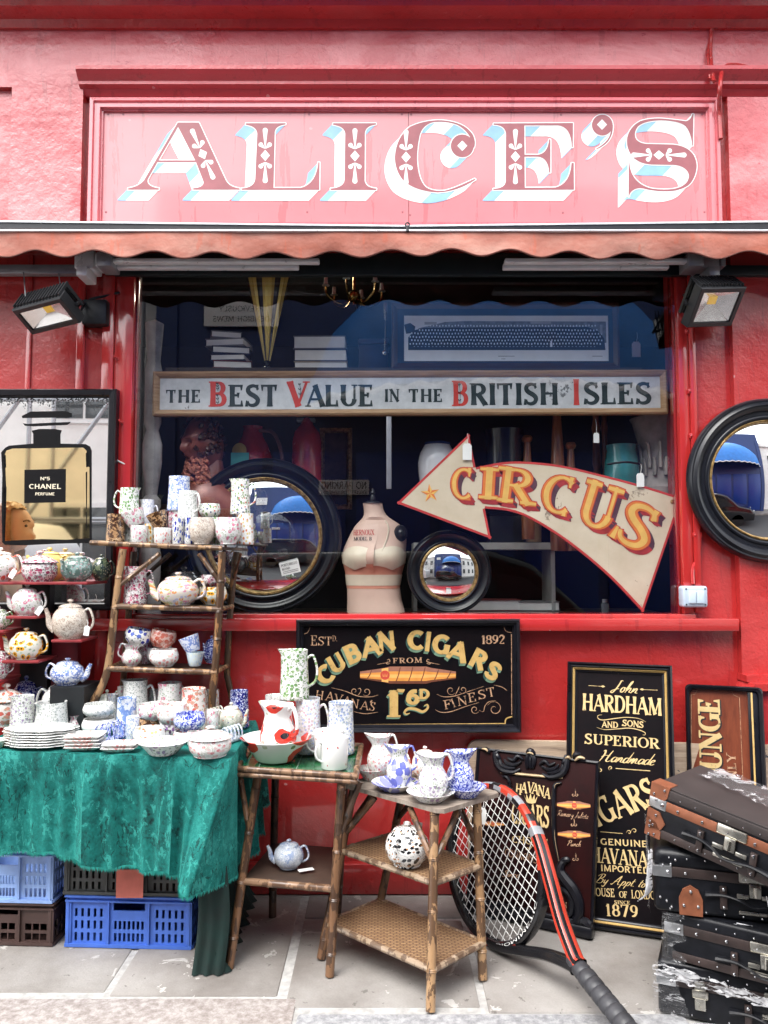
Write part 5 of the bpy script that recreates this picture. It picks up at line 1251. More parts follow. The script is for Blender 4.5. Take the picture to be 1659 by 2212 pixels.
for k in range(110):
    a = rr.uniform(-1.25,1.25); z = rr.uniform(-.22,-.055); r = .082+.03*math.exp(-((z+.13)/.06)**2)
    if abs(a) < .45 and z > -.075: continue
    p = V((-r*cos(a)*1.05, r*sin(a)*.86, z)); c = [Mb @ (p+V((-.010*cos(q*.9)*q*.4, .009*sin(q*1.6+k), -.010*q))) for q in range(5)]
    mb.tube(c, [.004,.010,.011,.009,.003], 6)
for k in range(150):
    a = rr.uniform(.55,2*pi-.55)+pi; z = rr.uniform(-.06,.15); r = .108*sqrt(max(.05,1-(z/.165)**2))
    if abs(((a+pi) % (2*pi))-pi) > 2.45 and z < .085: continue
    p = V((r*cos(a), r*sin(a)*.9, z)); c = [Mb @ (p+V((.006*sin(q+k), .007*cos(q*1.3+k), -.008*q+.012))) for q in range(4)]; mh.tube(c, [.006,.013,.012,.004], 6)
obj('beard', mb, BBEARD, hd_); obj('hair', mh, BHAIR, hd_)
mb = MB(); c = P(452,1000,.36); mb.lathe([(0,-.26),(.19,-.26),(.2,-.18),(.15,-.08),(.08,-.02),(.070,.05),(0,.08)],32,0,Matrix.Translation((c.x,.36,c.z-.04)) @ Matrix.Diagonal((1,.7,1,1))); obj('shoulders', mb, BR, bu)
EXR = plain('dark red enamel', (.42,.03,.035), .25, coat=.4, var=.15)
ex = lathe_thing('fire_extinguisher', 'dull red fire extinguisher with round yellow label, left of the bigger mirror top', 'fire extinguisher', 543, 925, 1200, .50, [(0,1200),(44,1200),(46,1190),(46,1010),(42,985),(34,962),(24,945),(20,930),(22,922),(0,918)], EXR)
q = P(517,974,.40); mb = MB(); mb.lathe([(0,.002),(S(17,.5),.002),(S(17,.5),0)],28,0,Matrix.Translation(q) @ Matrix.Rotation(radians(-18),4,'Z') @ FACE); obj('round_label', mb, plain('old gold label', (.50,.34,.10), .5), ex)
a = P(499,998,.385); b = P(538,978,.385); mb = MB(); mb.box((a.x,.380,a.z-.02),(b.x,.385,b.z)); obj('lower_label', mb, plain('teal label', (.06,.35,.34), .5), ex)
mb = MB(); mb.tube(catmull([P(560,930,.43),P(590,935,.42),P(606,970,.41),P(612,1010,.41)],5), .010, 8); obj('hose', mb, plain('old hose', (.12,.05,.05), .6), ex)
ex = lathe_thing('fire_extinguisher', 'slimmer red fire extinguisher standing right of the mirror top', 'fire extinguisher', 661, 905, 1260, .50, [(0,1260),(31,1260),(32,1250),(32,955),(28,935),(16,920),(10,905),(0,900)], EXR)
mb = MB(); c = P(661,912,.50); mb.bbox((c.x-.05,.48,c.z),(c.x+.05,.52,c.z+.02),.004); mb.tube([(c.x,.50,c.z-.03),(c.x,.50,c.z+.01)],.02,10); obj('valve', mb, GREYM, ex)
mb = MB(); a = P(840,900,.14); b = P(840,1056,.14); mb.bbox((a.x-S(5.5,.14),.135,b.z),(a.x+S(5.5,.14),.145,a.z),.002); obj('metal_strip', mb, plain('pale metal strip', (.26,.26,.29), .4, .2), None, label='pale metal strip hanging below the lettered board', cat='bracket')
a = P(893,1182,.50); b = P(1200,1172,.50); mb = MB(); mb.box((a.x,.50,a.z-.012),(b.x,.80,b.z)); mb.box((b.x-.02,.52,1.245),(b.x,.78,a.z-.012)); mb.box((a.x,.52,1.245),(a.x+.02,.78,a.z-.012)); obj('bench', mb, plain('pale edged shelf', (.42,.42,.40), .5), None, label='low shelf with a pale edge behind the small round mirror', cat='shelf')
a = P(1078,1172,.6); b = P(1134,1106,.6); t = empty('trunk', (a.x,.65,a.z), 'small dark box standing on the low pale shelf', 'box'); mb = MB(); mb.bbox((a.x-.05,.58,a.z),(b.x,.74,b.z-.02),.005); obj('body', mb, BLACK, t); mb = MB(); mb.bbox((a.x-.054,.576,b.z-.018),(b.x+.004,.744,b.z),.004); obj('lid', mb, EBON, t)
lathe_thing('bat', 'pale wooden bat end resting on the low shelf under the arrow', 'bat', 1152, 1060, 1171, .62, [(0,1171),(17,1171),(18,1120),(14,1060),(0,1055)], plain('pale willow', (.34,.20,.10), .5, var=.2), 'blade')
a = P(1306,1286,.3); t = empty('jar', a, 'tiny glass jar on the window floor at the right', 'jar'); mb = MB(); mb.bbox((a.x-.018,.28,1.246),(a.x+.018,.32,1.30),.006); obj('body', mb, plain('dull jar glass', (.10,.11,.12), .1, coat=.5), t); mb = MB(); mb.tube([(a.x,.30,1.301),(a.x,.30,1.318)],.013,12); obj('lid', mb, GREYM, t)
# left of the window: street reflection and carved marble built as one solid post
t = empty('marble_reflection_post', P(322,1330,.25), 'pale carved post standing for marble and a street reflection at the left window end', 'post')
mb = MB(); c = P(322,1330,.25); mb.lathe([(S(r,.25), P(322,v,.25).z) for r, v in ((0,1334),(24,1334),(24,1300),(15,1285),(22,1250),(23,1200),(15,1150),(13,1110),(20,1095),(20,1080),(12,1070),(16,1040),(21,1000),(21,960),(13,930),(18,915),(18,800),(14,780),(20,700),(0,690))], 24, 0, Matrix.Translation((c.x,.25,0))); obj('shaft', mb, plain('pale marble and reflection grey', (.40,.39,.39), .8, var=.35, scale=10), t)
# ceiling light and glass lamps deep in the shop
LIT = NT('lit ceiling panel'); LIT.b.inputs['Emission Color'].default_value = (1,.90,.70,1); LIT.b.inputs['Emission Strength'].default_value = 16.0; LITM = LIT.done((.8,.8,.75), .5)
a = P(742,580,1.5); b = P(944,556,1.5); cl = empty('ceiling_light', ((a.x+b.x)/2,1.5,a.z), 'lit ceiling panel glowing inside the shop under the awning edge', 'ceiling light')
mb = MB(); mb.box((a.x,1.3,a.z),(b.x,1.85,a.z+.03)); obj('diffuser', mb, LITM, cl); mb = MB(); mb.box((a.x-.02,1.28,a.z+.031),(b.x+.02,1.87,a.z+.07)); obj('housing', mb, WHITEP, cl)
for i, u in enumerate((525,558,603,640)):
    c = P(u,572,1.1); t = empty('pendant_lamp', c, ['small lit glass lamp at the left end of the row of four','second lit glass lamp from the left in the row of four','third lit glass lamp from the left in the row of four','lit glass lamp nearest the ceiling panel'][i], 'lamp', 'row of small lit lamps inside the shop')
    mb = MB(); mb.ball(c, S(11,1.1), 0, 12, (1.1,1.1,.8)); obj('shade', mb, LITM, t); mb = MB(); mb.tube([c, c+V((0,0,.5))], .005, 6); obj('stem', mb, GILT, t)

# more stock deep in the window
BRASS = plain('old brass', (.50,.32,.10), .25, .9, var=.3)
c = P(765,640,.55); t = empty('chandelier', c, 'old brass chandelier hanging inside the top of the window', 'chandelier'); mb = MB(); mb.tube([c+V((0,0,-.05)), c+V((0,0,.4))], .008, 8); mb.ball(c, .035, 0, 12)
for i in range(6):
    a = 2*pi*i/6+.3; mb.tube(catmull([c, c+V((cos(a)*.07,sin(a)*.07,-.05)), c+V((cos(a)*.15,sin(a)*.15,-.01)), c+V((cos(a)*.16,sin(a)*.16,.04))],5), .006, 6)
obj('arms', mb, BRASS, t); mb = MB()
for i in range(6): a = 2*pi*i/6+.3; q = c+V((cos(a)*.16,sin(a)*.16,.04)); mb.lathe([(0,0),(.022,.004),(.012,.012),(.009,.05),(0,.052)],12,0,Matrix.Translation(q))
obj('candle_cups', mb, PAPER, t)
q0 = P(833,655,.24); q1 = P(831,762,.24); mb = MB(); mb.tube([q0, q0+V((0,0,-.05))], .012, 10); mb.tube([q0+V((0,0,-.05)), q0+V((0,0,-.085))], .008, 8); mb.tube([q0+V((0,0,-.085)), q1], .0028, 6); mb.ball(q1, .013, 0, 10, (1,.6,1.2))
obj('hanging_lamp_pull', mb, STEEL, None, label='shiny metal rod hanging left of the group photograph', cat='rod')
for u, r, lb in ((1292,9,'dark turned post left of the teal jug'),(1310,7,'thinner dark turned post beside the teal jug')):
    lathe_thing('wooden_post', lb, 'post', u, 880, 1180, .62, [(0,1180),(r,1180),(r,1080),(r*.7,1060),(r*1.2,1040),(r*.7,1015),(r,1000),(r*.8,940),(r*1.1,925),(r*.7,905),(r*.9,880),(0,880)], WOODC, 'shaft', 16)
a = P(640,1290,.9); b = P(735,905,.9)
for x0, v0, v1, wd, lb in ((690,925,1100,70,'dark framed picture behind the bust and the metal strip'),(400,920,1080,60,'small dark framed picture behind the bearded bust')):
    M, W, H = frame_from(P(x0,v1,.95), P(x0+wd,v1,.95), P(x0,v0,.95)); t = empty('framed_picture', M @ V((W/2,0,0)), lb, 'framed picture'); mb = MB(); rectframe(mb, 0, W, 0, H, [(0,.03),(0,-.01),(.02,-.014),(.03,.0)], 0, M); obj('frame', mb, GILT, t); mb = MB(); mb.box((.025,.001,.025),(W-.025,.02,H-.025),0,M); obj('canvas', mb, plain('dark oil painting', (.07,.05,.035), .4, var=.7, scale=9), t)
for i, (u, v, w_, h_, cov) in enumerate(((1060,1320,.30,.06,3),(1160,1320,.22,.05,0))):
    c = P(u,1322,.62); book(c.x-w_/2, c.x+w_/2, 1.2455, h_, .60, 4-8*i, cov, ['wide maroon book lying on the window floor under the arrow','grey book lying on the window floor right of the maroon one'][i], 'books lying on the window floor')
# ---------------------------------------------------------------- painted boards outside
GOLD = NT('gold sign paint'); _n = GOLD.noise(30,5,.7); GOLD = GOLD.done(GOLD.ramp(_n,[(.28,(.20,.12,.04)),(.42,(.46,.29,.095)),(.7,(.54,.36,.13))]), .45)
PALEG = NT('pale gold letters'); _n = PALEG.noise(34,6,.75); PALEG = PALEG.done(PALEG.ramp(_n,[(.30,(.16,.11,.06)),(.40,(.52,.37,.16)),(.7,(.60,.45,.23))]), .45)
COPPER = NT('worn copper lettering'); _n = COPPER.noise(60,5,.75); COPPER = COPPER.done(COPPER.ramp(_n,[(.36,(.05,.03,.025)),(.5,(.42,.24,.14)),(.7,(.50,.32,.20))]), .5)
SGRN = plain('sage green shade', (.13,.22,.15), .5, var=.25, scale=20); SGRD = plain('deep green shade', (.025,.07,.055), .5, var=.3, scale=20)
BOARD = NT('dark aged board'); _n = BOARD.noise(5,5,.65); BOARD = BOARD.done(BOARD.ramp(_n,[(.35,(.003,.003,.004)),(.75,(.009,.005,.006))]), .5, spec=.07)
REDB = NT('dark red brown board'); _n = REDB.noise(4,5,.65); REDB = REDB.done(REDB.ramp(_n,[(.3,(.003,.0025,.003)),(.75,(.026,.004,.004))]), .5, spec=.08)
def plane_px(M):
    o = M.to_translation(); n = (M.to_3x3() @ V((0,1,0))); Mi = M.inverted()
    def f(u, v, off=0.0):
        d = ray(u, v); t = ((o-EYE).dot(n)+off)/d.dot(n); q = Mi @ (EYE+d*t); return V((q.x, q.z))
    return f
def zoomer(M, z):
    f = plane_px(M); return lambda x, y: f((z[0]+x*z[2])*.66364, (z[1]+y*z[2])*.66364)
def wline(mb, M, zf, tx, a, b, hpx, style='roman', mi=0, depth=-.0012, **kw):
    """text whose base line runs from a to b (read off the enlarged photograph)"""
    A = zf(*a); B = zf(*b); d = B-A; L = d.length; ang = atan2(d.y, d.x)
    nx, ny = -(b[1]-a[1]), (b[0]-a[0]); l = math.hypot(nx, ny)
    T = zf(a[0]+nx/l*0 + hpx*(b[1]-a[1])/l, a[1]-hpx*(b[0]-a[0])/l); h = (T-A).length
    def wf(x, y): return (A.x + x*cos(ang)-y*sin(ang), A.y + x*sin(ang)+y*cos(ang))
    write(mb, M, tx, 0, L, 0, h, style, mi, depth, warp=wf, **kw)
def scroll(mb, M, zf, pts, wd, depth=-.0009, mi=0, taper=True): line(mb, M, [tuple(zf(*p)) for p in pts], wd, depth, mi, 5, taper)
def spiral(cx, cy, r0, a0, turns, sgn=1, n=14): return [(cx+r0*(1-i/n*.8)*cos(a0+sgn*turns*2*pi*i/n), cy+r0*(1-i/n*.8)*sin(a0+sgn*turns*2*pi*i/n)) for i in range(n+1)]
# Cuban cigars
YK = -.085
M, W, H = frame_from(P(640,1581.5,YK), P(1124.5,1580,YK), P(637,1338.5,YK))
cu = empty('cigar_sign', M @ V((W/2,0,0)), 'black board lettered CUBAN CIGARS hung on the red wall under the window sill', 'sign')
mb = MB(); mb.box((.01,-.0,.01),(W-.01,.02,H-.01),0,M); obj('board', mb, BOARD, cu)
mb = MB(); rectframe(mb, 0, W, 0, H, [(0,.03),(0,-.026),(.006,-.034),(.016,-.030),(.020,-.016),(.028,-.014),(.034,-.002)], 0, M); obj('frame', mb, SATIN, cu)
zf = zoomer(M, (950,2000,760/1659)); mb = MB(); gl = MB()
FATS = dict(T=.27,t=.20,serif=False)
for ch, cx, cy, w_, h_, r in (('C',238,425,112,135,36),('U',318,345,112,132,30),('B',428,278,100,140,24),('A',560,228,128,140,13),('N',672,188,118,138,6),('C',884,182,112,142,0),('I',968,192,36,140,-7),('G',1065,212,118,142,-12),('A',1183,262,128,140,-19),('R',1330,318,108,138,-28),('S',1432,402,92,132,-36)):
    a = radians(r); dx = V((cos(a),-sin(a)))*w_/2; dy = V((sin(a),cos(a)))*h_/2
    c0 = V((cx,cy))-dx+dy; c1 = V((cx,cy))+dx+dy
    wline(mb, M, zf, ch, tuple(c0), tuple(c1), h_, FATS, 0, -.0030, shadow=(-.0065,-.0115,1,2))
for ch, a, b, h_, st in (('1',(672,728),(768,728),190,'fat'),("'",(752,600),(800,600),70,'fat'),('6',(818,642),(902,642),115,FATS),('D',(906,602),(975,602),74,FATS)):
    wline(mb, M, zf, ch, a, b, h_, st, 0, -.0030, shadow=(-.0055,-.0085,1,2))
for k, (dx, dy, m_, dd) in enumerate(((-6,9,2,-.0015),(-3,5,1,-.0018),(0,0,0,-.0022))): scroll(mb, M, zf, [(x+dx,y+dy) for x,y in ((838,700),(812,708),(802,690),(830,668),(880,672),(930,690),(965,665),(962,640),(940,648))], .012, dd, m_)
obj('gold_lettering', mb, [GOLD, SGRN, SGRD], cu, fix=False)
mb = MB()
wline(mb, M, zf, 'EST', (135,220), (285,220), 62, 'light', big={0:1.15}); wline(mb, M, zf, 'D.', (288,190), (322,190), 40, 'light'); wline(mb, M, zf, '1892', (1348,210), (1512,208), 62, 'roman')
wline(mb, M, zf, 'FROM', (720,348), (925,342), 38, 'roman', spacing=.22)
for i, (ch, x, y) in enumerate((('H',165,600),('A',238,608),('V',300,625),('A',358,640),('N',415,660),('A',485,672),("'",532,660),('S',548,680))): wline(mb, M, zf, ch, (x,y), (x+(56 if ch not in "'S" else (14 if ch == "'" else 38)),y+8), 62, 'light')
for ch, x, y in (('F',1085,675),('I',1148,664),('N',1182,650),('E',1258,625),('S',1328,604),('T',1392,588)): wline(mb, M, zf, ch, (x,y), (x+(66 if ch == 'N' else 22 if ch == 'I' else 56),y-10), 64, 'light')
LW = .0032
scroll(mb, M, zf, [(280,520),(380,545),(470,580),(560,585),(615,572)], LW); scroll(mb, M, zf, [(330,690)]*0 + [(440,690),(520,705),(612,694)], LW)
scroll(mb, M, zf, spiral(445,545,26,1.2,1.1,1), LW, -.0011); scroll(mb, M, zf, [(470,575),(490,545),(485,525),(470,530)], LW, -.0013); scroll(mb, M, zf, spiral(530,548,32,2.4,-1.1,1), LW, -.0015)
scroll(mb, M, zf, [(1028,565),(1080,585),(1160,578),(1260,545),(1365,510)], LW); scroll(mb, M, zf, [(1018,675),(1060,695),(1130,690),(1230,655),(1330,625)], LW)
scroll(mb, M, zf, spiral(1130,540,34,.6,1.1,1), LW, -.0011); scroll(mb, M, zf, spiral(1215,535,30,2.6,-1.1,1), LW, -.0013); scroll(mb, M, zf, [(1160,572),(1178,540),(1190,510)], LW, -.0015); scroll(mb, M, zf, [(1435,502),(1490,515),(1528,540)], LW)
scroll(mb, M, zf, spiral(1440,670,56,3.6,1.3,1), LW, -.0011); scroll(mb, M, zf, spiral(1300,675,32,.4,1.2,1), LW, -.0013); scroll(mb, M, zf, [(1330,680),(1360,690),(1372,650),(1400,620),(1450,612)], LW, -.0015)
for s_, x in ((1,690),(-1,965)):
    scroll(mb, M, zf, [(x-s_*85,355),(x-s_*30,345),(x+s_*5,335),(x,318),(x-s_*14,325)], LW, -.0011); scroll(mb, M, zf, [(x-s_*5,335),(x-s_*20,346),(x-s_*8,352),(x+s_*8,346)], LW, -.0013)
gi = .046
line(mb, M, [tuple(zf(80,140)),tuple(zf(82,640))], LW, -.001); line(mb, M, [tuple(zf(1560,140)),tuple(zf(1562,712))], LW, -.001); line(mb, M, [tuple(zf(150,82)),tuple(zf(1500,76))], LW*.6, -.001)
scroll(mb, M, zf, [(80,140),(112,128),(130,90)], LW*.7, -.0012, 0, False); scroll(mb, M, zf, [(1505,80),(1520,118),(1560,130)], LW*.7, -.0012, 0, False)
obj('copper_lettering', mb, COPPER, cu, fix=False)
mb = MB(); line(mb, M, [tuple(zf(190,788)),tuple(zf(1515,776))], LW*1.9, -.001); scroll(mb, M, zf, [(1515,778),(1522,742),(1565,725)], LW*1.9, -.0012, 0, False); obj('gilt_line', mb, GOLD, cu, fix=False)
C1 = plain('cigar brown', (.28,.115,.075), .5, var=.15); C2 = plain('cigar orange', (.60,.24,.045), .5, var=.15); C3 = plain('cigar light', (.72,.36,.10), .5, var=.1); C4 = plain('cigar dark', (.12,.035,.015), .5); CRN = plain('cigar band red', (.45,.05,.03), .5)
def cigar(mb, M, zf, x0, x1, y0, y1, slope=0, stripes=True, band=.26, dep=-.001):
    f = lambda s, t: tuple(zf(x0+(x1-x0)*s, y0 + (y1-y0)*(.5 + (t-.5)*min(1,(.42+1.6*min(s,1-s)) if s < .3 or s > .7 else 1)) + slope*s))
    ss = [i/16 for i in range(17)]
    for k, (ta, tb, m_) in enumerate(((0,.28,0),(.28,.46,1),(.46,.66,2),(.66,.84,1),(.84,1,3))): flat(mb, M, [f(s,ta) for s in ss]+[f(s,tb) for s in reversed(ss)], dep, m_)
    if stripes:
        for s in (.12,.42,.55,.68,.82,.95): line(mb, M, [f(s,.04),f(s-.02,.5),f(s-.05,.96)], (x1-x0)*.0000045*1.0+.0012, dep-.0003, 3)
    s0, s1 = band-.035, band+.035; flat(mb, M, [f(s0,.02),f(s1,.02),f(s1,.98),f(s0,.98)], dep-.0004, 2); 
    c = f(band,.5); r = (V(f(band,.2))-V(f(band,.5))).length
    flat(mb, M, [(c[0]+r*cos(a)*1.1, c[1]+r*sin(a)*1.1) for a in [2*pi*i/20 for i in range(20)]], dep-.0007, 4)
    for i in range(3): flat(mb, M, [(c[0]+r*(i-1)*.4-r*.1,c[1]-r*.35),(c[0]+r*(i-1)*.4+r*.1,c[1]-r*.35),(c[0]+r*(i-1)*.55,c[1]+r*.5)], dep-.0010, 2)
mb = MB(); cigar(mb, M, zf, 485, 1165, 370, 492); obj('painted_cigar', mb, [C1,C2,C3,C4,CRN], cu, fix=False)
# Hardham and sons
M, W, H = frame_from(G(1220,1996,0.002), G(1467,2032,0.002), P(1232,1430,-.10))
ha = empty('tobacco_sign', M @ V((W/2,0,0)), 'tall black board with gold tobacconist lettering and the year 1879 leaning on the red wall', 'sign')
mb = MB(); mb.box((.01,.001,.01),(W-.01,.022,H-.01),0,M); obj('board', mb, BOARD, ha)
mb = MB(); rectframe(mb, 0, W, 0, H, [(0,.03),(0,-.020),(.008,-.030),(.014,-.022),(.020,-.026),(.024,-.016)], 0, M); obj('frame', mb, SATIN, ha)
mb = MB(); rectframe(mb, .024, W-.024, .024, H-.024, [(0,-.016),(.003,-.018),(.007,-.012),(.009,-.010)], 0, M); obj('gilt_slip', mb, GOLD, ha)
mb = MB(); rectframe(mb, .033, W-.033, .033, H-.033, [(0,-.010),(.003,-.006),(.008,-.004),(.012,.0005)], 0, M); obj('inner_frame', mb, SATIN, ha)
zf = zoomer(M, (1840,2140,660/1659)); mb = MB()
FLR = dict(T=.20,t=.09,serif=True,sw=.02,sh=.05,waist=.42)
wline(mb, M, zf, 'John', (372,280), (585,300), 100, dict(T=.10,t=.05), script=True, slant=.35, spacing=0)
wline(mb, M, zf, 'HARDHAM', (140,432), (788,478), 138, FLR, spacing=.05)
wline(mb, M, zf, 'AND', (300,572), (432,578), 50, dict(T=.2,t=.12,serif=True,sw=.02,sh=.05)); wline(mb, M, zf, 'SONS', (468,560), (640,578), 52, dict(T=.2,t=.12,serif=True,sw=.02,sh=.05))
wline(mb, M, zf, 'SUPERIOR', (160,705), (768,748), 82, 'roman', spacing=.1)
wline(mb, M, zf, 'Handmade', (262,848), (722,885), 96, dict(T=.11,t=.05), script=True, slant=.35, spacing=-.02)
scroll(mb, M, zf, [(300,470),(268,475),(270,500),(310,512),(400,500),(500,490),(600,500),(660,528)], .0035); scroll(mb, M, zf, [(258,572),(320,590),(420,585),(520,578),(600,592),(652,615),(650,635),(632,632)], .0035)
for a, b in (((190,230),(322,238)),((755,268),(615,262))): line(mb, M, [tuple(zf(*a)),tuple(zf(*b))], .0018, -.0009); c = zf(b[0]+(-14 if b[0] < 400 else 14),b[1]-1); flat(mb, M, [(c.x-.010,c.y),(c.x,c.y+.005),(c.x+.010,c.y),(c.x,c.y-.005)], -.0012)
line(mb, M, [tuple(zf(412,908)),tuple(zf(695,928))], .003, -.0009)
for c in ((285,925,22),(370,905,18)): scroll(mb, M, zf, spiral(c[0],c[1],c[2],2,1.1), .004, -.0012)
zf = zoomer(M, (1530,2400,620/1659))
wline(mb, M, zf, 'C', (1008,830), (1085,800), 250, FLR); wline(mb, M, zf, 'IGARS', (1110,785), (1660,565), 240, FLR, spacing=.08)
line(mb, M, [tuple(zf(1135,822)),tuple(zf(1330,838))], .002, -.0009); scroll(mb, M, zf, spiral(1385,828,22,3,1.0), .003, -.0011); scroll(mb, M, zf, spiral(1430,815,24,3,1.0), .003, -.0013)
wline(mb, M, zf, 'GENUINE', (1138,935), (1545,958), 56, 'sans', spacing=.12); wline(mb, M, zf, 'HAVANA', (1060,1085), (1545,1130), 130, 'roman', spacing=.08)
wline(mb, M, zf, 'IMPORTED', (1140,1165), (1560,1190), 56, 'sans', spacing=.1); wline(mb, M, zf, 'By Appt. to', (1085,1265), (1520,1312), 82, dict(T=.08,t=.04), script=True, slant=.4, spacing=0)
wline(mb, M, zf, 'HOUSE', (1050,1380), (1262,1392), 72, dict(T=.16,t=.09,serif=True,sw=.05)); wline(mb, M, zf, 'OF', (1302,1396), (1372,1400), 56, 'roman'); wline(mb, M, zf, 'LONDON', (1408,1402), (1660,1416), 72, dict(T=.16,t=.09,serif=True,sw=.05))
wline(mb, M, zf, 'SINCE', (1258,1450), (1395,1456), 30, 'roman', spacing=.12); wline(mb, M, zf, '1879', (1186,1555), (1465,1570), 104, 'roman', spacing=.16)
obj('lettering', mb, PALEG, ha, fix=False)
# Havana cigars, with carved mouldings
M, W, H = frame_from(G(1008,1966,0.003), G(1279.5,2028,0.003), P(1024,1614,-.08))
hv = empty('havana_sign', M @ V((W/2,0,0)), 'dark carved board lettered HAVANA CIGARS behind the tennis racket', 'sign')
mb = MB(); mb.bbox((0,.0,.0),(W,.03,H),.003,0,M); obj('board', mb, REDB, hv)
mb = MB(); rectframe(mb, 0, W, 0, H, [(0,.03),(-.003,-.006),(.004,-.010),(.009,-.004),(.012,.001)], 0, M); obj('edge_bead', mb, SATIN, hv)
mb = MB(); mb.bbox((.02,-.030,.0),(W+.005,-.0002,.045),.010,0,M); mb.bbox((.02,-.024,.046),(W+.002,-.0002,.06),.004,0,M); obj('base_moulding', mb, SATIN, hv)
zf = zoomer(M, (1530,2400,620/1659))
def relief(mb, pts, r, flat_=.6, y=-.004, n=6):
    c = catmull([V((p.x, p.y, 0)) for p in [zf(*q) for q in pts]], n); k = len(c)
    rr_ = [r*(.35+.65*sin(pi*(i+.8)/(k+.6))) for i in range(k)]
    mb.tube([M @ V((p.x, y-rr_[i]*.3, p.y)) for i, p in enumerate(c)], rr_, 8)
mb = MB()
for s_ in (1,-1):
    X = lambda x: x if s_ > 0 else 1075-x
    dy = 0 if s_ > 0 else 42
    for pts, r in (([(205,140),(235,125),(225,160),(240,235),(290,285),(380,300),(440,270)],.014),([(260,170),(275,230),(330,262),(400,262)],.010),([(300,190),(330,225),(390,235),(450,205)],.009),([(330,175),(380,195),(420,160),(470,190)],.009),([(230,130),(245,165),(270,190)],.012),([(110,105),(150,108),(172,140)],.011)):
        relief(mb, [(X(x),y+dy*(1 if s_ < 0 else 0) + (x-205)*.02) for x, y in pts], r)
relief(mb, [(525,135),(505,190),(500,270)], .012); relief(mb, [(525,135),(560,190),(548,270)], .012); relief(mb, [(500,140),(530,120),(570,150)], .014); relief(mb, [(528,160),(528,270)], .008)
cv = obj('carved_scrolls', mb, SATIN, hv)
mb = MB()
relief(mb, [(270,305),(540,330),(810,355)], .0065); relief(mb, [(115,100),(150,105),(165,125)], .006, y=-.016); relief(mb, [(920,205),(960,175),(1010,185)], .007, y=-.014); relief(mb, [(840,185),(865,172),(885,190)], .006, y=-.016); relief(mb, [(505,140),(535,135),(565,150)], .005, y=-.018)
obj('gilt_rule', mb, plain('tarnished gilt', (.46,.34,.20), .4, .6, var=.3), hv)
for pts, r in (([(285,340),(330,350),(350,430),(330,600)],.009),([(800,395),(750,410),(735,480),(735,800),(750,950),(785,1100)],.010),([(840,1080),(810,1090),(790,1160),(830,1230),(900,1320),(950,1430),(950,1550),(890,1620),(790,1600)],.024),([(790,1120),(810,1080),(850,1065),(870,1080)],.014),([(760,1330),(830,1330),(890,1400),(880,1530),(800,1580)],.016),([(930,1640),(990,1600),(1040,1640),(1030,1680)],.020)):
    mb = MB(); relief(mb, pts, r); obj('carved_bracket', mb, SATIN, hv)
mb = MB(); relief(mb, [(790,400),(745,425),(738,600),(745,860),(785,1090)], .0022, y=-.013); relief(mb, [(810,1180),(860,1270),(930,1380),(955,1470)], .0035, y=-.022); obj('gilt_edge', mb, plain('tarnished gilt edge', (.40,.29,.17), .4, .6, var=.4), hv)
mb = MB()
for ch, x, y in (('H',395,492),('A',442,480),('V',500,478),('A',540,490),('N',590,508),('A',645,528)): wline(mb, M, zf, ch, (x,y), (x+(50 if ch != 'N' else 54),y+9), 92, dict(T=.2,t=.1,serif=True,sw=.05))
wline(mb, M, zf, 'CIGARS', (362,748), (688,790), 182, dict(T=.2,t=.1,serif=True,sw=.05), spacing=.06)
cr = [(470,500),(492,545),(490,492),(512,540),(528,485),(540,545),(562,495),(565,550),(588,512),(572,570),(545,578),(515,574),(495,565)]; flat(mb, M, [tuple(zf(*p)) for p in cr], -.001)
wline(mb, M, zf, 'CHOICE', (365,915), (680,950), 60, dict(T=.15,t=.08,serif=True,sw=.05)); wline(mb, M, zf, 'of', (480,980), (530,985), 50, 'script', script=True, slant=.3)
obj('lettering', mb, PALEG, hv, fix=False)
mb = MB(); SCR = dict(T=.10,t=.055)
wline(mb, M, zf, 'CONNOISSEUR', (300,1030), (700,1130), 62, 'light', spacing=.08); wline(mb, M, zf, 'Romeo y Julieta', (758,682), (1025,712), 52, SCR, script=True, slant=.3, spacing=0); wline(mb, M, zf, 'Punch', (842,945), (962,955), 52, SCR, script=True, slant=.3, spacing=0)
wline(mb, M, zf, 'Since', (280,1215), (420,1222), 60, SCR, script=True, slant=.3, spacing=0); wline(mb, M, zf, '1807', (640,1270), (770,1285), 46, 'light'); wline(mb, M, zf, 'LONDON', (690,1478), (845,1486), 48, 'light', spacing=.08)
for cx, cy in ((915,490),(905,750),(920,1050)):
    scroll(mb, M, zf, [(cx,cy-45),(cx+4,cy-10),(cx,cy+20)], .003, -.0011); scroll(mb, M, zf, spiral(cx-16,cy+10,16,-.6,1.0), .0028, -.0013); scroll(mb, M, zf, spiral(cx+16,cy+10,16,3.7,-1.0), .0028, -.0015)
obj('copper_lettering', mb, COPPER, hv, fix=False)
for x0, x1, y0, y1 in ((758,1048,550,622),(765,1048,808,876),(90,300,725,770)):
    mb = MB(); cigar(mb, M, zf, x0, x1, y0, y1, 12, False, .52); obj('painted_cigar', mb, [C1,C2,C3,C4,CRN], hv, fix=False)
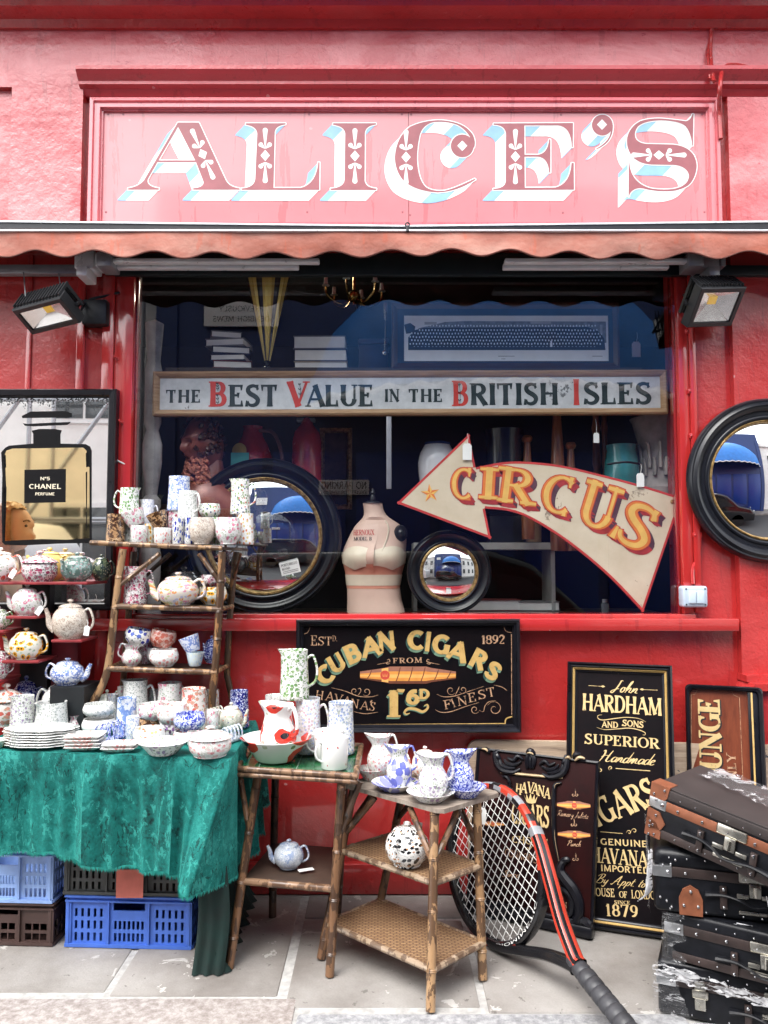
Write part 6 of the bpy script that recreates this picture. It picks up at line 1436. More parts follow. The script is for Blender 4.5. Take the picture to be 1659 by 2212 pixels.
# lounge board
MAHOG = NT('mahogany board'); _n = MAHOG.noise(4,6,.65,MAHOG.mapr(MAHOG.co(),(8,8,1))); MAHOG = MAHOG.done(MAHOG.ramp(_n,[(.3,(.10,.022,.010)),(.7,(.20,.050,.022))]), .35, coat=.2)
M, W, H = frame_from(G(1491,1960,.003), G(1668,1985,.003), P(1478.6,1477,-.06))
lo = empty('lounge_sign', M @ V((W/2,0,0)), 'red brown board with rounded black frame lettered LOUNGE ONLY on end behind the suitcases', 'sign')
mb = MB(); mb.box((.015,.0,.015),(W-.015,.02,H-.015),0,M); obj('board', mb, MAHOG, lo)
mb = MB(); r = .022
rr_ = [(r+.0-r*cos(a), H-r+r*sin(a)) for a in [pi/2*i/5 for i in range(6)]] + [(W-r+r*sin(a), H-r+r*cos(a)) for a in [pi/2*i/5 for i in range(6)]] + [(W,0),(0,0)]
pts = [V((x,0,z)) for x, z in rr_]; pts.append(pts[0])
ins = lambda p, d: V((W/2+(p.x-W/2)*(1-2*d/W), p.y, H/2+(p.z-H/2)*(1-2*d/H)))
steps = [(0,.03),(0,-.018),(.006,-.026),(.018,-.022),(.022,-.001)]
vs = [M @ V((ins(p,d).x, y, ins(p,d).z)) for d, y in steps for p in pts]; k = len(pts)
mb.add(vs, [(i*k+j, i*k+j+1, (i+1)*k+j+1, (i+1)*k+j) for i in range(len(steps)-1) for j in range(k-1)], 0, False); obj('frame', mb, SATIN, lo)
mb = MB(); mb.bbox((W-.062,-.012,.02),(W-.020,-.0005,H-.022),.003,0,M); obj('side_moulding', mb, SATIN, lo); mb = MB(); mb.bbox((W-.050,-.017,.02),(W-.042,-.0125,H-.024),.002,0,M); obj('gilt_slip', mb, GOLD, lo)
zf = zoomer(M, (1840,2140,660/1659)); mb = MB()
wline(mb, M, zf, 'LOUNGE', (1296,1204), (1262,338), 182, dict(T=.24,t=.09,serif=True,sw=.06), 0, -.002, spacing=.05, shadow=(.006,-.005,1,1)); wline(mb, M, zf, 'ONLY', (1412,1080), (1390,790), 72, 'roman', 2, -.0015, spacing=.1)
q = [(1035,1400),(1030,305),(1062,300),(1082,262),(1360,272),(1375,305),(1425,330),(1470,1400)]; line(mb, M, [tuple(zf(*p)) for p in q], .002, -.001, 2)
obj('lettering', mb, [PALEG, SIGNK, COPPER], lo, fix=False)
# weathered plank bench end behind the boards
t = NT('weathered pale timber'); n1 = t.noise(3,6,.7,t.mapr(t.co(),(1.2,1.2,14))); c = t.ramp(n1,[(.25,(.16,.11,.08)),(.5,(.42,.31,.22)),(.75,(.56,.45,.34))]); c = t.mix(t.math('GREATER_THAN', t.noise(12,5,.7), .64), c, (.06,.06,.075)); t.bump(n1,.4,.006); OLDW = t.done(c, .8)
a = P(1008,1599,-.045); b = P(1760,1648,-.15); M, W, H = frame_from(V((a.x,a.y-.03,0)), V((b.x,b.y-.03,0)), a)
mb = MB(); rc = .05
mb.prism([(0,0),(W,0),(W,H),(rc,H)]+[(rc-rc*sin(x),H-rc+rc*cos(x)) for x in [pi/2*i/5 for i in range(1,6)]], 0, .035, 0, M)
obj('wooden_board', mb, OLDW, None, label='weathered pale timber board leaning on the wall behind the lettered signs', cat='board')
# ---------------------------------------------------------------- bamboo
def bamboo_mat(name, lo, mid, hi, dark=.5, sc=1):
    t = NT(name); v = t.co(); n1 = t.noise(9*sc,5,.65,t.mapr(v,(1,1,.5))); n2 = t.noise(34*sc,4,.6,t.mapr(v,(1,1,.35)))
    c = t.ramp(n1,[(.3,mid),(.7,hi)]); c = t.mix(t.math('MULTIPLY', t.math('GREATER_THAN', n2, dark), .8), c, lo); c = t.mix(t.math('MULTIPLY', t.noise(140,2), .25), c, lo)
    t.bump(n2,.25,.003); return t.done(c, .38, coat=.15)
BAMA = bamboo_mat('mottled golden bamboo', (.045,.020,.011), (.27,.145,.065), (.40,.25,.13), .475)
BAMB = bamboo_mat('tiger mottled bamboo', (.022,.012,.009), (.24,.11,.04), (.33,.18,.075), .44)
BAMC = bamboo_mat('brown bamboo', (.035,.017,.010), (.13,.06,.027), (.23,.12,.06), .50)
BAMD = bamboo_mat('dark bamboo', (.02,.012,.010), (.07,.038,.022), (.12,.065,.04), .56)
def pole(mb, pts, r, mi=0, node=.13, n=10, seed=0, smooth=True):
    pts = [V(p) for p in pts]
    if len(pts) > 2 and smooth: pts = catmull(pts, 8)
    segs = []; L = 0; nxt = node*(.35+.5*((seed*37)%10)/10); P_ = [pts[0]]; R_ = [r]
    for a, b in zip(pts, pts[1:]):
        l = (b-a).length; d = (b-a)/max(l,1e-9)
        while nxt < L+l - .004 :
            s = nxt-L
            if s > .005:
                for o, k in ((-.006,1.0),(-.0025,1.16),(0,1.05),(.0025,1.16),(.006,1.0)): P_.append(a+d*max(.0005,min(l-.0005,s+o))); R_.append(r*k)
            nxt += node*(.85+.3*((seed*13+len(P_))%7)/7)
        L += l; P_.append(b); R_.append(r)
    mb.tube(P_, R_, n, mi)
RATT = NT('woven rattan')
_v = RATT.co(); _br = RATT.n('ShaderNodeTexBrick'); RATT.l(RATT.mapr(_v,(1,1,1)), _br.inputs['Vector']); _br.inputs['Scale'].default_value = 15; _br.inputs['Color1'].default_value = (.46,.31,.165,1); _br.inputs['Color2'].default_value = (.30,.185,.09,1); _br.inputs['Mortar'].default_value = (.12,.06,.03,1); _br.inputs['Mortar Size'].default_value = .05
_br.inputs['Brick Width'].default_value = .35; _br.inputs['Row Height'].default_value = .18
_c = RATT.mix(RATT.math('MULTIPLY', RATT.noise(5,4,.7), .5), _br.outputs['Color'], (.16,.09,.05)); RATT.bump(_br.outputs['Fac'], .5, .004); RATT = RATT.done(_c, .6)
TOPW = NT('worn grey table top'); _n = TOPW.noise(8,6,.7,TOPW.mapr(TOPW.co(),(1,5,1))); TOPW = TOPW.done(TOPW.ramp(_n,[(.25,(.10,.08,.07)),(.5,(.27,.22,.18)),(.75,(.42,.36,.30))]), .6)
TILE = NT('green glazed tiles'); _br = TILE.n('ShaderNodeTexBrick'); TILE.l(TILE.co(), _br.inputs['Vector']); _br.offset = 0; _br.inputs['Scale'].default_value = 1; _br.inputs['Brick Width'].default_value = .15; _br.inputs['Row Height'].default_value = .15; _br.inputs['Mortar Size'].default_value = .0025
_br.inputs['Color1'].default_value = (.012,.10,.035,1); _br.inputs['Color2'].default_value = (.02,.13,.05,1); _br.inputs['Mortar'].default_value = (.25,.32,.26,1); TILE = TILE.done(_br.outputs['Color'], .12, coat=.4)
DBRD = plain('dark shelf board', (.06,.038,.028), .5, var=.35)
# ---- front table, two woven shelves
F_, R_, L_ = G(930,2188,0), G(1043,2118,0), G(693,2073,0); B_ = L_+R_-F_
zt = .62; tC, tR, tL = G(953,1750,zt), G(1083,1711,zt), G(737,1692,zt); tB = tL+tR-tC
t2 = empty('bamboo_table', (F_+B_)/2, 'low bamboo table with a worn grey top and two woven shelves, nearest the camera', 'table', 'bamboo tables')
def slab(corners, th, mi=0):
    mb = MB(); c = [V(p) for p in corners]; d = V((0,0,-th)); mb.add(c+[p+d for p in c], [(0,1,2,3),(7,6,5,4),(0,4,5,1),(1,5,6,2),(2,6,7,3),(3,7,4,0)], mi); return mb
def clip(c, k=.06):
    out_ = []; n = len(c)
    for i in range(n):
        p = c[i]; out_ += [p.lerp(c[i-1], k), p.lerp(c[(i+1)%n], k)]
    return out_
tc = [tL,tC,tR,tB]; cl_ = clip(tc,.05); mb = MB(); n = len(cl_)
mb.add(cl_+[p-V((0,0,.016)) for p in cl_], [tuple(range(n)), tuple(reversed(range(n,2*n)))]+[(i,i+n,(i+1)%n+n,(i+1)%n) for i in range(n)]); obj('top', mb, TOPW, t2)
inn = lambda p, c, k: c + (p-c)*k
cen = (tL+tR)/2; feet = {'F':F_,'R':R_,'L':L_,'B':B_}; tops = {'F':inn(tC,cen,.84),'R':inn(tR,cen,.74),'L':inn(tL,cen,.84),'B':inn(tB,cen,.78)}
for k in tops: tops[k] = V((tops[k].x, tops[k].y, zt-.016))
tops['F'] = G(940,1757,zt-.016)+V((0,.03,0)); tops['R'] = G(1030,1729,zt-.016)
for i, k in enumerate('FRLB'):
    mb = MB(); pole(mb, [feet[k]+V((0,0,.004)), tops[k]], .0165, 0, .17, 12, i+1); obj('leg', mb, BAMA if k in 'FR' else BAMC, t2)
for zz, ov in ((.385,.02),(.13,.03)):
    q = [feet[k].lerp(tops[k], zz/zt) for k in 'LFRB']; cc = (q[0]+q[2])/2
    q = [V((cc.x+(p.x-cc.x)*(1+ov), cc.y+(p.y-cc.y)*(1+ov), zz)) for p in q]
    sh = slab([p for p in q], .012); so_ = obj('shelf', sh, RATT, t2)
    mb = MB()
    for i in range(4): pole(mb, [q[i]+V((0,0,-.008)), q[(i+1)%4]+V((0,0,-.008))], .0115, 0, .16, 8, i)
    obj('shelf_rail', mb, bamboo_mat('pale bamboo rail', (.09,.05,.03), (.27,.19,.12), (.40,.30,.21), .50) if zz > .3 else bpy.data.materials['pale bamboo rail'], so_)
for i, (k, l) in enumerate((('F','L'),('F','R'),('R','B'),('L','F'),('L','B'),('B','R'))):
    a = feet[k].lerp(tops[k], .72); d = (tops[l]-tops[k]).normalized(); b = tops[k]+d*.12; b.z = zt-.03
    mb = MB(); pole(mb, [a, b], .0115, 0, .12, 8, i); obj('brace', mb, BAMC, t2)
# ---- middle table, green tiled top
zt = .72; a, b = G(509,1660,zt), G(768,1676,zt); c = G(780,1611,zt); d = a+(c-b)
t1 = empty('bamboo_table', V(((a.x+b.x)/2,-.5,0)), 'taller bamboo table with a green tiled top between cloth table and low table', 'table', 'bamboo tables')
mb = slab([p+V((0,0,-.004)) for p in (a,b,c,d)], .012); obj('top', mb, TILE, t1)
mb = MB()
for i, (p, q) in enumerate(((a,b),(b,c),(c,d),(d,a))):
    pole(mb, [p+(p-q).normalized()*.008, q+(q-p).normalized()*.008], .0115, 0, .16, 10, i); pole(mb, [p+V((0,0,-.021))+(p-q).normalized()*.006, q+V((0,0,-.021))+(q-p).normalized()*.006], .0095, 0, .2, 10, i+3)
obj('edge_rail', mb, bamboo_mat('warm bamboo rail', (.07,.035,.02), (.22,.12,.065), (.33,.20,.12), .50), t1)
zl = zt-.04; lt = [V((a.x+.075,a.y+.06,zl)), V((b.x-.055,b.y+.07,zl)), V((c.x-.06,c.y-.07,zl)), V((d.x+.09,d.y-.06,zl))]
fL, fR = G(495,2093,0), G(712,2110,0); back = V((0.03,.37,0)); lf = [fL, fR, V((fR.x+.0,-.30,0)), V((fL.x+.10,-.28,0))]
for i in range(4):
    mb = MB(); pole(mb, [lf[i]+V((0,0,.003)), lt[i]], .0165, 0, .19, 12, i+2); obj('leg', mb, BAMC if i < 2 else BAMD, t1)
sz = .305; q = [lf[i].lerp(lt[i], sz/zl) for i in range(4)]
sh1 = obj('shelf', slab(q, .012), DBRD, t1); mb = MB(); pole(mb, [q[0]+V((-.004,0,-.005)), q[1]+V((.004,0,-.005))], .0135, 0, .18, 10, 5); pole(mb, [q[1]+V((0,0,-.005)), q[2]+V((0,0,-.005))], .0115, 0, .18, 8, 6); obj('shelf_rail', mb, bpy.data.materials['warm bamboo rail'], sh1)
for i, (k, l) in enumerate(((0,1),(1,0),(1,2),(2,1))):
    p = lf[k].lerp(lt[k], .70); e = lt[k]+(lt[l]-lt[k]).normalized()*.0 + V((-.07 if k == 0 else .07 if (k == 1 and l == 0) else 0, -.07 if k == 1 and l == 2 else (.07 if k == 2 else 0), 0)) ; e.z = zl
    mb = MB(); pole(mb, [p, e], .011, 0, .13, 8, i); obj('brace', mb, BAMC if k == 0 else BAMD, t1)
# ---------------------------------------------------------------- cloth covered trestle
zc = .78; FA, FB = G(-70,1620.6,zc), G(500,1641,zc); SB = V((FB.x-.03,-.045,zc))
td = empty('trestle_table', V((-1.15,-.4,0)), 'trestle table under the green velvet cloth', 'table')
mb = MB(); c = [FA+V((.012,0.012,-.012)), FB+V((-.012,.012,-.012)), SB+V((-.012,0,-.012)), V((FA.x+.012,-.045,zc-.012))]; mb = slab(c, .025); obj('tabletop', mb, plain('grey table board', (.35,.34,.33), .6), td)
for p in (G(446,2078,0), V((-.63,-.14,0)), V((FA.x+.0,-.5,0)), V((FA.x+.0,-.14,0))):
    mb = MB(); mb.tube([p+V((0,0,.02)), V((p.x,p.y,zc-.036))], .0115, 10); lg = obj('leg', mb, WHITEM, td); mb = MB(); mb.lathe([(0,0),(.022,0),(.024,.008),(.018,.028),(.0,.03)],16,0,Matrix.Translation(p)); obj('rubber_foot', mb, TYRE, lg)
t = NT('crushed green velvet'); v = t.co()
n1 = t.noise(5,5,.7,t.mapr(v,(1,1,.5)),.3); n2 = t.noise(30,6,.8,t.mapr(v,(1,1,.8)),.2); n3 = t.noise(95,3,.6)
f = t.math('ADD', t.math('MULTIPLY', n1, .60), t.math('ADD', t.math('MULTIPLY', n2, .34), t.math('MULTIPLY', n3, .14)))
c = t.ramp(f,[(.40,(.0008,.014,.014)),(.47,(.003,.088,.078)),(.55,(.005,.145,.127)),(.68,(.03,.27,.235))])
ck = t.noise(9,4,.6,t.mapr(v,(1.6,1.6,.7),(3,1,2)),.8); cm = t.math('MULTIPLY', t.math('LESS_THAN', t.math('ABSOLUTE', t.math('SUBTRACT', ck, .5)), .012), t.math('GREATER_THAN', t.noise(5,3), .5)); c = t.mix(t.math('MULTIPLY', cm, .75), c, (.001,.022,.021))
ck2 = t.noise(7,4,.6,t.mapr(v,(1.2,1.2,.5),(7,4,1)),.6); cm2 = t.math('MULTIPLY', t.math('LESS_THAN', t.math('ABSOLUTE', t.math('SUBTRACT', ck2, .52)), .018), t.math('GREATER_THAN', n2, .5)); c = t.mix(t.math('MULTIPLY', cm2, .5), c, (.05,.36,.31))
t.bump(t.math('ADD', n2, t.math('MULTIPLY', n3, .5)), .45, .012)
t.b.inputs['Sheen Weight'].default_value = .35; t.b.inputs['Sheen Roughness'].default_value = .35; t.b.inputs['Sheen Tint'].default_value = (.12,.75,.65,1); VELV = t.done(c, .75, spec=.25)
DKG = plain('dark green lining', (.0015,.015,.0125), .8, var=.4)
tcl = empty('tablecloth', V((-1.0,-.5,zc)), 'crushed green velvet cloth with a frayed hem over the trestle table', 'tablecloth')
fd = (FB-FA).normalized(); fn = V((fd.y,-fd.x,0)); 
if fn.y > 0: fn = -fn
sd = (SB-FB).normalized(); sn = V((1,0,0))
Lf = (FB-FA).length; Ls = (SB-FB).length
mb = MB(); nu, nv = 60, 26; vs = []
for i in range(nu+1):
    for j in range(nv+1):
        p = (FA.lerp(FB,i/nu)).lerp(V((FA.lerp(FB,i/nu).x + (SB.x-FB.x)*(i/nu),-.045,zc)), j/nv)
        vs.append(p+V((0,0,.0035*sin(p.x*31+p.y*9)*sin(p.y*27+2)*(1 if 0 < i < nu else 0))))
mb.add(vs, [(i*(nv+1)+j,(i+1)*(nv+1)+j,(i+1)*(nv+1)+j+1,i*(nv+1)+j+1) for i in range(nu) for j in range(nv)], 0, True)
# the drop: along the front, round the corner, back to the wall
N = 260; M_ = 26; vs = []; hem = []
RC = .03
for i in range(N+1):
    s = i/N*(Lf+Ls)
    if s < Lf: e = FA+fd*s; nn = fn; cf = max(0,(s-Lf+.34)/.34); side = 0
    else: e = FB+sd*(s-Lf); nn = sn; cf = max(0,1-(s-Lf)/.30); side = 1
    dc = s-Lf; bl = .5+.5*max(-1,min(1,dc/.025))
    nn = (fn*(1-bl)+sn*bl).normalized()
    x = e.x
    dl = .40 + (.045*max(0,(s-.55*Lf)/(.45*Lf))**1.0 if not side else .045) - .03*max(0,1-s/(.5*Lf)) + .012*sin(x*11) + .006*sin(x*41)
    if side: dl = .455 - .10*min(1,(s-Lf)/Ls) + .02*sin((s-Lf)*16)*min(1,(s-Lf)*8)
    amp = .030*(1-abs(sin(x*9+.6))**.6)*2-.03+.012*sin(x*29+1.0)+.006*sin(x*61)+.004*sin(x*97) if not side else .03*sin((s-Lf)*30)+.012*sin((s-Lf)*61)
    for j in range(M_+1):
        f_ = j/M_; dr = dl*f_
        rnd = .010*(1-math.exp(-dr/.02))
        o = rnd + amp*min(1,dr/.16)*(1 if abs(dc) > .1 else abs(dc)/.1) + cf*.0*f_
        # the corner swings out as a fold
        g_ = math.exp(-(dc/(.13 if dc < 0 else .085))**2)*f_
        p = e + nn*o + V((-.135*g_ + (.035*f_*min(1,dc/.2) if dc > 0 else 0), -.10*g_, -dr))
        vs.append(p+V((0,0,.002 if j == 0 else 0)))
    hem.append(vs[-1])
mb.add(vs, [(i*(M_+1)+j,(i+1)*(M_+1)+j,(i+1)*(M_+1)+j+1,i*(M_+1)+j+1) for i in range(N) for j in range(M_)], 0, True)
obj('cloth', mb, VELV, tcl, fix=False, sharp=80)
mb = MB(); rr = random.Random(5)
for i in range(N):
    for k in range(5):
        p = hem[i].lerp(hem[i+1], k/5); q = p+V((rr.uniform(-.006,.006), rr.uniform(-.006,.004), -rr.uniform(.006,.017))); w_ = V((.0016,.0008,0)); mb.add([p-w_+V((0,0,.003)), p+w_+V((0,0,.003)), q], [(0,1,2)])
obj('fringe', mb, plain('green fringe', (.010,.22,.185), .8, var=.3), tcl, fix=False)
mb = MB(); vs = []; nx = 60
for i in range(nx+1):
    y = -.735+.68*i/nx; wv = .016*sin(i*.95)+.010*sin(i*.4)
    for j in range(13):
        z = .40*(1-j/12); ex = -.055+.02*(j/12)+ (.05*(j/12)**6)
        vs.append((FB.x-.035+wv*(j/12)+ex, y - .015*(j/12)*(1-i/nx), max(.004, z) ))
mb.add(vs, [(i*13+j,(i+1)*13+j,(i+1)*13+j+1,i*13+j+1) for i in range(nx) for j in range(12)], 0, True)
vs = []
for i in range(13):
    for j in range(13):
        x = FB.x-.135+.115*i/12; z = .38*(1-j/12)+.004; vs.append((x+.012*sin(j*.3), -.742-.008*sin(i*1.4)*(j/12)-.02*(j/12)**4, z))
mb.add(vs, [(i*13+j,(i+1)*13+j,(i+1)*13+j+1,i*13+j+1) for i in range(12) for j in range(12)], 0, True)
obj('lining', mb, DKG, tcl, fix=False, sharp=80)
# ---------------------------------------------------------------- plastic crates under the table
def crate(x0, y0, z0, wd, dp, ht, mat, label, rz=0, brown=False, seed=0):
    t = empty('plastic_crate', (x0+wd/2,y0+dp/2,z0), label, 'crate', 'plastic crates stacked under the table', (0,0,radians(rz)))
    def panel(mb, w_, h_, holes, Mx, th=.006):
        pts = [V((-w_/2,0,0)),V((w_/2,0,0)),V((w_/2,0,h_)),V((-w_/2,0,h_))]
        loops = [[V((p.x,p.z,0)) for p in pts]] + [[V((a,c,0)),V((b,c,0)),V((b,d,0)),V((a,d,0))] for a,b,c,d in holes]
        tr = tessellate_polygon(loops); al = [p for l in loops for p in l]; n = len(al)
        mb.add([Mx @ V((p.x,0,p.y)) for p in al]+[Mx @ V((p.x,th,p.y)) for p in al], [tuple(q) for q in tr]+[tuple(i+n for i in reversed(q)) for q in tr])
        o = len(mb.v)-2*n; s = 4
        for l in loops[1:]:
            for i in range(4): mb.f.append((o+s+i,o+s+(i+1)%4,o+n+s+(i+1)%4,o+n+s+i)); mb.m.append(0); mb.sm.append(False)
            s += 4
    def holes(w_, h_, n3=True):
        hs_ = []; nb = 3 if n3 else 2; bw = w_/nb
        for b in range(nb):
            xa, xb = -w_/2+b*bw+.018, -w_/2+(b+1)*bw-.018; mid = (b == 1 and n3)
            rows = 2 if mid else 3; k = 5 if not mid else 7
            if brown: k = 3
            for r in range(rows):
                zz = h_*.10+r*h_*.235
                for i in range(k):
                    c = xa+(xb-xa)*(i+.5)/k; hw = .0052 if not brown else .013
                    if brown and r > 1: continue
                    hs_.append((c-hw,c+hw,zz,zz+h_*.165))
            if mid: hs_.append((-.063,.063,h_*.70,h_*.86))
        return hs_
    mb = MB(); T = Matrix.Translation
    panel(mb, wd-.02, ht, holes(wd-.02,ht), T((0,-dp/2+.006,0))); panel(mb, wd-.02, ht, [], T((0,dp/2-.012,0)))
    for sx in (-1,1): panel(mb, dp-.014, ht, holes(dp-.014,ht,False) if sx > 0 else [], T((sx*(wd/2-.010),0,0)) @ Matrix.Rotation(pi/2,4,'Z'))
    mb.box((-wd/2+.012,-dp/2+.012,.002),(wd/2-.012,dp/2-.012,.008)); obj('basket', mb, mat, t, world=False)
    mb = MB()
    for z, h_, e in ((0,.012,.006),(ht-.024,.006,.006),(ht-.006,.006,.008)):
        mb.box((-wd/2-e+.006,-dp/2-e,z),(wd/2+e-.006,-dp/2+.006,z+h_)); mb.box((-wd/2-e+.006,dp/2-.006,z),(wd/2+e-.006,dp/2+e,z+h_))
        for sx in (-1,1): mb.box((sx*(wd/2-.002)-.006,-dp/2+.006,z+.0002),(sx*(wd/2-.002)+.006,dp/2-.006,z+h_-.0002))
    for i in range(4):
        x = -wd/2+.012+(wd-.024)*i/3; mb.box((x-.0035,-dp/2-.004,.012),(x+.0035,-dp/2+.0055,ht-.0241))
    for sx in (-1,1): mb.bbox((sx*(wd/2-.012)-.012,-dp/2-.001,.012),(sx*(wd/2-.012)+.012,-dp/2+.0058,ht-.0242),.003)
    obj('rim_and_ribs', mb, mat, t, world=False); return t
q = G(140,2050,0); crx = q.x
crate(crx, q.y+.006, .002, .505, .33, .195, plain('royal blue plastic', (.055,.14,.52), .45, var=.12), 'royal blue plastic crate on the paving at the bottom of its stack', -3)
dk = crate(crx-.012, q.y+.010, .200, .505, .33, .175, plain('dark grey plastic', (.05,.055,.055), .5, var=.2), 'dark grey plastic crate on top of the royal blue one', -3)
q2 = G(126,2043,0); crate(q2.x-.415, q2.y+.006, .002, .405, .33, .16, plain('brown plastic', (.055,.030,.026), .5, var=.2), 'brown plastic crate on the paving at the left edge', -3, True)
crate(q2.x-.42, q2.y+.004, .165, .405, .33, .20, plain('pale blue plastic', (.26,.40,.72), .45, var=.12), 'pale blue plastic crate on top of the brown one', -3)
a = P(362,1962,-.60); b = P(464,1925,-.60); mb = MB(); c0 = V((crx+.255,q.y-.02,.21)); cw = .105
mb.box((c0.x-cw/2,c0.y-.004,.203),(c0.x+cw/2,c0.y-.0012,.31)); obj('red_card', mb, plain('faded red card', (.62,.17,.13), .8), None, label='faded red card tucked in front of the dark grey crate', cat='card')
# ---------------------------------------------------------------- bamboo stand on the cloth
zb = zc+.004
YF, YR = -.27, -.05
sdx = empty('bamboo_stand', P(360,1560,-.16) * 1.0, 'mottled bamboo shelf stand with three tiers on the green cloth', 'shelf stand'); sdx.location.z = zb
fl = [P(172,1552,YF), P(196,1525,YF), P(222,1478,YF), P(235,1430,YF), P(249,1310,YF), P(266,1186,YF)]; fl[0].z = zb+.004
mb = MB(); pole(mb, fl, .0165, 0, .125, 12, 2); obj('leg', mb, BAMA, sdx)
fr = [P(456,1585,YF), P(459,1500,YF), P(466,1430,YF), P(474,1310,YF), P(480,1192,YF)]; fr[0].z = zb+.004
mb = MB(); pole(mb, fr, .0170, 0, .14, 12, 4); obj('leg', mb, BAMB, sdx)
rl = [P(262,1530,YR), P(268,1450,YR), P(280,1300,YR), P(289,1192,YR)]; rl[0].z = zb+.004
mb = MB(); pole(mb, rl, .0150, 0, .14, 12, 1); obj('leg', mb, BAMC, sdx)
rg = [P(512,1500,YR), P(494,1474,YR), P(491,1440,YR), P(499,1300,YR), P(511,1192,YR)]; rg[0].z = zb+.004
mb = MB(); pole(mb, rg, .0150, 0, .14, 12, 3); obj('leg', mb, BAMB, sdx)
def tier(vl, vr, y0, y1, ul, ur, rail=True):
    a = P(ul,vl,y0); b = P(ur,vr,y0); c = V((P(ur+26,vr,y1).x, y1, b.z)); d = V((P(ul+26,vl,y1).x, y1, a.z))
    s_ = obj('tier', slab([a+V((0,0,.004)),b+V((0,0,.004)),c+V((0,0,.004)),d+V((0,0,.004))], .012), DBRD, sdx)
    mb = MB(); pole(mb, [a+V((-.006,-.006,0)), b+V((.006,-.006,0))], .0125, 0, .15, 10, 2); pole(mb, [b+V((0,-.004,0)), c], .010, 0, .15, 8, 3); pole(mb, [a, d], .010, 0, .15, 8, 4); obj('rail', mb, BAMA, s_)
    return a, b
s2a, s2b = tier(1310, 1316, YF, YR, 252, 476); s3a, s3b = tier(1444, 1452, YF, YR, 236, 466)
a = P(196,1173,YF); b = P(480,1185,YF); c = P(536,1187,YR+.01); d = V((P(262,1180,YR).x,YR+.01,a.z)); c.z = b.z
mb = slab([a+V((.01,.012,.004)), V((P(520,1187,YF).x,YF+.012,b.z+.004)), c+V((.0,0,.004)), d+V((0,0,.004))], .012); s_ = obj('tier', mb, DBRD, sdx)
mb = MB(); pole(mb, [a+V((0,-.006,.001)), b+V((0,-.006,.001))], .0115, 0, .17, 10, 1); obj('rail', mb, BAMA, s_)
for i, (p, q) in enumerate(((P(262,1262,YF),P(345,1196,YF)),(P(284,1270,YR),P(368,1196,YR)),(P(478,1262,YF),P(430,1196,YF)),(P(503,1255,YR),P(520,1196,YF+.1)))):
    mb = MB(); pole(mb, [p, q], .0105 if i < 3 else .006, 0, .12, 8, i); obj('brace', mb, (BAMA,BAMD,BAMB,BAMC)[i], sdx)
# ---------------------------------------------------------------- red tiered stand at the left
REDS = plain('dull red shelf paint', (.26,.030,.035), .45, var=.2); BLKS = plain('black stand paint', (.008,.010,.012), .5, var=.3); DRED = plain('dark red stand paint', (.16,.010,.018), .5, var=.2)
rs = empty('display_stand', V((-1.30,-.25,zb)), 'red and black tiered stand carrying teapots at the left edge', 'display stand')
YP_ = -.14
for u0, u1, v0, v1, m_ in ((48,108,1256,1500,BLKS),(8,48,1330,1500,DRED),(108,165,1384,1500,DRED)):
    a = P(u0,v0,YP_); b = P(u1,v0,YP_); mb = MB(); mb.box((a.x+.0005,YP_ + (.02 if m_ is DRED else 0),zb),(b.x-.0005,YP_+.06,a.z)); obj('post', mb, m_, rs)
def rshelf(u0, u1, v, Y, dep):
    a = P(u0,v,Y); b = P(u1,v,Y); mb = MB(); mb.bbox((a.x,Y,a.z-.012),(b.x,Y+dep,a.z),.003); obj('shelf', mb, REDS, rs); return a.z
zs1 = rshelf(-34,188,1257,-.34,.255); zs2 = rshelf(12,78,1331,-.34,.20); zs2b = rshelf(110,176,1382,-.34,.20); zs3 = rshelf(3,83,1427,-.34,.20); zs2l = rshelf(-34,8,1362,-.34,.2); zs3l = rshelf(-34,0,1470,-.34,.2)
a = P(108,1490,-.34); b = P(182,1490,-.34); mb = MB(); mb.box((a.x,-.34,zb),(b.x,-.145,P(145,1484,-.34).z)); obj('base_block', mb, BLKS, rs); zs4 = P(145,1484,-.34).z
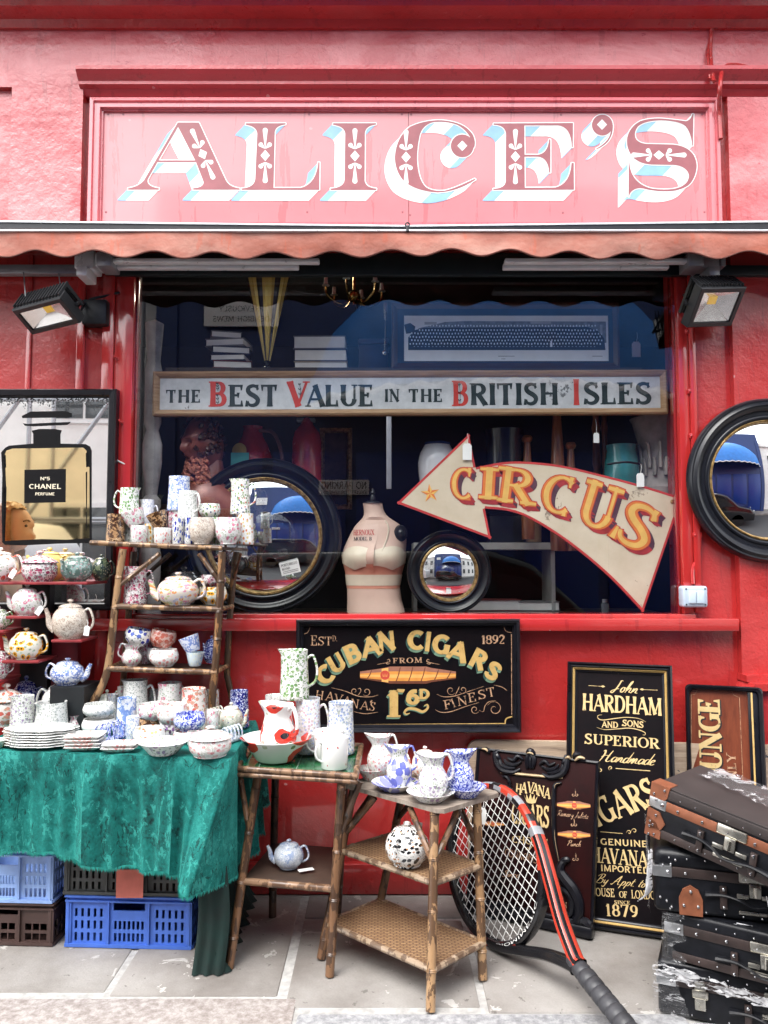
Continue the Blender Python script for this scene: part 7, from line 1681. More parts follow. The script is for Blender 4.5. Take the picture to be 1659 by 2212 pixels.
# ---------------------------------------------------------------- crockery: patterns
WH = (.74,.74,.72)
GRN, DGR, GRY = (.05,.15,.035), (.015,.06,.015), (.30,.33,.31)
PAT = {
 'ivy': china('ivy china', WH, [('petal',34,.34,(.16,.30,.12),(.30,.42,.22),.6),('petal',60,.22,(.07,.18,.05),None,.4),('scroll',24,.016,(.12,.22,.08),None,1)]),
 'bluedense': china('dense blue china', (.66,.70,.80), [('blot',46,.50,(.24,.33,.66),(.15,.23,.55),1),('petal',40,.24,(.70,.74,.84),None,.6)]),
 'bluespot': china('blue spot china', (.72,.74,.78), [('petal',48,.34,(.25,.33,.60),(.36,.44,.66),.8),('petal',80,.3,(.30,.36,.40),None,.4)]),
 'rosepink': china('pink rose china', WH, [('petal',30,.36,(.62,.20,.30),(.72,.42,.48),.55),('petal',64,.30,(.34,.40,.30),(.55,.58,.55),.55)]),
 'darkrose': china('dark rose chintz', (.66,.62,.62), [('petal',38,.40,(.30,.03,.09),(.52,.20,.27),.7),('petal',80,.34,(.15,.14,.14),(.36,.36,.33),.6)]),
 'brown': china('brown snakeskin china', (.40,.23,.11), [('blot',42,.50,(.055,.025,.012),None,1),('blot',26,.60,(.62,.42,.24),None,1),('scroll',36,.03,(.05,.02,.01),None,1)]),
 'star': china('star flower china', WH, [('petal',34,.30,(.66,.26,.26),(.70,.44,.40),.5),('petal',70,.20,(.40,.46,.36),None,.3)]),
 'sun': china('sunflower china', (.78,.76,.66), [('petal',44,.30,(.36,.44,.30),(.55,.62,.50),.5),('sun',24,.37,(.80,.40,.03),(.10,.035,.012),.85)]),
 'bluerose': china('navy rose china', WH, [('petal',50,.28,(.40,.43,.40),(.16,.19,.16),.5),('petal',25,.36,(.02,.03,.30),(.10,.15,.46),.55)]),
 'grey': china('grey spray china', WH, [('petal',42,.30,(.42,.45,.44),(.60,.62,.60),.6),('petal',86,.26,(.24,.28,.24),None,.4)]),
 'violet': china('violet spray china', WH, [('petal',34,.30,(.36,.26,.42),(.50,.44,.54),.55),('petal',76,.3,(.20,.27,.17),(.40,.42,.40),.5)]),
 'paisley': china('beige paisley china', (.64,.57,.49), [('scroll',34,.030,(.34,.27,.22),None,1),('scroll',52,.022,(.42,.36,.31),None,1)]),
 'chintz': china('bright chintz', (.66,.60,.56), [('petal',42,.42,(.66,.28,.10),(.60,.24,.32),.55),('petal',50,.36,(.42,.42,.56),(.45,.50,.26),.5),('petal',90,.26,(.70,.62,.40),None,.5)]),
 'fruit': china('fruit and leaf china', WH, [('petal',36,.30,(.10,.22,.08),(.22,.32,.14),.5),('petal',30,.20,(.55,.10,.08),(.06,.08,.22),.5),('scroll',26,.014,(.35,.40,.28),None,1)]),
 'butterfly': china('butterfly china', WH, [('petal',32,.30,(.60,.22,.10),(.62,.50,.22),.5),('petal',70,.18,(.40,.44,.36),None,.3)]),
 'calico': china('dark blue calico china', (.012,.018,.20), [('scroll',44,.030,(.55,.60,.80),None,1),('petal',46,.26,(.66,.70,.86),(.35,.42,.72),.75)]),
 'calico2': china('mid blue calico china', (.045,.065,.40), [('scroll',40,.040,(.60,.64,.84),None,1),('petal',44,.30,(.70,.74,.88),(.50,.55,.80),.8)]),
 'asiatic': china('pale blue transfer china', (.70,.74,.80), [('blot',24,.50,(.22,.36,.66),(.10,.18,.50),1),('blot',60,.60,(.45,.55,.76),None,1)]),
 'bluewhite': china('blue and white sprig china', (.72,.75,.80), [('blot',44,.48,(.26,.36,.66),(.08,.12,.38),1),('petal',60,.26,(.74,.77,.84),None,.6)]),
 'poppy': china('poppy china', WH, [('petal',26,.22,(.16,.22,.09),(.45,.48,.36),.2),('sun',7.5,.42,(.60,.045,.03),(.02,.015,.02),.65)]),
 'cherry': china('cherry china', (.80,.76,.74), [('petal',26,.32,(.62,.10,.07),(.66,.28,.20),.5),('petal',60,.25,(.40,.44,.34),None,.4)]),
 'green': china('dark green flower china', (.10,.16,.14), [('blot',26,.54,(.26,.36,.34),None,1),('petal',46,.24,(.46,.44,.40),(.30,.20,.22),.5)]),
 'dkgreen': china('black green china', (.03,.05,.04), [('blot',28,.56,(.14,.17,.10),None,1),('petal',50,.2,(.3,.3,.2),None,.4)]),
 'yellow': china('yellow pot glaze', (.70,.50,.16), [('blot',20,.6,(.78,.62,.30),None,1)]),
 'redchintz': china('red chintz', (.60,.40,.34), [('petal',34,.42,(.42,.07,.04),(.50,.14,.10),.8),('blot',40,.56,(.45,.12,.08),None,1)]),
 'redrose': china('red rose china', (.80,.74,.70), [('petal',30,.40,(.62,.13,.10),(.68,.30,.22),.65),('petal',66,.26,(.36,.40,.28),None,.45)]),
 'pinkfine': china('fine pink china', WH, [('petal',44,.34,(.62,.24,.26),(.70,.48,.48),.6),('scroll',30,.02,(.50,.52,.46),None,1)]),
 'pansy': china('pansy china', (.74,.70,.72), [('petal',30,.42,(.10,.02,.14),(.30,.14,.36),.7),('petal',60,.3,(.10,.16,.06),None,.5)]),
 'pastel': china('pastel flower china', (.74,.75,.79), [('petal',42,.34,(.58,.42,.50),(.42,.50,.70),.7),('petal',70,.26,(.58,.60,.42),None,.5)]),
 'forget': china('forget me not china', (.76,.77,.79), [('petal',44,.34,(.24,.32,.60),(.38,.46,.66),.7),('scroll',30,.022,(.42,.46,.40),None,1)]),
 'paleblue': china('pale aqua china', (.56,.66,.70), [('blot',22,.55,(.30,.44,.60),None,1),('petal',34,.25,(.62,.68,.58),None,.5)]),
 'white': china('plain white china', (.82,.82,.80), [('petal',14,.07,(.55,.12,.12),None,.4)]),
 'blueflower': china('big blue flower china', WH, [('petal',44,.24,(.22,.30,.16),None,.35),('petal',15,.40,(.14,.16,.50),(.30,.32,.66),.8)]),
 'cow': china('black and white bird china', (.76,.75,.72), [('petal',36,.32,(.012,.012,.014),(.012,.012,.014),.55),('petal',46,.22,(.45,.20,.08),None,.3),('scroll',26,.010,(.1,.1,.1),None,1)]),
 'bluegrey': china('grey blue teapot china', (.48,.53,.60), [('blot',18,.52,(.40,.46,.56),(.20,.28,.50),1),('scroll',40,.03,(.66,.68,.72),None,1)]),
 'smoke': china('smoky glass pot', (.10,.11,.12), [('scroll',20,.03,(.3,.3,.3),None,1)]),
 'greenlid': china('green lidded china', (.70,.73,.66), [('petal',36,.32,(.30,.36,.26),(.45,.50,.40),.6)]),
 'cottage': china('cottage ware china', (.62,.62,.55), [('blot',26,.58,(.40,.44,.34),None,1),('petal',36,.2,(.55,.14,.08),(.20,.22,.30),.4),('scroll',30,.03,(.45,.45,.38),None,1)]),
 'bluefloral': china('pale blue floral china', (.76,.77,.80), [('petal',42,.34,(.48,.52,.66),(.60,.62,.70),.7)]),
}
GROUP = 'flowered crockery set out for sale'
def smoothprof(p, n=5): return [(max(0,q.x), q.y) for q in [V((a.x,a.y)) for a in catmull([V((r,z,0)) for r,z in p], n)]]
def handle_tube(mb, R0, z0, R1, z1, out_, r, hd=1, flat=.75):
    pts = [V((hd*(R0-.004),0,z0)), V((hd*(R0+out_*.55),0,z0+.012*out_/.04)), V((hd*(R0+out_),0,(z0*.62+z1*.38))), V((hd*(R1+out_*.72),0,z1+.2*(z0-z1))), V((hd*(R1-.004),0,z1))]
    c = catmull(pts,5); mb.tube(c, [r*(.85+.25*abs(2*i/(len(c)-1)-1)) for i in range(len(c))], 8, flat=flat)
def jug_parts(t, R, H, m, hd, kind, hand=True):
    if kind == 'pear':
        prof = smoothprof([(0,0),(R*.56,0),(R*.60,H*.04),(R*.86,H*.16),(R*.99,H*.34),(R*.92,H*.50),(R*.68,H*.68),(R*.60,H*.78),(R*.70,H*.90),(R*.80,H*.985)],4)
        prof += [(R*.81,H),(R*.77,H*.99),(R*.66,H*.90),(R*.54,H*.78),(R*.6,H*.66),(R*.82,H*.45),(R*.5,H*.08),(0,H*.07)]; sp, z0 = .75, .74
        def fn(p, a):
            k = max(0,(p.z/H-z0)/(1-z0)); e = max(0,-cos(a)*hd)**4; f = max(0,cos(a)*hd)**6
            return V((p.x - hd*R*sp*.55*k*e, p.y*(1-.25*k*e), p.z + H*.06*k*k*(e*.9+f*.6) - H*.02*k*k*sin(a)**2))
        ho = (R*.66,H*.93,R*.80,H*.36,R*.62)
    elif kind == 'pitcher':
        prof = smoothprof([(0,0),(R*.62,0),(R*.72,H*.05),(R*.98,H*.28),(R*.93,H*.48),(R*.76,H*.70),(R*.74,H*.82),(R*.86,H*.99)],4)
        prof += [(R*.86,H),(R*.80,H*.99),(R*.68,H*.82),(R*.7,H*.68),(R*.86,H*.45),(R*.6,H*.08),(0,H*.07)]; z0 = .76
        def fn(p, a):
            k = max(0,(p.z/H-z0)/(1-z0)); e = max(0,-cos(a)*hd)**4; w_ = 1+.05*k*sin(6*a)
            return V((p.x*w_ - hd*R*.45*k*e, p.y*w_, p.z + H*.03*k*e))
        ho = (R*.74,H*.90,R*.86,H*.36,R*.6)
    else:                                                       # straight tankard jug
        tp = .86; prof = [(0,0),(R*.95,0),(R,H*.018),(R*.985,H*.10),(R*(tp+.05),H*.55),(R*tp,H*.90),(R*(tp+.015),H*.985),(R*(tp+.01),H),(R*(tp-.05),H*.99),(R*(tp-.08),H*.9),(R*.86,H*.1),(0,H*.06)]; z0 = .86
        def fn(p, a):
            k = max(0,(p.z/H-z0)/(1-z0)); e = max(0,-cos(a)*hd)**10
            return V((p.x - hd*R*.28*k*e, p.y, p.z + H*.015*k*e))
        ho = (R*.88,H*.82,R*.93,H*.24,R*.62)
    mb = MB(); mb.lathe(prof, 40, 0, None, fn); obj('body', mb, m, t, world=False, sharp=50)
    if hand:
        mb = MB(); handle_tube(mb, *ho, max(.005,R*.13), hd); obj('handle', mb, m, t, world=False)
def pot_parts(t, R, H, m, hd, lidm=None, spout=True, fat=1.0):
    h = H*.80
    prof = smoothprof([(0,0),(R*.58,0),(R*.60,h*.03),(R*.86,h*.20),(R*1.0,h*.50),(R*.90,h*.78),(R*.62,h*.97)],4)+[(R*.60,h),(R*.5,h*.985)]
    mb = MB(); mb.lathe(prof, 40); obj('body', mb, m, t, world=False, sharp=60)
    mb = MB(); mb.lathe(smoothprof([(R*.64,h*.985),(R*.62,h*1.01),(R*.50,h*1.06),(R*.26,h*1.10),(0,h*1.115)],4), 32); ld = obj('lid', mb, lidm or m, t, world=False)
    mb = MB(); mb.lathe(smoothprof([(R*.10,h*1.09),(R*.08,h*1.13),(R*.16,h*1.17),(R*.17,h*1.20),(R*.10,h*1.245),(0,h*1.25)],3), 18); obj('knob', mb, lidm or m, ld, world=False)
    mb = MB(); handle_tube(mb, R*.80, h*.84, R*.84, h*.22, R*.52, max(.005,R*.10), hd); obj('handle', mb, m, t, world=False)
    if spout:
        pts = catmull([V((-hd*R*.84,0,h*.26)),V((-hd*R*1.16,0,h*.42)),V((-hd*R*1.26,0,h*.70)),V((-hd*R*1.42,0,h*.95))],5); k = len(pts)
        mb = MB(); mb.tube(pts, [R*(.25-.15*(i/(k-1))**.8) for i in range(k)], 12); obj('spout', mb, m, t, world=False)
def mug_parts(t, R, H, m, hd, kind='mug', hand=True):
    if kind == 'mug': prof = [(0,0),(R*.90,0),(R*.95,H*.03),(R,H*.97),(R*.985,H),(R*.94,H*.99),(R*.90,H*.1),(0,H*.06)]
    elif kind == 'cup': prof = [(0,0),(R*.62,0),(R*.66,H*.04),(R*.80,H*.35),(R*.93,H*.75),(R,H*.99),(R*.985,H),(R*.95,H*.98),(R*.75,H*.4),(0,H*.1)]
    else: prof = smoothprof([(0,0),(R*.58,0),(R*.62,H*.04),(R*.92,H*.30),(R*1.0,H*.58),(R*.93,H*.85),(R*.88,H*.98)],4)+[(R*.87,H),(R*.83,H*.98),(R*.9,H*.6),(R*.6,H*.12),(0,H*.08)]
    mb = MB(); mb.lathe(prof, 36); obj('body', mb, m, t, world=False, sharp=50)
    if hand: mb = MB(); handle_tube(mb, R*.97, H*.80, R*.95, H*.22, R*.5, max(.004,R*.1), hd); obj('handle', mb, m, t, world=False)
def lidded_parts(t, R, H, m):
    h = H*.60; mb = MB(); mb.lathe(smoothprof([(0,0),(R*.70,0),(R*.74,h*.04),(R*.95,h*.35),(R*.98,h*.75),(R*.90,h*.98)],4)+[(R*.88,h),(R*.8,h*.98)], 40); obj('body', mb, m, t, world=False, sharp=60)
    mb = MB(); mb.lathe(smoothprof([(R*1.0,h*.98),(R*1.02,h*1.03),(R*.86,h*1.16),(R*.5,h*1.34),(R*.12,h*1.44),(0,h*1.45)],4), 40, 0, None, lambda p, a: V((p.x*(1+.012*sin(10*a)), p.y*(1+.012*sin(10*a)), p.z))); ld = obj('lid', mb, m, t, world=False)
    mb = MB(); mb.lathe(smoothprof([(R*.08,h*1.42),(R*.10,h*1.48),(R*.22,h*1.54),(R*.20,h*1.62),(R*.08,h*1.66),(0,h*1.665)],3), 18); obj('knob', mb, m, ld, world=False)
KINDS = {'jug':'jug','pear':'jug','pitcher':'jug','mug':'mug','cup':'cup','bowl':'bowl','teapot':'teapot','pot':'pot','lidded':'sugar bowl','dish':'dish'}
def item(kind, u0, u1, v0, v1, surf, pat, label, hd=1, rz=0, tilt=0, hand=True, cat=None, name=None, lid=None, spout=True):
    uc = (u0+u1)/2; m = PAT[pat]
    if surf[0] == 'z':
        f = G(uc, v1, surf[1]); R = S(u1-u0, f.y+.03)/2; Yc = f.y + R*.72; z0 = surf[1]
    else:
        Yc = surf[1]; R = S(u1-u0, Yc)/2; z0 = P(uc, v1, Yc-R*.72).z if len(surf) < 3 else surf[2]
    c = P(uc, v1, Yc); z1 = P(uc, v0, Yc + (R*.6 if surf[0] == 'z' else 0)).z; H = max(.02, z1-z0); R = S(u1-u0, Yc)/2
    nm = name or {'jug':'jug','pear':'jug','pitcher':'jug','mug':'mug','cup':'cup','bowl':'bowl','teapot':'teapot','pot':'lidded_pot','lidded':'sugar_bowl','dish':'bowl'}[kind]
    t = empty(nm, V((c.x,Yc,z0+.0012)), label, cat or KINDS[kind], GROUP, (0, radians(tilt), radians(rz)))
    if kind in ('jug','pear','pitcher'): jug_parts(t, R, H, m, hd, kind, hand)
    elif kind in ('teapot','pot'): pot_parts(t, R, H, m, hd, PAT[lid] if lid else None, spout)
    elif kind == 'lidded': lidded_parts(t, R, H, m)
    elif kind == 'dish':
        mb = MB(); mb.lathe([(0,0),(R*.52,0),(R*.56,H*.05),(R*.78,H*.55),(R*.98,H*.93),(R,H*.98),(R*.985,H),(R*.95,H*.97),(R*.74,H*.6),(R*.5,H*.16),(0,H*.14)], 44); obj('body', mb, m, t, world=False, sharp=50)
    else: mug_parts(t, R, H, m, hd, kind, hand and kind == 'mug')
    return t
Y1 = -.24                                                     # top tier of the bamboo stand
Zt = P(360,1178,YF).z + .004
T = lambda y=Y1: ('y', y, Zt)
item('jug',229,270,1111,1170,T(-.235),'brown','brown snakeskin jug at the left end of the top tier',-1,120,hand=False)
item('jug',264,300,1113,1172,T(-.17),'greenlid','pale green vase behind the pink rose mug on the top tier',1,hand=False,name='vase',cat='vase')
item('jug',257,301,1055,1113,('y',-.17),'ivy','ivy leaf jug with its handle to the left, raised at the top tier\'s left end',-1)
item('jug',301,334,1080,1140,T(-.13),'bluefloral','small pale blue floral jug half hidden behind the tilted cups',1)
item('mug',282,319,1136,1173,T(-.245),'rosepink','pink rose mug at the front of the top tier',1,70)
item('cup',271,322,1103,1136,('y',-.225),'rosepink','pink flowered cup lying tilted on the rose mug',1,0,-22)
item('mug',312,335,1132,1174,T(-.215),'sun','narrow sunflower mug between the rose mug and the star mug',1,90,hand=False)
item('mug',332,371,1141,1176,T(-.245),'star','white mug with red star flowers on the top tier',1,80)
item('cup',326,370,1107,1140,('y',-.225),'brown','brown cup lying tilted on the star flower mug',1,0,-20)
item('jug',361,412,1104,1172,T(-.12),'darkrose','dim jug at the back under the tall blue one',1,hand=False)
item('jug',361,412,1030,1104,('y',-.12),'bluedense','tall dense blue chintz jug standing highest on the top tier',-1,90,hand=False)
item('mug',371,396,1119,1177,T(-.235),'bluerose','tall navy rose mug right of the star mug',1,100,hand=False)
item('jug',395,419,1119,1179,T(-.21),'bluerose','navy rose vase left of the beige paisley jug',1,hand=False,name='vase',cat='vase')
item('jug',383,428,1061,1122,('y',-.17),'grey','grey spray jug with its handle to the right, above the paisley jug',1,-30)
item('jug',384,428,1122,1176,T(-.15),'violet','violet spray jug at the back holding up the grey jug',1,hand=False)
item('bowl',430,476,1089,1120,('y',-.15),'fruit','strawberry bowl stacked at the back of the top tier')
item('bowl',436,486,1119,1178,T(-.14),'ivy','fern leaf bowl under the strawberry bowl')
item('bowl',408,464,1119,1181,T(-.245),'paisley','round beige paisley jug at the front of the top tier',name='jug',cat='jug')
item('bowl',465,520,1119,1183,T(-.245),'rosepink','round rose sprigged milk jug at the front right of the top tier',name='jug',cat='jug')
item('jug',497,541,1036,1111,('y',-.16),'fruit','tall fruit and leaf jug with its handle to the right, top right',1)
item('jug',508,549,1110,1184,T(-.17),'butterfly','butterfly vase under the fruit jug at the right end',1,hand=False,name='vase',cat='vase')
z2 = s2a.z+.004                                               # second tier
T = lambda y=-.2: ('y', y, z2)
item('jug',267,318,1224,1303,T(-.21),'darkrose','dark rose chintz jug on the second tier',1)
item('teapot',340,428,1236,1309,T(-.235),'chintz','large bright chintz teapot on the second tier',1)
item('pot',356,436,1224,1300,T(-.10),'smoke','smoky grey lidded pot behind the chintz teapot',1,spout=False)
item('bowl',428,490,1268,1307,T(-.17),'sun','sunflower bowl behind the right leg of the stand')
item('bowl',432,488,1242,1269,('y',-.17),'darkrose','dark rose bowl stacked on the sunflower bowl')
z3 = s3a.z+.004
T = lambda y=-.2: ('y', y, z3)
item('pear',262,305,1392,1437,T(-.215),'rosepink','small pink cream jug at the left of the third tier',-1)
item('bowl',266,322,1358,1395,('y',-.19),'bluerose','navy flower bowl tilted on top of the pink cream jug',1,0,12)
item('bowl',300,330,1390,1436,T(-.13),'darkrose','small dark rose pot behind the pink cream jug')
item('bowl',316,373,1398,1437,T(-.13),'white','white bowl at the back under the red one')
item('bowl',318,376,1361,1399,('y',-.16),'redchintz','red chintz bowl tilted on the stacked bowls',1,0,12)
item('bowl',323,385,1403,1443,T(-.225),'star','white sprigged bowl at the front of the third tier')
item('cup',402,440,1409,1446,T(-.22),'paleblue','pale aqua cup standing on the third tier')
item('cup',396,440,1373,1410,('y',-.215),'bluedense','blue chintz cup lying tilted on the aqua cup',1,0,-20)
item('teapot',438,474,1373,1441,T(-.11),'calico','dark blue calico pot behind the stand\'s right leg',1,60)
# red tiered stand
Ys = -.27
item('teapot',-38,36,1183,1248,('y',Ys,zs1),'cherry','cherry teapot cut off by the left edge on the top red shelf',1)
item('lidded',48,122,1190,1254,('y',Ys-.01,zs1),'darkrose','pink rose lidded sugar bowl on the top red shelf')
item('teapot',72,140,1183,1244,('y',-.13,zs1),'yellow','plain yellow teapot behind the pink sugar bowl',1)
item('teapot',132,198,1193,1256,('y',Ys-.01,zs1),'green','grey green flowered teapot at the right of the top red shelf',1,70)
item('pot',197,240,1198,1253,('y',-.16,zs1),'dkgreen','black green pot at the back right of the top red shelf',1,spout=False)
item('teapot',26,88,1262,1328,('y',Ys-.02,zs2),'rosepink','white rose and leaf teapot on the small red shelf below the cherry one',1)
item('teapot',-28,20,1310,1362,('y',Ys-.01,zs2l),'ivy','leaf teapot cut off by the left edge on the second red shelf',1)
item('teapot',113,188,1294,1381,('y',Ys-.02,zs2b),'paisley','big beige paisley teapot on the right hand red shelf',1)
item('teapot',21,90,1356,1425,('y',Ys-.02,zs3),'sun','sunflower teapot with its spout to the left on the lowest red shelf',1)
item('teapot',-30,20,1398,1470,('y',Ys-.02,zs3l),'darkrose','dark rose teapot cut off by the left edge on the lowest red shelf',1)
item('teapot',110,180,1421,1485,('y',Ys,zs4),'bluewhite','blue and white teapot on the black base block',-1)
for (u, v, lb, an) in ((33,1230,'white price tag on the cherry teapot',30),(91,1310,'white price tag under the rose and leaf teapot',35),(189,1352,'white price tag hanging from the paisley teapot handle',8)):
    hang_tag(u, v, -.36, 21, lb, (u-2, v-14), an)
# ---- on the green cloth
z = zc+.004
TZ = ('z', z)
def plates(n, u0, u1, v0, v1, w_asp, label_fn, pat, kind='octagonal plate', sides=8, dz=None, rz=0):
    uc = (u0+u1)/2; f = G(uc, v1, z); R = S(u1-u0, f.y+.08)/2; top = P(uc, v0, f.y+R*.5).z; h = (top-z)/n
    for i in range(n):
        c = V((P(uc,v1,f.y).x+.003*sin(i*2.1), f.y+R*w_asp*.95, z+.001+i*h)); t = empty('plate', c, label_fn(i), 'plate', GROUP, (0,0,radians(rz+2*sin(i*1.7))))
        mb = MB(); hh = max(.010, h*1.35)
        def fn(p, a, R=R):
            r = math.hypot(p.x,p.y)
            if sides == 8: k = 1/max(.92, .92+.08*abs(cos(4*a+.3)))*.98
            else: k = 1/max(abs(cos(a)),abs(sin(a)))**.82
            k2 = 1+.02*sin(16*a) if sides == 8 else 1
            return V((p.x*k*k2, p.y*k*k2*w_asp, p.z))
        mb.lathe([(0,0),(R*.62,0),(R*.70,hh*.2),(R*.97,hh*.72),(R,hh*.85),(R*.98,hh),(R*.70,hh*.55),(R*.6,hh*.35),(0,hh*.33)], 48, 0, None, fn); obj('dish', mb, PAT[pat], t, world=False, sharp=50)
ORD = ['lowest','second','third','fourth','fifth','sixth','topmost']
plates(7,-8,146,1574,1622,.62,lambda i: ORD[i]+(' octagonal plate from the bottom of the tall white stack' if 0 < i < 6 else ' octagonal plate of the tall white stack'), 'grey')
plates(4,134,212,1590,1625,.8,lambda i: ['lowest','second lowest','third lowest','topmost'][i]+' small square dish of the stack beside the octagonal plates', 'star', sides=4, rz=4)
plates(2,214,288,1608,1628,.7,lambda i: ('lower' if i == 0 else 'upper')+' oblong dish of the pair at the front of the green cloth', 'star', sides=4, rz=3)
item('dish',-24,16,1595,1618,TZ,'sun','small sunflower dish cut off by the left edge of the green cloth')
item('teapot',92,168,1470,1545,('y',-.24,z+.05),'grey','white grey sprigged teapot behind the octagonal plates',-1)
item('jug',22,74,1503,1568,('y',-.36,z+.02),'violet','white violet sprigged jug behind the octagonal plates',1,40,hand=False)
item('jug',76,146,1516,1568,('y',-.38,z+.02),'grey','wide white jug with grey sprigs behind the octagonal plates',1,50)
item('lidded',-30,52,1476,1560,('y',-.27,z+.02),'redrose','orange red lidded dish at the left edge of the green cloth')
item('teapot',24,86,1460,1536,('y',-.14,z+.02),'calico','deep blue calico teapot low at the back left',1)
item('pear',146,173,1545,1592,('y',-.33,z),'darkrose','tiny pink cream jug beside the octagonal plates',-1)
item('pot',208,252,1490,1548,('y',-.13,z),'greenlid','green lidded preserve jar behind the left leg of the bamboo stand',1,spout=False)
item('bowl',178,249,1552,1588,('y',-.36,z),'white','large white bowl under another on the cloth')
item('bowl',180,248,1520,1554,('y',-.35),'grey','large white grey sprigged bowl stacked on the plain one')
item('jug',250,295,1505,1594,TZ,'asiatic','pale blue transfer printed jug in the middle of the green cloth',1,80)
item('jug',264,320,1469,1540,('y',-.20,z),'grey','white sprigged jug with its handle to the right behind the blue printed one',1)
item('jug',252,272,1483,1530,('y',-.10,z),'rosepink','narrow pink sprigged jug at the back behind the white one',-1)
item('jug',338,394,1475,1548,('y',-.21,z),'rosepink','rose sprigged jug standing behind the stacked bowls',1,60)
item('jug',389,446,1487,1566,('y',-.33,z),'redrose','red rose jug beside the right leg of the bamboo stand',1,60)
item('bowl',299,344,1552,1585,('y',-.40,z),'brown','brown snakeskin bowl underneath the tilted rose bowl')
item('bowl',302,357,1519,1560,('y',-.40),'rosepink','rose bowl lying tilted on the brown one',1,0,-6)
item('mug',352,388,1564,1600,('y',-.42,z),'pansy','dark pansy mug under the wide white bowl',hand=False)
item('bowl',339,404,1521,1570,('y',-.41),'star','wide rimmed white bowl stacked on the pansy mug')
item('bowl',288,356,1568,1614,TZ,'butterfly','low white butterfly bowl near the front of the cloth')
item('bowl',374,440,1578,1614,('y',-.50,z),'pinkfine','peach flowered bowl under the dark blue calico one')
item('bowl',376,443,1541,1582,('y',-.50),'calico2','blue calico bowl with a white sticker stacked on the peach one')
item('dish',299,405,1594,1638,TZ,'violet','wide shallow white bowl at the front edge of the cloth')
item('lidded',408,499,1562,1640,TZ,'pinkfine','pink chintz lidded dish at the front right corner of the cloth')
item('teapot',474,524,1517,1583,('y',-.34,z),'cottage','cottage shaped teapot beside the dark blue jug',-1)
item('jug',494,538,1492,1576,('y',-.22,z),'calico','dark blue calico jug at the back right corner of the cloth',1,70)
for a in ((108,152,1500,1545,-.17,'jug','rosepink','pink sprigged jug behind the white grey teapot',False),(196,226,1530,1572,-.27,'mug','pinkfine','pink chintz mug wedged left of the stacked white bowls',False),
          (318,344,1490,1545,-.12,'jug','violet','violet sprigged jug deep behind the rose sprigged jug',False),(446,472,1534,1575,-.42,'mug','rosepink','pink rose mug below the right leg of the bamboo stand',False),
          (272,300,1548,1592,-.52,'mug','bluespot','small blue spotted mug right beside the printed jug',True),(444,474,1490,1545,-.12,'jug','butterfly','butterfly sprigged jug at the back by the right leg',False),
          (228,256,1500,1560,-.16,'jug','pastel','pastel flowered jug just left of the blue printed jug',False),(-6,26,1500,1560,-.16,'jug','pastel','pastel flowered jug at the back behind the orange dish',False),
          (404,430,1580,1618,-.56,'mug','rosepink','pink mug squeezed left of the pink lidded dish',False),(176,206,1500,1550,-.12,'jug','ivy','ivy jug at the back between teapot and preserve jar',False)):
    item(a[5],a[0],a[1],a[2],a[3],('y',a[4],z),a[6],a[7],1,70,hand=a[8])
def toast_rack(u, v0, v1, wpx, m, label, Yq):
    c = P(u, v1, Yq); w_ = S(wpx,Yq); h = P(u,v0,Yq).z-z; t = empty('toast_rack', V((c.x,Yq,z+.001)), label, 'toast rack', GROUP, (0,0,radians(62)))
    mb = MB(); mb.bbox((-w_*.58,-w_*.24,0),(w_*.58,w_*.24,.014),.005); obj('tray', mb, m, t, world=False)
    for i in range(5):
        x = -w_*.42+w_*.84*i/4; mb = MB(); mb.tube([V((x, w_*.21*cos(a), .012+(h-.018)*sin(a))) for a in [pi*k/14 for k in range(15)]], .0036, 8); obj('hoop', mb, m, t, world=False)
toast_rack(236,1558,1604,66,PAT['calico2'],'blue and white toast rack in front of the printed jug',-.50); toast_rack(500,1566,1613,54,PAT['bluegrey'],'grey toast rack behind the pink lidded dish',-.50)
toast_rack(462,1526,1560,50,PAT['cottage'],'pale green toast rack beside the cottage teapot',-.30)
# ---- middle table
z = .722; TZ = ('z', z)
item('jug',569,622,1502,1592,('y',-.40,z),'grey','grey sprigged jug behind the poppy pitcher on the tiled table',1,60,hand=False)
item('jug',637,694,1508,1621,('y',-.42,z),'pastel','pastel flowered jug on the tiled table, handle right',1)
item('jug',604,668,1404,1514,('y',-.42),'ivy','tall green ivy jug standing on two others, highest on the tiled table',1)
item('jug',706,766,1517,1635,('y',-.43,z),'forget','blue forget me not jug at the back right of the tiled table',1,80)
bw = item('dish',520,671,1582,1655,TZ,'poppy','big poppy basin on the green tiles')
item('pitcher',561,640,1522,1625,('y',bw.location.y+.005,z+.022),'poppy','poppy water pitcher standing in the poppy basin',1,-35)
item('mug',678,742,1574,1645,TZ,'white','plain white mug behind the cupcake mug',-1)
item('mug',692,752,1588,1664,TZ,'white','white mug with a small red cupcake at the front of the tiled table',-1,30)
# ---- low table
z = .621; TZ = ('z', z)
def set_(u0,u1,v0,v1,b0,b1,bv0,bv1,pat,l1,l2,hd=1,rz=0):
    b = item('dish',b0,b1,bv0,bv1,TZ,pat,l2); item('pear',u0,u1,v0,v1,('y',b.location.y,z+.014),pat,l1,hd,rz)
item('teapot',890,946,1612,1672,('y',-.42,z),'cherry','red flowered teapot at the back of the low table',1)
set_(793,850,1588,1676,771,836,1654,1690,'pinkfine','pink chintz ewer at the left of the low table','pink chintz basin under the pink ewer')
set_(835,890,1612,1703,803,902,1680,1717,'blueflower','ewer with big blue flowers on the low table','basin with big blue flowers under its ewer')
set_(965,1024,1622,1710,963,1050,1690,1730,'calico2','dark blue calico ewer at the right of the low table','dark blue calico basin under its ewer',-1)
set_(904,968,1630,1722,879,982,1699,1741,'violet','violet sprigged ewer nearest the camera on the low table','violet sprigged basin nearest the camera')
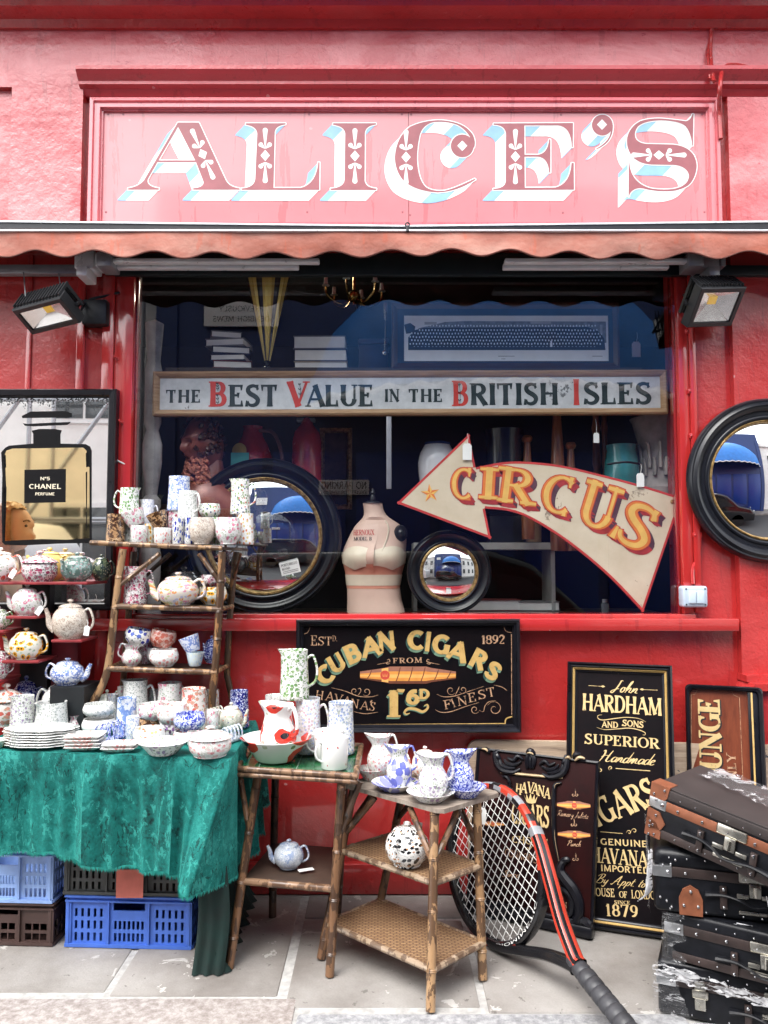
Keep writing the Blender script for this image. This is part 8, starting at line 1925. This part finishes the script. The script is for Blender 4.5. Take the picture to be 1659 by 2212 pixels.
hang_tag(886,1690,-.62,32,'white price tag between the ewers on the low table',(884,1674),-15)
item('teapot',833,926,1766,1880,('z',.392),'cow','round white teapot with black birds on the middle woven shelf',-1,62)
item('teapot',592,655,1813,1898,('y',-.56,.312),'bluegrey','grey blue teapot on the lower shelf of the tiled table',1)
p = P(672,1880,-.60); M = Matrix.Translation(V((p.x-.02,-.60,.3165))); mb = MB(); mb.box((-.03,-.012,0),(.03,.012,.002),0,M @ Matrix.Rotation(.4,4,'Z')); tg = obj('price_tag', mb, PAPER, None, label='white price tag lying beside the grey blue teapot', cat='price tag', group='white tie on price tags')
# ---------------------------------------------------------------- giant tennis racket
RC_, RA, RS = V((.4445,-.4522,.2935)), V((.3765,-.882,-.2835)), V((.3134,-.1667,.9349))
RA.normalize(); RS = (RS-RA*RS.dot(RA)).normalized(); RN = RA.cross(RS); 
if RN.y > 0: RN = -RN
ra, rb = .325, .280
rk = empty('tennis_racket', V((RC_.x,RC_.y,0)), 'giant black and red tennis racket leaning behind the low bamboo table', 'tennis racket')
RBLK = plain('racket black lacquer', (.012,.012,.014), .22, coat=.4); RRED = plain('racket orange red', (.52,.05,.028), .25, coat=.4, var=.06); RGRY = plain('racket grey', (.26,.27,.29), .25, coat=.4, var=.08); RSTR = plain('white string', (.74,.74,.72), .5)
E_ = lambda a, k=1.0: RC_ + RA*(ra*k*cos(a)) + RS*(rb*k*sin(a))
mb = MB(); n = 120; w_, d_ = .017, .024
vs = []; fs = []; ms = []; K = 10
for i in range(n):
    a = 2*pi*i/n; c = E_(a); tn = (E_(a+.01)-E_(a-.01)).normalized(); rad = tn.cross(RN).normalized()
    if rad.dot(c-RC_) < 0: rad = -rad
    for j in range(K):
        t = 2*pi*j/K; ss = lambda x: (abs(x)**.65)*(1 if x > 0 else -1)
        vs.append(c + rad*ss(cos(t))*w_ + RN*ss(sin(t))*d_)
def paint(i, j):
    f = (i/n*360) % 360                       # 0 = throat; 90 = upper side, 270 = lower side
    t = 2*pi*(j+.5)/K; face = sin(t) > .25; outer = cos(t) > .3
    if 30 < f < 158:
        if face and not outer: return (1,1,0,2,1,2,0,1)[int(f/8) % 8]
        if outer and sin(t) > -.2: return (1,2,1,1,0,2,1,0)[int(f/9) % 8]
        return 0
    if 185 < f < 330: return 1 if (outer and face) else (2 if outer and sin(t) > -.3 and f < 300 else 0)
    return 0
for i in range(n):
    for j in range(K):
        mb.f.append((i*K+j, ((i+1)%n)*K+j, ((i+1)%n)*K+(j+1)%K, i*K+(j+1)%K)); mb.m.append(paint(i,j)); mb.sm.append(True)
mb.v = vs; obj('head_frame', mb, [RBLK,RRED,RGRY], rk)
mb = MB(); sx = 17; sy = 19; q = .965
for i in range(sx):
    y = rb*q*(-1+2*(i+.5)/sx); h = ra*q*sqrt(max(0,1-(y/(rb*q))**2)); p0 = RC_+RS*y-RA*h; p1 = RC_+RS*y+RA*h; mb.tube([p0,p1], .0016, 5, caps=False)
for i in range(sy):
    x = ra*q*(-1+2*(i+.5)/sy); h = rb*q*sqrt(max(0,1-(x/(ra*q))**2)); p0 = RC_+RA*x-RS*h+RN*.0014; p1 = RC_+RA*x+RS*h+RN*.0014; mb.tube([p0,p1], .0016, 5, caps=False)
obj('strings', mb, RSTR, rk)
g0 = RC_+RA*(1.708*.3397); g1 = RC_+RA*(2.9*.3397)
for sgn, cols in ((1,(1,2)),(-1,(0,0))):
    mb = MB(); pts = [E_(sgn*radians(62)), E_(sgn*radians(50))*1.0+RA*.01, RC_+RA*(ra*1.02)+RS*(sgn*rb*.50), RC_+RA*(ra*1.36)+RS*(sgn*rb*.235), g0+RS*sgn*.014-RA*.03, g0+RS*sgn*.012]
    c = catmull(pts,7); k = len(c); K = 12; vs = []
    for i, p in enumerate(c):
        tn = (c[min(i+1,k-1)]-c[max(i-1,0)]).normalized(); rad = tn.cross(RN).normalized(); rad = rad if rad.dot(RS)*sgn > 0 else -rad
        for j in range(K):
            t = 2*pi*j/K; ss = lambda x: (abs(x)**.6)*(1 if x > 0 else -1); vs.append(p+rad*ss(cos(t))*.0205+RN*ss(sin(t))*.027)
    mb.v = vs
    for i in range(k-1):
        for j in range(K):
            t = 2*pi*(j+.5)/K; m_ = 0
            if sgn > 0: m_ = (0,1,0,1,2,2,0,0,0,0,0,1)[j] if i > 3 else 2
            mb.f.append((i*K+j,(i+1)*K+j,(i+1)*K+(j+1)%K,i*K+(j+1)%K)); mb.m.append(m_); mb.sm.append(True)
    obj('throat', mb, [RBLK,RRED,RGRY], rk)
mb = MB(); k = 60; pts = [g0-RA*.045+(g1-g0+RA*.045)*i/k for i in range(k+1)]
rad_ = [.030+.004*((i*.5)%1>.86) + (.004 if i < 3 else 0)*0 for i in range(k+1)]
rad_ = [.027+.007*min(1,i/12) + (-.0035 if i % 5 == 0 else 0) for i in range(k+1)]
mb.tube(pts, rad_, 16, flat=.9); obj('grip', mb, plain('grey grip tape', (.035,.035,.04), .5, var=.25), rk)
mb = MB(); Mr = Matrix(((RA.x,-RN.x,RS.x,0),(RA.y,-RN.y,RS.y,0),(RA.z,-RN.z,RS.z,0),(0,0,0,1)))
def on_arm(tx, s0, s1, side, h, mi=0):
    o = RC_ + RN*.0242; Mx = Matrix.Translation(o) @ Matrix(((RA.x,-RN.x,RS.x,0),(RA.y,-RN.y,RS.y,0),(RA.z,-RN.z,RS.z,0),(0,0,0,1)))
    return Mx
Mx = on_arm('',0,0,0,0)
def wf(x, y):
    a = radians(-52)+x*radians(64); r = 1.0-.012+y*.045; return (ra*r*cos(a), rb*r*sin(a))
write(mb, Mx, 'BIOMIMETIC', 0, 1, -.2, .75, dict(T=.13,t=.12,serif=False), 0, -.0012, warp=wf)
obj('lettering', mb, RSTR, rk, fix=False)
hang_tag(1108*0+1042, 1745, -.42, 34, 'white price tag tied to the racket strings', (1044,1728), 6)
# ---------------------------------------------------------------- suitcases, stacked and wrapped
LEA = plain('tan leather', (.20,.066,.030), .5, var=.25, scale=22); DLEA = plain('dark brown leather', (.030,.019,.017), .45, var=.35, scale=14); BLEA = plain('black leathercloth', (.007,.0075,.010), .38, spec=.25, var=.4, scale=20, bump=.15, bscale=120)
TOPB = plain('dusty brown canvas', (.030,.022,.021), .75, var=.2, scale=8); STUD = plain('steel stud', (.62,.62,.62), .22, 1.0); LOCK = plain('nickel lock', (.55,.53,.47), .28, 1.0, var=.2)
class Studs:
    def __init__(s): s.p = []
    def ball(s, c, r, mi=0, n=8): s.p.append((V(c), r))
    def make(s, t):
        if not hasattr(Studs, 'me'):
            Studs.me = obj('stud', MB().ball((0,0,0), 1.0, 0, 8), STUD, t, world=False); f = True
        else: f = False
        for i, (c, r) in enumerate(s.p):
            o = Studs.me if (f and i == 0) else Studs.me.copy()
            if not (f and i == 0): COL.objects.link(o); o.parent = t
            o.location = c; o.scale = (r,r,r)
def suitcase(corner, rz, W, D, H, label, style, tiltx=0, tilty=0):
    """corner: front left bottom corner"""
    t = empty('suitcase', corner, label, 'suitcase', 'old suitcases in one stack', (radians(tiltx),radians(tilty),radians(rz)))
    body = {'tan':BLEA,'black':BLEA,'dark':BLEA,'low':BLEA}[style]
    lh = H*.34
    mb = MB(); mb.bbox((0,0,0),(W,D,H-lh-.0006),.012 if style != 'black' else .02,0,None,3); obj('case', mb, body, t, world=False)
    mb = MB(); mb.bbox((0,0,H-lh),(W,D,H),.014 if style != 'black' else .028,0,None,4); ld = obj('lid', mb, body, t, world=False)
    if style == 'tan': mb = MB(); mb.bbox((.004,.006,H-.003),(W-.004,D-.006,H+.003),.003); mb.bbox((.02,-.003,H-.035),(W-.02,.010,H-.003),.003); obj('canvas_top', mb, TOPB, ld, world=False)
    if style in ('tan','dark'): mb = MB(); mb.bbox((.02,-.003,.002),(W-.02,.010,.030),.003); obj('bottom_strip', mb, DLEA, t, world=False)
    zr = H-lh; st = Studs()
    mb = MB(); mb.bbox((.055,-.004,zr-.016),(W-.055,.004,zr+.016),.003); obj('strap', mb, LEA if style == 'tan' else DLEA, t, world=False)
    for s in (0,1):
        mb = MB(); a, b = ((-.004,.058) if s == 0 else (W-.058,W+.004)); mb.bbox((a,-.006,zr-.018),(b,.006,zr+.018),.003)
        if s == 0: mb.bbox((-.006,.0065,zr-.018),(.004,.05,zr+.018),.003)
        obj('corner_plate', mb, plain('brushed plate', (.50,.51,.52), .3, .9, var=.1) if 'brushed plate' not in bpy.data.materials else bpy.data.materials['brushed plate'], t, world=False); st.ball((.045 if s == 0 else W-.045,-.008,zr),.0065)
    for i in range(6): st.ball((.10+(W-.2)*i/5,-.006,zr),.0055)
    for i in range(11): st.ball((.05+(W-.1)*i/10,-.003,H-.024),.0032,0,6); st.ball((.05+(W-.1)*i/10,-.003,.016),.0032,0,6)
    if style == 'tan':
        for x0, sg in ((0,1),(W,-1)):
            for zc_, poly in ((H-.0,[(-.004,.005),(.062,.005),(.058,-.030),(.035,-.060),(-.004,-.066)]),(zr-.05,[(-.004,.026),(.038,.022),(.062,-.012),(.05,-.035),(.02,-.045),(-.004,-.042)]),(.0,[(-.004,.060),(.030,.050),(.052,.020),(.052,-.004),(-.004,-.004)])):
                mb = MB(); pl = [(x0+sg*x, zc_+z_) for x, z_ in poly]; mb.prism(pl, -.0055, .002)
                mb.prism([(y-.004+.002, z_) for y, z_ in []] or [(x0-sg*.0045,zc_+poly[0][1]),(x0-sg*.0045+sg*.0001,zc_+poly[0][1]),(x0-sg*.0045+sg*.0001,zc_+poly[-1][1])], 0, .05)
                if zc_ == H: mb.box((min(x0-.004*sg,x0+.06*sg),-.004,H+.0032),(max(x0-.004*sg,x0+.06*sg),.055,H+.0062))
                obj('leather_corner', mb, LEA, t, world=False)
                for x, z_ in ((poly[1][0]*.75,poly[1][1]-.012),(poly[-2][0]*.6,poly[-2][1]+.012),(.012,poly[-1][1]*.5+.004)): st.ball((x0+sg*x,-.008,zc_+z_),.0048)
    if style == 'black':
        mb = MB(); x = .115; mb.prism([(x-.036,.002),(x+.036,.002),(x+.037,.055),(x+.024,.085),(x,.098),(x-.024,.085),(x-.037,.055)], -.007, 0); obj('leather_patch', mb, LEA, t, world=False)
        for dx, z_ in ((-.022,.034),(.022,.034),(0,.080)): st.ball((x+dx,-.009,z_),.0055)
        for x_, z_ in ((.03,H-.05),(.055,H-.045),(.07,H-.03),(.02,.05),(.04,.04),(.055,.022)): st.ball((x_,-.003,z_),.0045)
    hx = {'tan':.27,'black':.30,'dark':.30,'low':.36}[style]; hz = zr-.055
    for dx in (-.085,.085):
        mb = MB(); mb.bbox((hx+dx-.011,-.012,hz-.045),(hx+dx+.011,.0,hz+.028),.003); obj('handle_loop', mb, DLEA, t, world=False); st.ball((hx+dx,-.014,hz+.020),.006); st.ball((hx+dx,-.014,hz-.037),.005)
    mb = MB(); c = catmull([V((hx-.14,-.006,hz-.004)),V((hx-.085,-.010,hz)),V((hx-.04,-.022,hz-.006)),V((hx,-.026,hz-.022)),V((hx+.04,-.022,hz-.020)),V((hx+.085,-.010,hz-.016)),V((hx+.15,-.006,hz-.022))],6); k = len(c)
    mb.tube(c, [.006+.010*abs(2*i/(k-1)-1)**3 for i in range(k)], 8, flat=.6); obj('handle', mb, BLEA, t, world=False)
    mb = MB(); lx = hx+.01; mb.bbox((lx-.048,-.010,zr-.010),(lx+.048,-.0045,zr+.022),.005); mb.bbox((lx-.018,-.014,zr-.055),(lx+.018,-.004,zr-.0105),.003); mb.bbox((lx-.055,-.011,zr-.060),(lx-.019,-.005,zr-.045),.003); mb.bbox((lx+.019,-.011,zr-.060),(lx+.055,-.005,zr-.045),.003); mb.tube([(lx,-.018,zr-.05),(lx,-.012,zr-.02)],.006,8); obj('lock', mb, LOCK, t, world=False)
    mb = MB(); mb.bbox((hx-.04,-.008,.024),(hx+.055,-.003,.036),.003); obj('lock_plate', mb, LOCK, t, world=False)
    if style == 'low':
        mb = MB(); mb.bbox((.115,-.012,zr-.075),(.150,-.004,zr+.014),.004); mb.bbox((.108,-.014,zr-.035),(.157,-.012,zr-.010),.003); obj('clasp', mb, LOCK, t, world=False)
    st.make(t); return t
cA = P(1398,1790,-1.03)
z4, z3_, z2_, z1_ = .0, .20, .39, .625
cs = lambda u, Y, z: V((P(u,1900,Y).x, Y, z))
p4 = cs(1416,-1.00,.003); p3 = cs(1436,-1.00,.179); p2 = cs(1412,-1.02,.340); p1 = cs(1398,-.965,.580)
suitcase(p4, -24, .66, .42, .172, 'black suitcase at the bottom of the stack under bunched plastic film', 'low')
suitcase(p3, -34, .66, .40, .158, 'dark brown suitcase second from the bottom of the stack', 'dark')
suitcase(p2, -17, .66, .43, .205, 'shiny black suitcase with one tan leather patch, second from the top', 'black')
suitcase(p1, -46, .62, .36, .172, 'top suitcase with tan leather strap and corners', 'tan', 0, 10.0)
FILM = NT('clear stretch film'); FILM.t.nodes.remove(FILM.b)
_s = FILM.noise(30,5,.7,FILM.mapr(FILM.co(),(1,1,1))); _a = FILM.math('MULTIPLY', FILM.math('GREATER_THAN', FILM.noise(15,6,.75,FILM.mapr(FILM.co(),(.5,.5,3.5)),1.2), .56), .95)
_f = FILM.math('ADD', .07, FILM.math('MULTIPLY', _a, _s))
_tr = FILM.n('ShaderNodeBsdfTransparent'); _pr = FILM.n('ShaderNodeBsdfPrincipled'); _pr.inputs['Base Color'].default_value = (.72,.72,.74,1); _pr.inputs['Roughness'].default_value = .12; _mx = FILM.n('ShaderNodeMixShader')
_bp = FILM.n('ShaderNodeBump'); FILM.l(FILM.noise(22,5,.7,FILM.mapr(FILM.co(),(.5,.5,2.5)),1.2), _bp.inputs['Height']); _bp.inputs['Strength'].default_value = 1; _bp.inputs['Distance'].default_value = .03; FILM.l(_bp.outputs[0], _pr.inputs['Normal'])
FILM.l(_f, _mx.inputs[0]); FILM.l(_tr.outputs[0], _mx.inputs[1]); FILM.l(_pr.outputs[0], _mx.inputs[2]); FILM.l(_mx.outputs[0], FILM.t.nodes['Material Output'].inputs[0]); FILMM = FILM.m
def film(name, label, grid, seed):
    rr = random.Random(seed); mb = MB(); nr = len(grid); nc = len(grid[0]); vs = [V(p)+V((rr.uniform(-.004,.004),rr.uniform(-.006,.0),rr.uniform(-.004,.004))) for r in grid for p in r]
    mb.add(vs, [(i*nc+j,i*nc+j+1,(i+1)*nc+j+1,(i+1)*nc+j) for i in range(nr-1) for j in range(nc-1)], 0, True)
    return obj(name, mb, FILMM, None, label=label, cat='plastic film', group='clear film round the suitcases', fix=False, sharp=180)
def local(c, rz, x, y, z_): a = radians(rz); return V((c.x+x*cos(a)-y*sin(a), c.y+x*sin(a)+y*cos(a), c.z+z_))
g = []
for i in range(30):
    s = i/29; x = .10+.52*s; lo_ = .205-.20*s*.55; row = []
    for j in range(8): f = j/7; row.append(local(p1,-46,x,.02+.34*f if True else 0,.1865+.006*sin(x*40+f*9)+.003*sin(f*21)) if f >= 0 else None)
    g.append([local(p1,-46,x*.98, (.10+.10*(1-s))+ (.365-(.10+.10*(1-s)))*f, .186-.176*x+.008*abs(sin(f*8+x*7))) for f in [j/11 for j in range(12)]])
film('plastic_film', 'crinkled clear film over the back of the top suitcase', g, 1)
g = [[local(p2,-17,-.012-.006*abs(sin(j*1.3+i)), .03+.40*i/14, -.02+.215*j/12) for j in range(13)] for i in range(15)]
film('plastic_film', 'clear film stretched round the side of the black suitcase with the tan patch', g, 2)
ROPE = NT('bunched stretch film'); ROPE.t.nodes.remove(ROPE.b); _t = ROPE.n('ShaderNodeBsdfTransparent'); _p = ROPE.n('ShaderNodeBsdfPrincipled'); _p.inputs['Base Color'].default_value = (.80,.80,.82,1); _p.inputs['Roughness'].default_value = .15; _m = ROPE.n('ShaderNodeMixShader')
ROPE.l(ROPE.math('MULTIPLY', ROPE.math('GREATER_THAN', ROPE.noise(34,6,.75,ROPE.mapr(ROPE.co(),(.35,.35,2.2)),.6), .47), .62), _m.inputs[0]); ROPE.l(_t.outputs[0], _m.inputs[1]); ROPE.l(_p.outputs[0], _m.inputs[2]); ROPE.l(_m.outputs[0], ROPE.t.nodes['Material Output'].inputs[0]); ROPE = ROPE.m
def rope(label, pts, w0, w1, n, seed, up=V((0,0,1))):
    """stretched film gathered into many flat strands that run along a path"""
    rr = random.Random(seed); c = catmull(pts, 8); k = len(c); mb = MB()
    n = int(n*2.6)
    for s_ in range(n):
        o = (s_+.5)/n*2-1; ph = rr.uniform(0,6.3); fr = rr.uniform(.15,.4); r = rr.uniform(.0007,.0022); i0 = rr.randint(0,k//4); i1 = k-rr.randint(0,k//4); pl = []
        for i in range(i0, i1):
            w_ = w0+(w1-w0)*i/(k-1); pl.append(c[i]+up*(w_*(o+.10*sin(ph+i*fr)))+V((rr.uniform(-.001,.001), -.003-.004*abs(sin(ph*2+i*fr)), 0)))
        if len(pl) > 2: mb.tube(pl, [r*(.5+.5*sin(pi*(i+.5)/len(pl))) for i in range(len(pl))], 5, flat=1.8)
    return obj('plastic_film', mb, ROPE, None, label=label, cat='plastic film', group='clear film round the suitcases')
g = [[local(p3,-34,-.010+.055*j/6*(1+.4*sin(i*.9)), -.010-.006*abs(sin(j*2+i*.7)), -.008+.165*i/16) for j in range(7)] for i in range(17)]
film('plastic_film', 'bunched clear film down the corner of the dark brown strapped suitcase', g, 3)
rr2 = random.Random(9)
g = [[local(p4,-24,-.014+.64*i/50, -.012-.016*abs(sin(i*.7+j*1.7))*(.5+.5*rr2.random()), .176-.085*(i/50)-.046*(j/8)*(1-.55*(i/50))+.004*sin(i*.9+j)) for j in range(9)] for i in range(51)]
o_ = film('plastic_film', 'rope of clear film slanting across the bottom suitcase', g, 4); o_.data.materials[0] = ROPE
g = [[local(p4,-24,-.014+.012*j+.075*(1-i/16)*0+.06*(i/16)*(j/5), -.012-.005*abs(sin(j+i*.8)), .15-.15*i/16) for j in range(6)] for i in range(17)]
film('plastic_film', 'clear film hanging down the left corner of the bottom suitcase', g, 5)
rope('white film bunched below the tan patched black suitcase', [local(p2,-17,.24,-.014,-.002), local(p2,-17,.36,-.018,-.02), local(p2,-17,.50,-.018,-.03), local(p2,-17,.66,-.018,-.03)], .006, .026, 10, 6)
rope('frayed film edge hanging at the left side of the tan patched suitcase', [local(p2,-17,-.010,-.006,.205), local(p2,-17,-.014,-.008,.13), local(p2,-17,-.022,.0,.06), local(p2,-17,-.05,.03,.02)], .010, .016, 8, 7, V((.8,.5,.2)))
q = local(p2,-17,.37,-.03,.085); mb = MB()
mb.tube(catmull([local(p2,-17,.34,-.028,.10), local(p2,-17,.350,-.03,.04), local(p2,-17,.345,-.03,.0)],4), .0016, 5); mb.tube(catmull([local(p2,-17,.350,-.03,.045), local(p2,-17,.375,-.032,.02), local(p2,-17,.40,-.032,-.01)],4), .0016, 5)
obj('string', mb, PAPER, None, label='white string tied to the handle of the tan patched suitcase', cat='string')
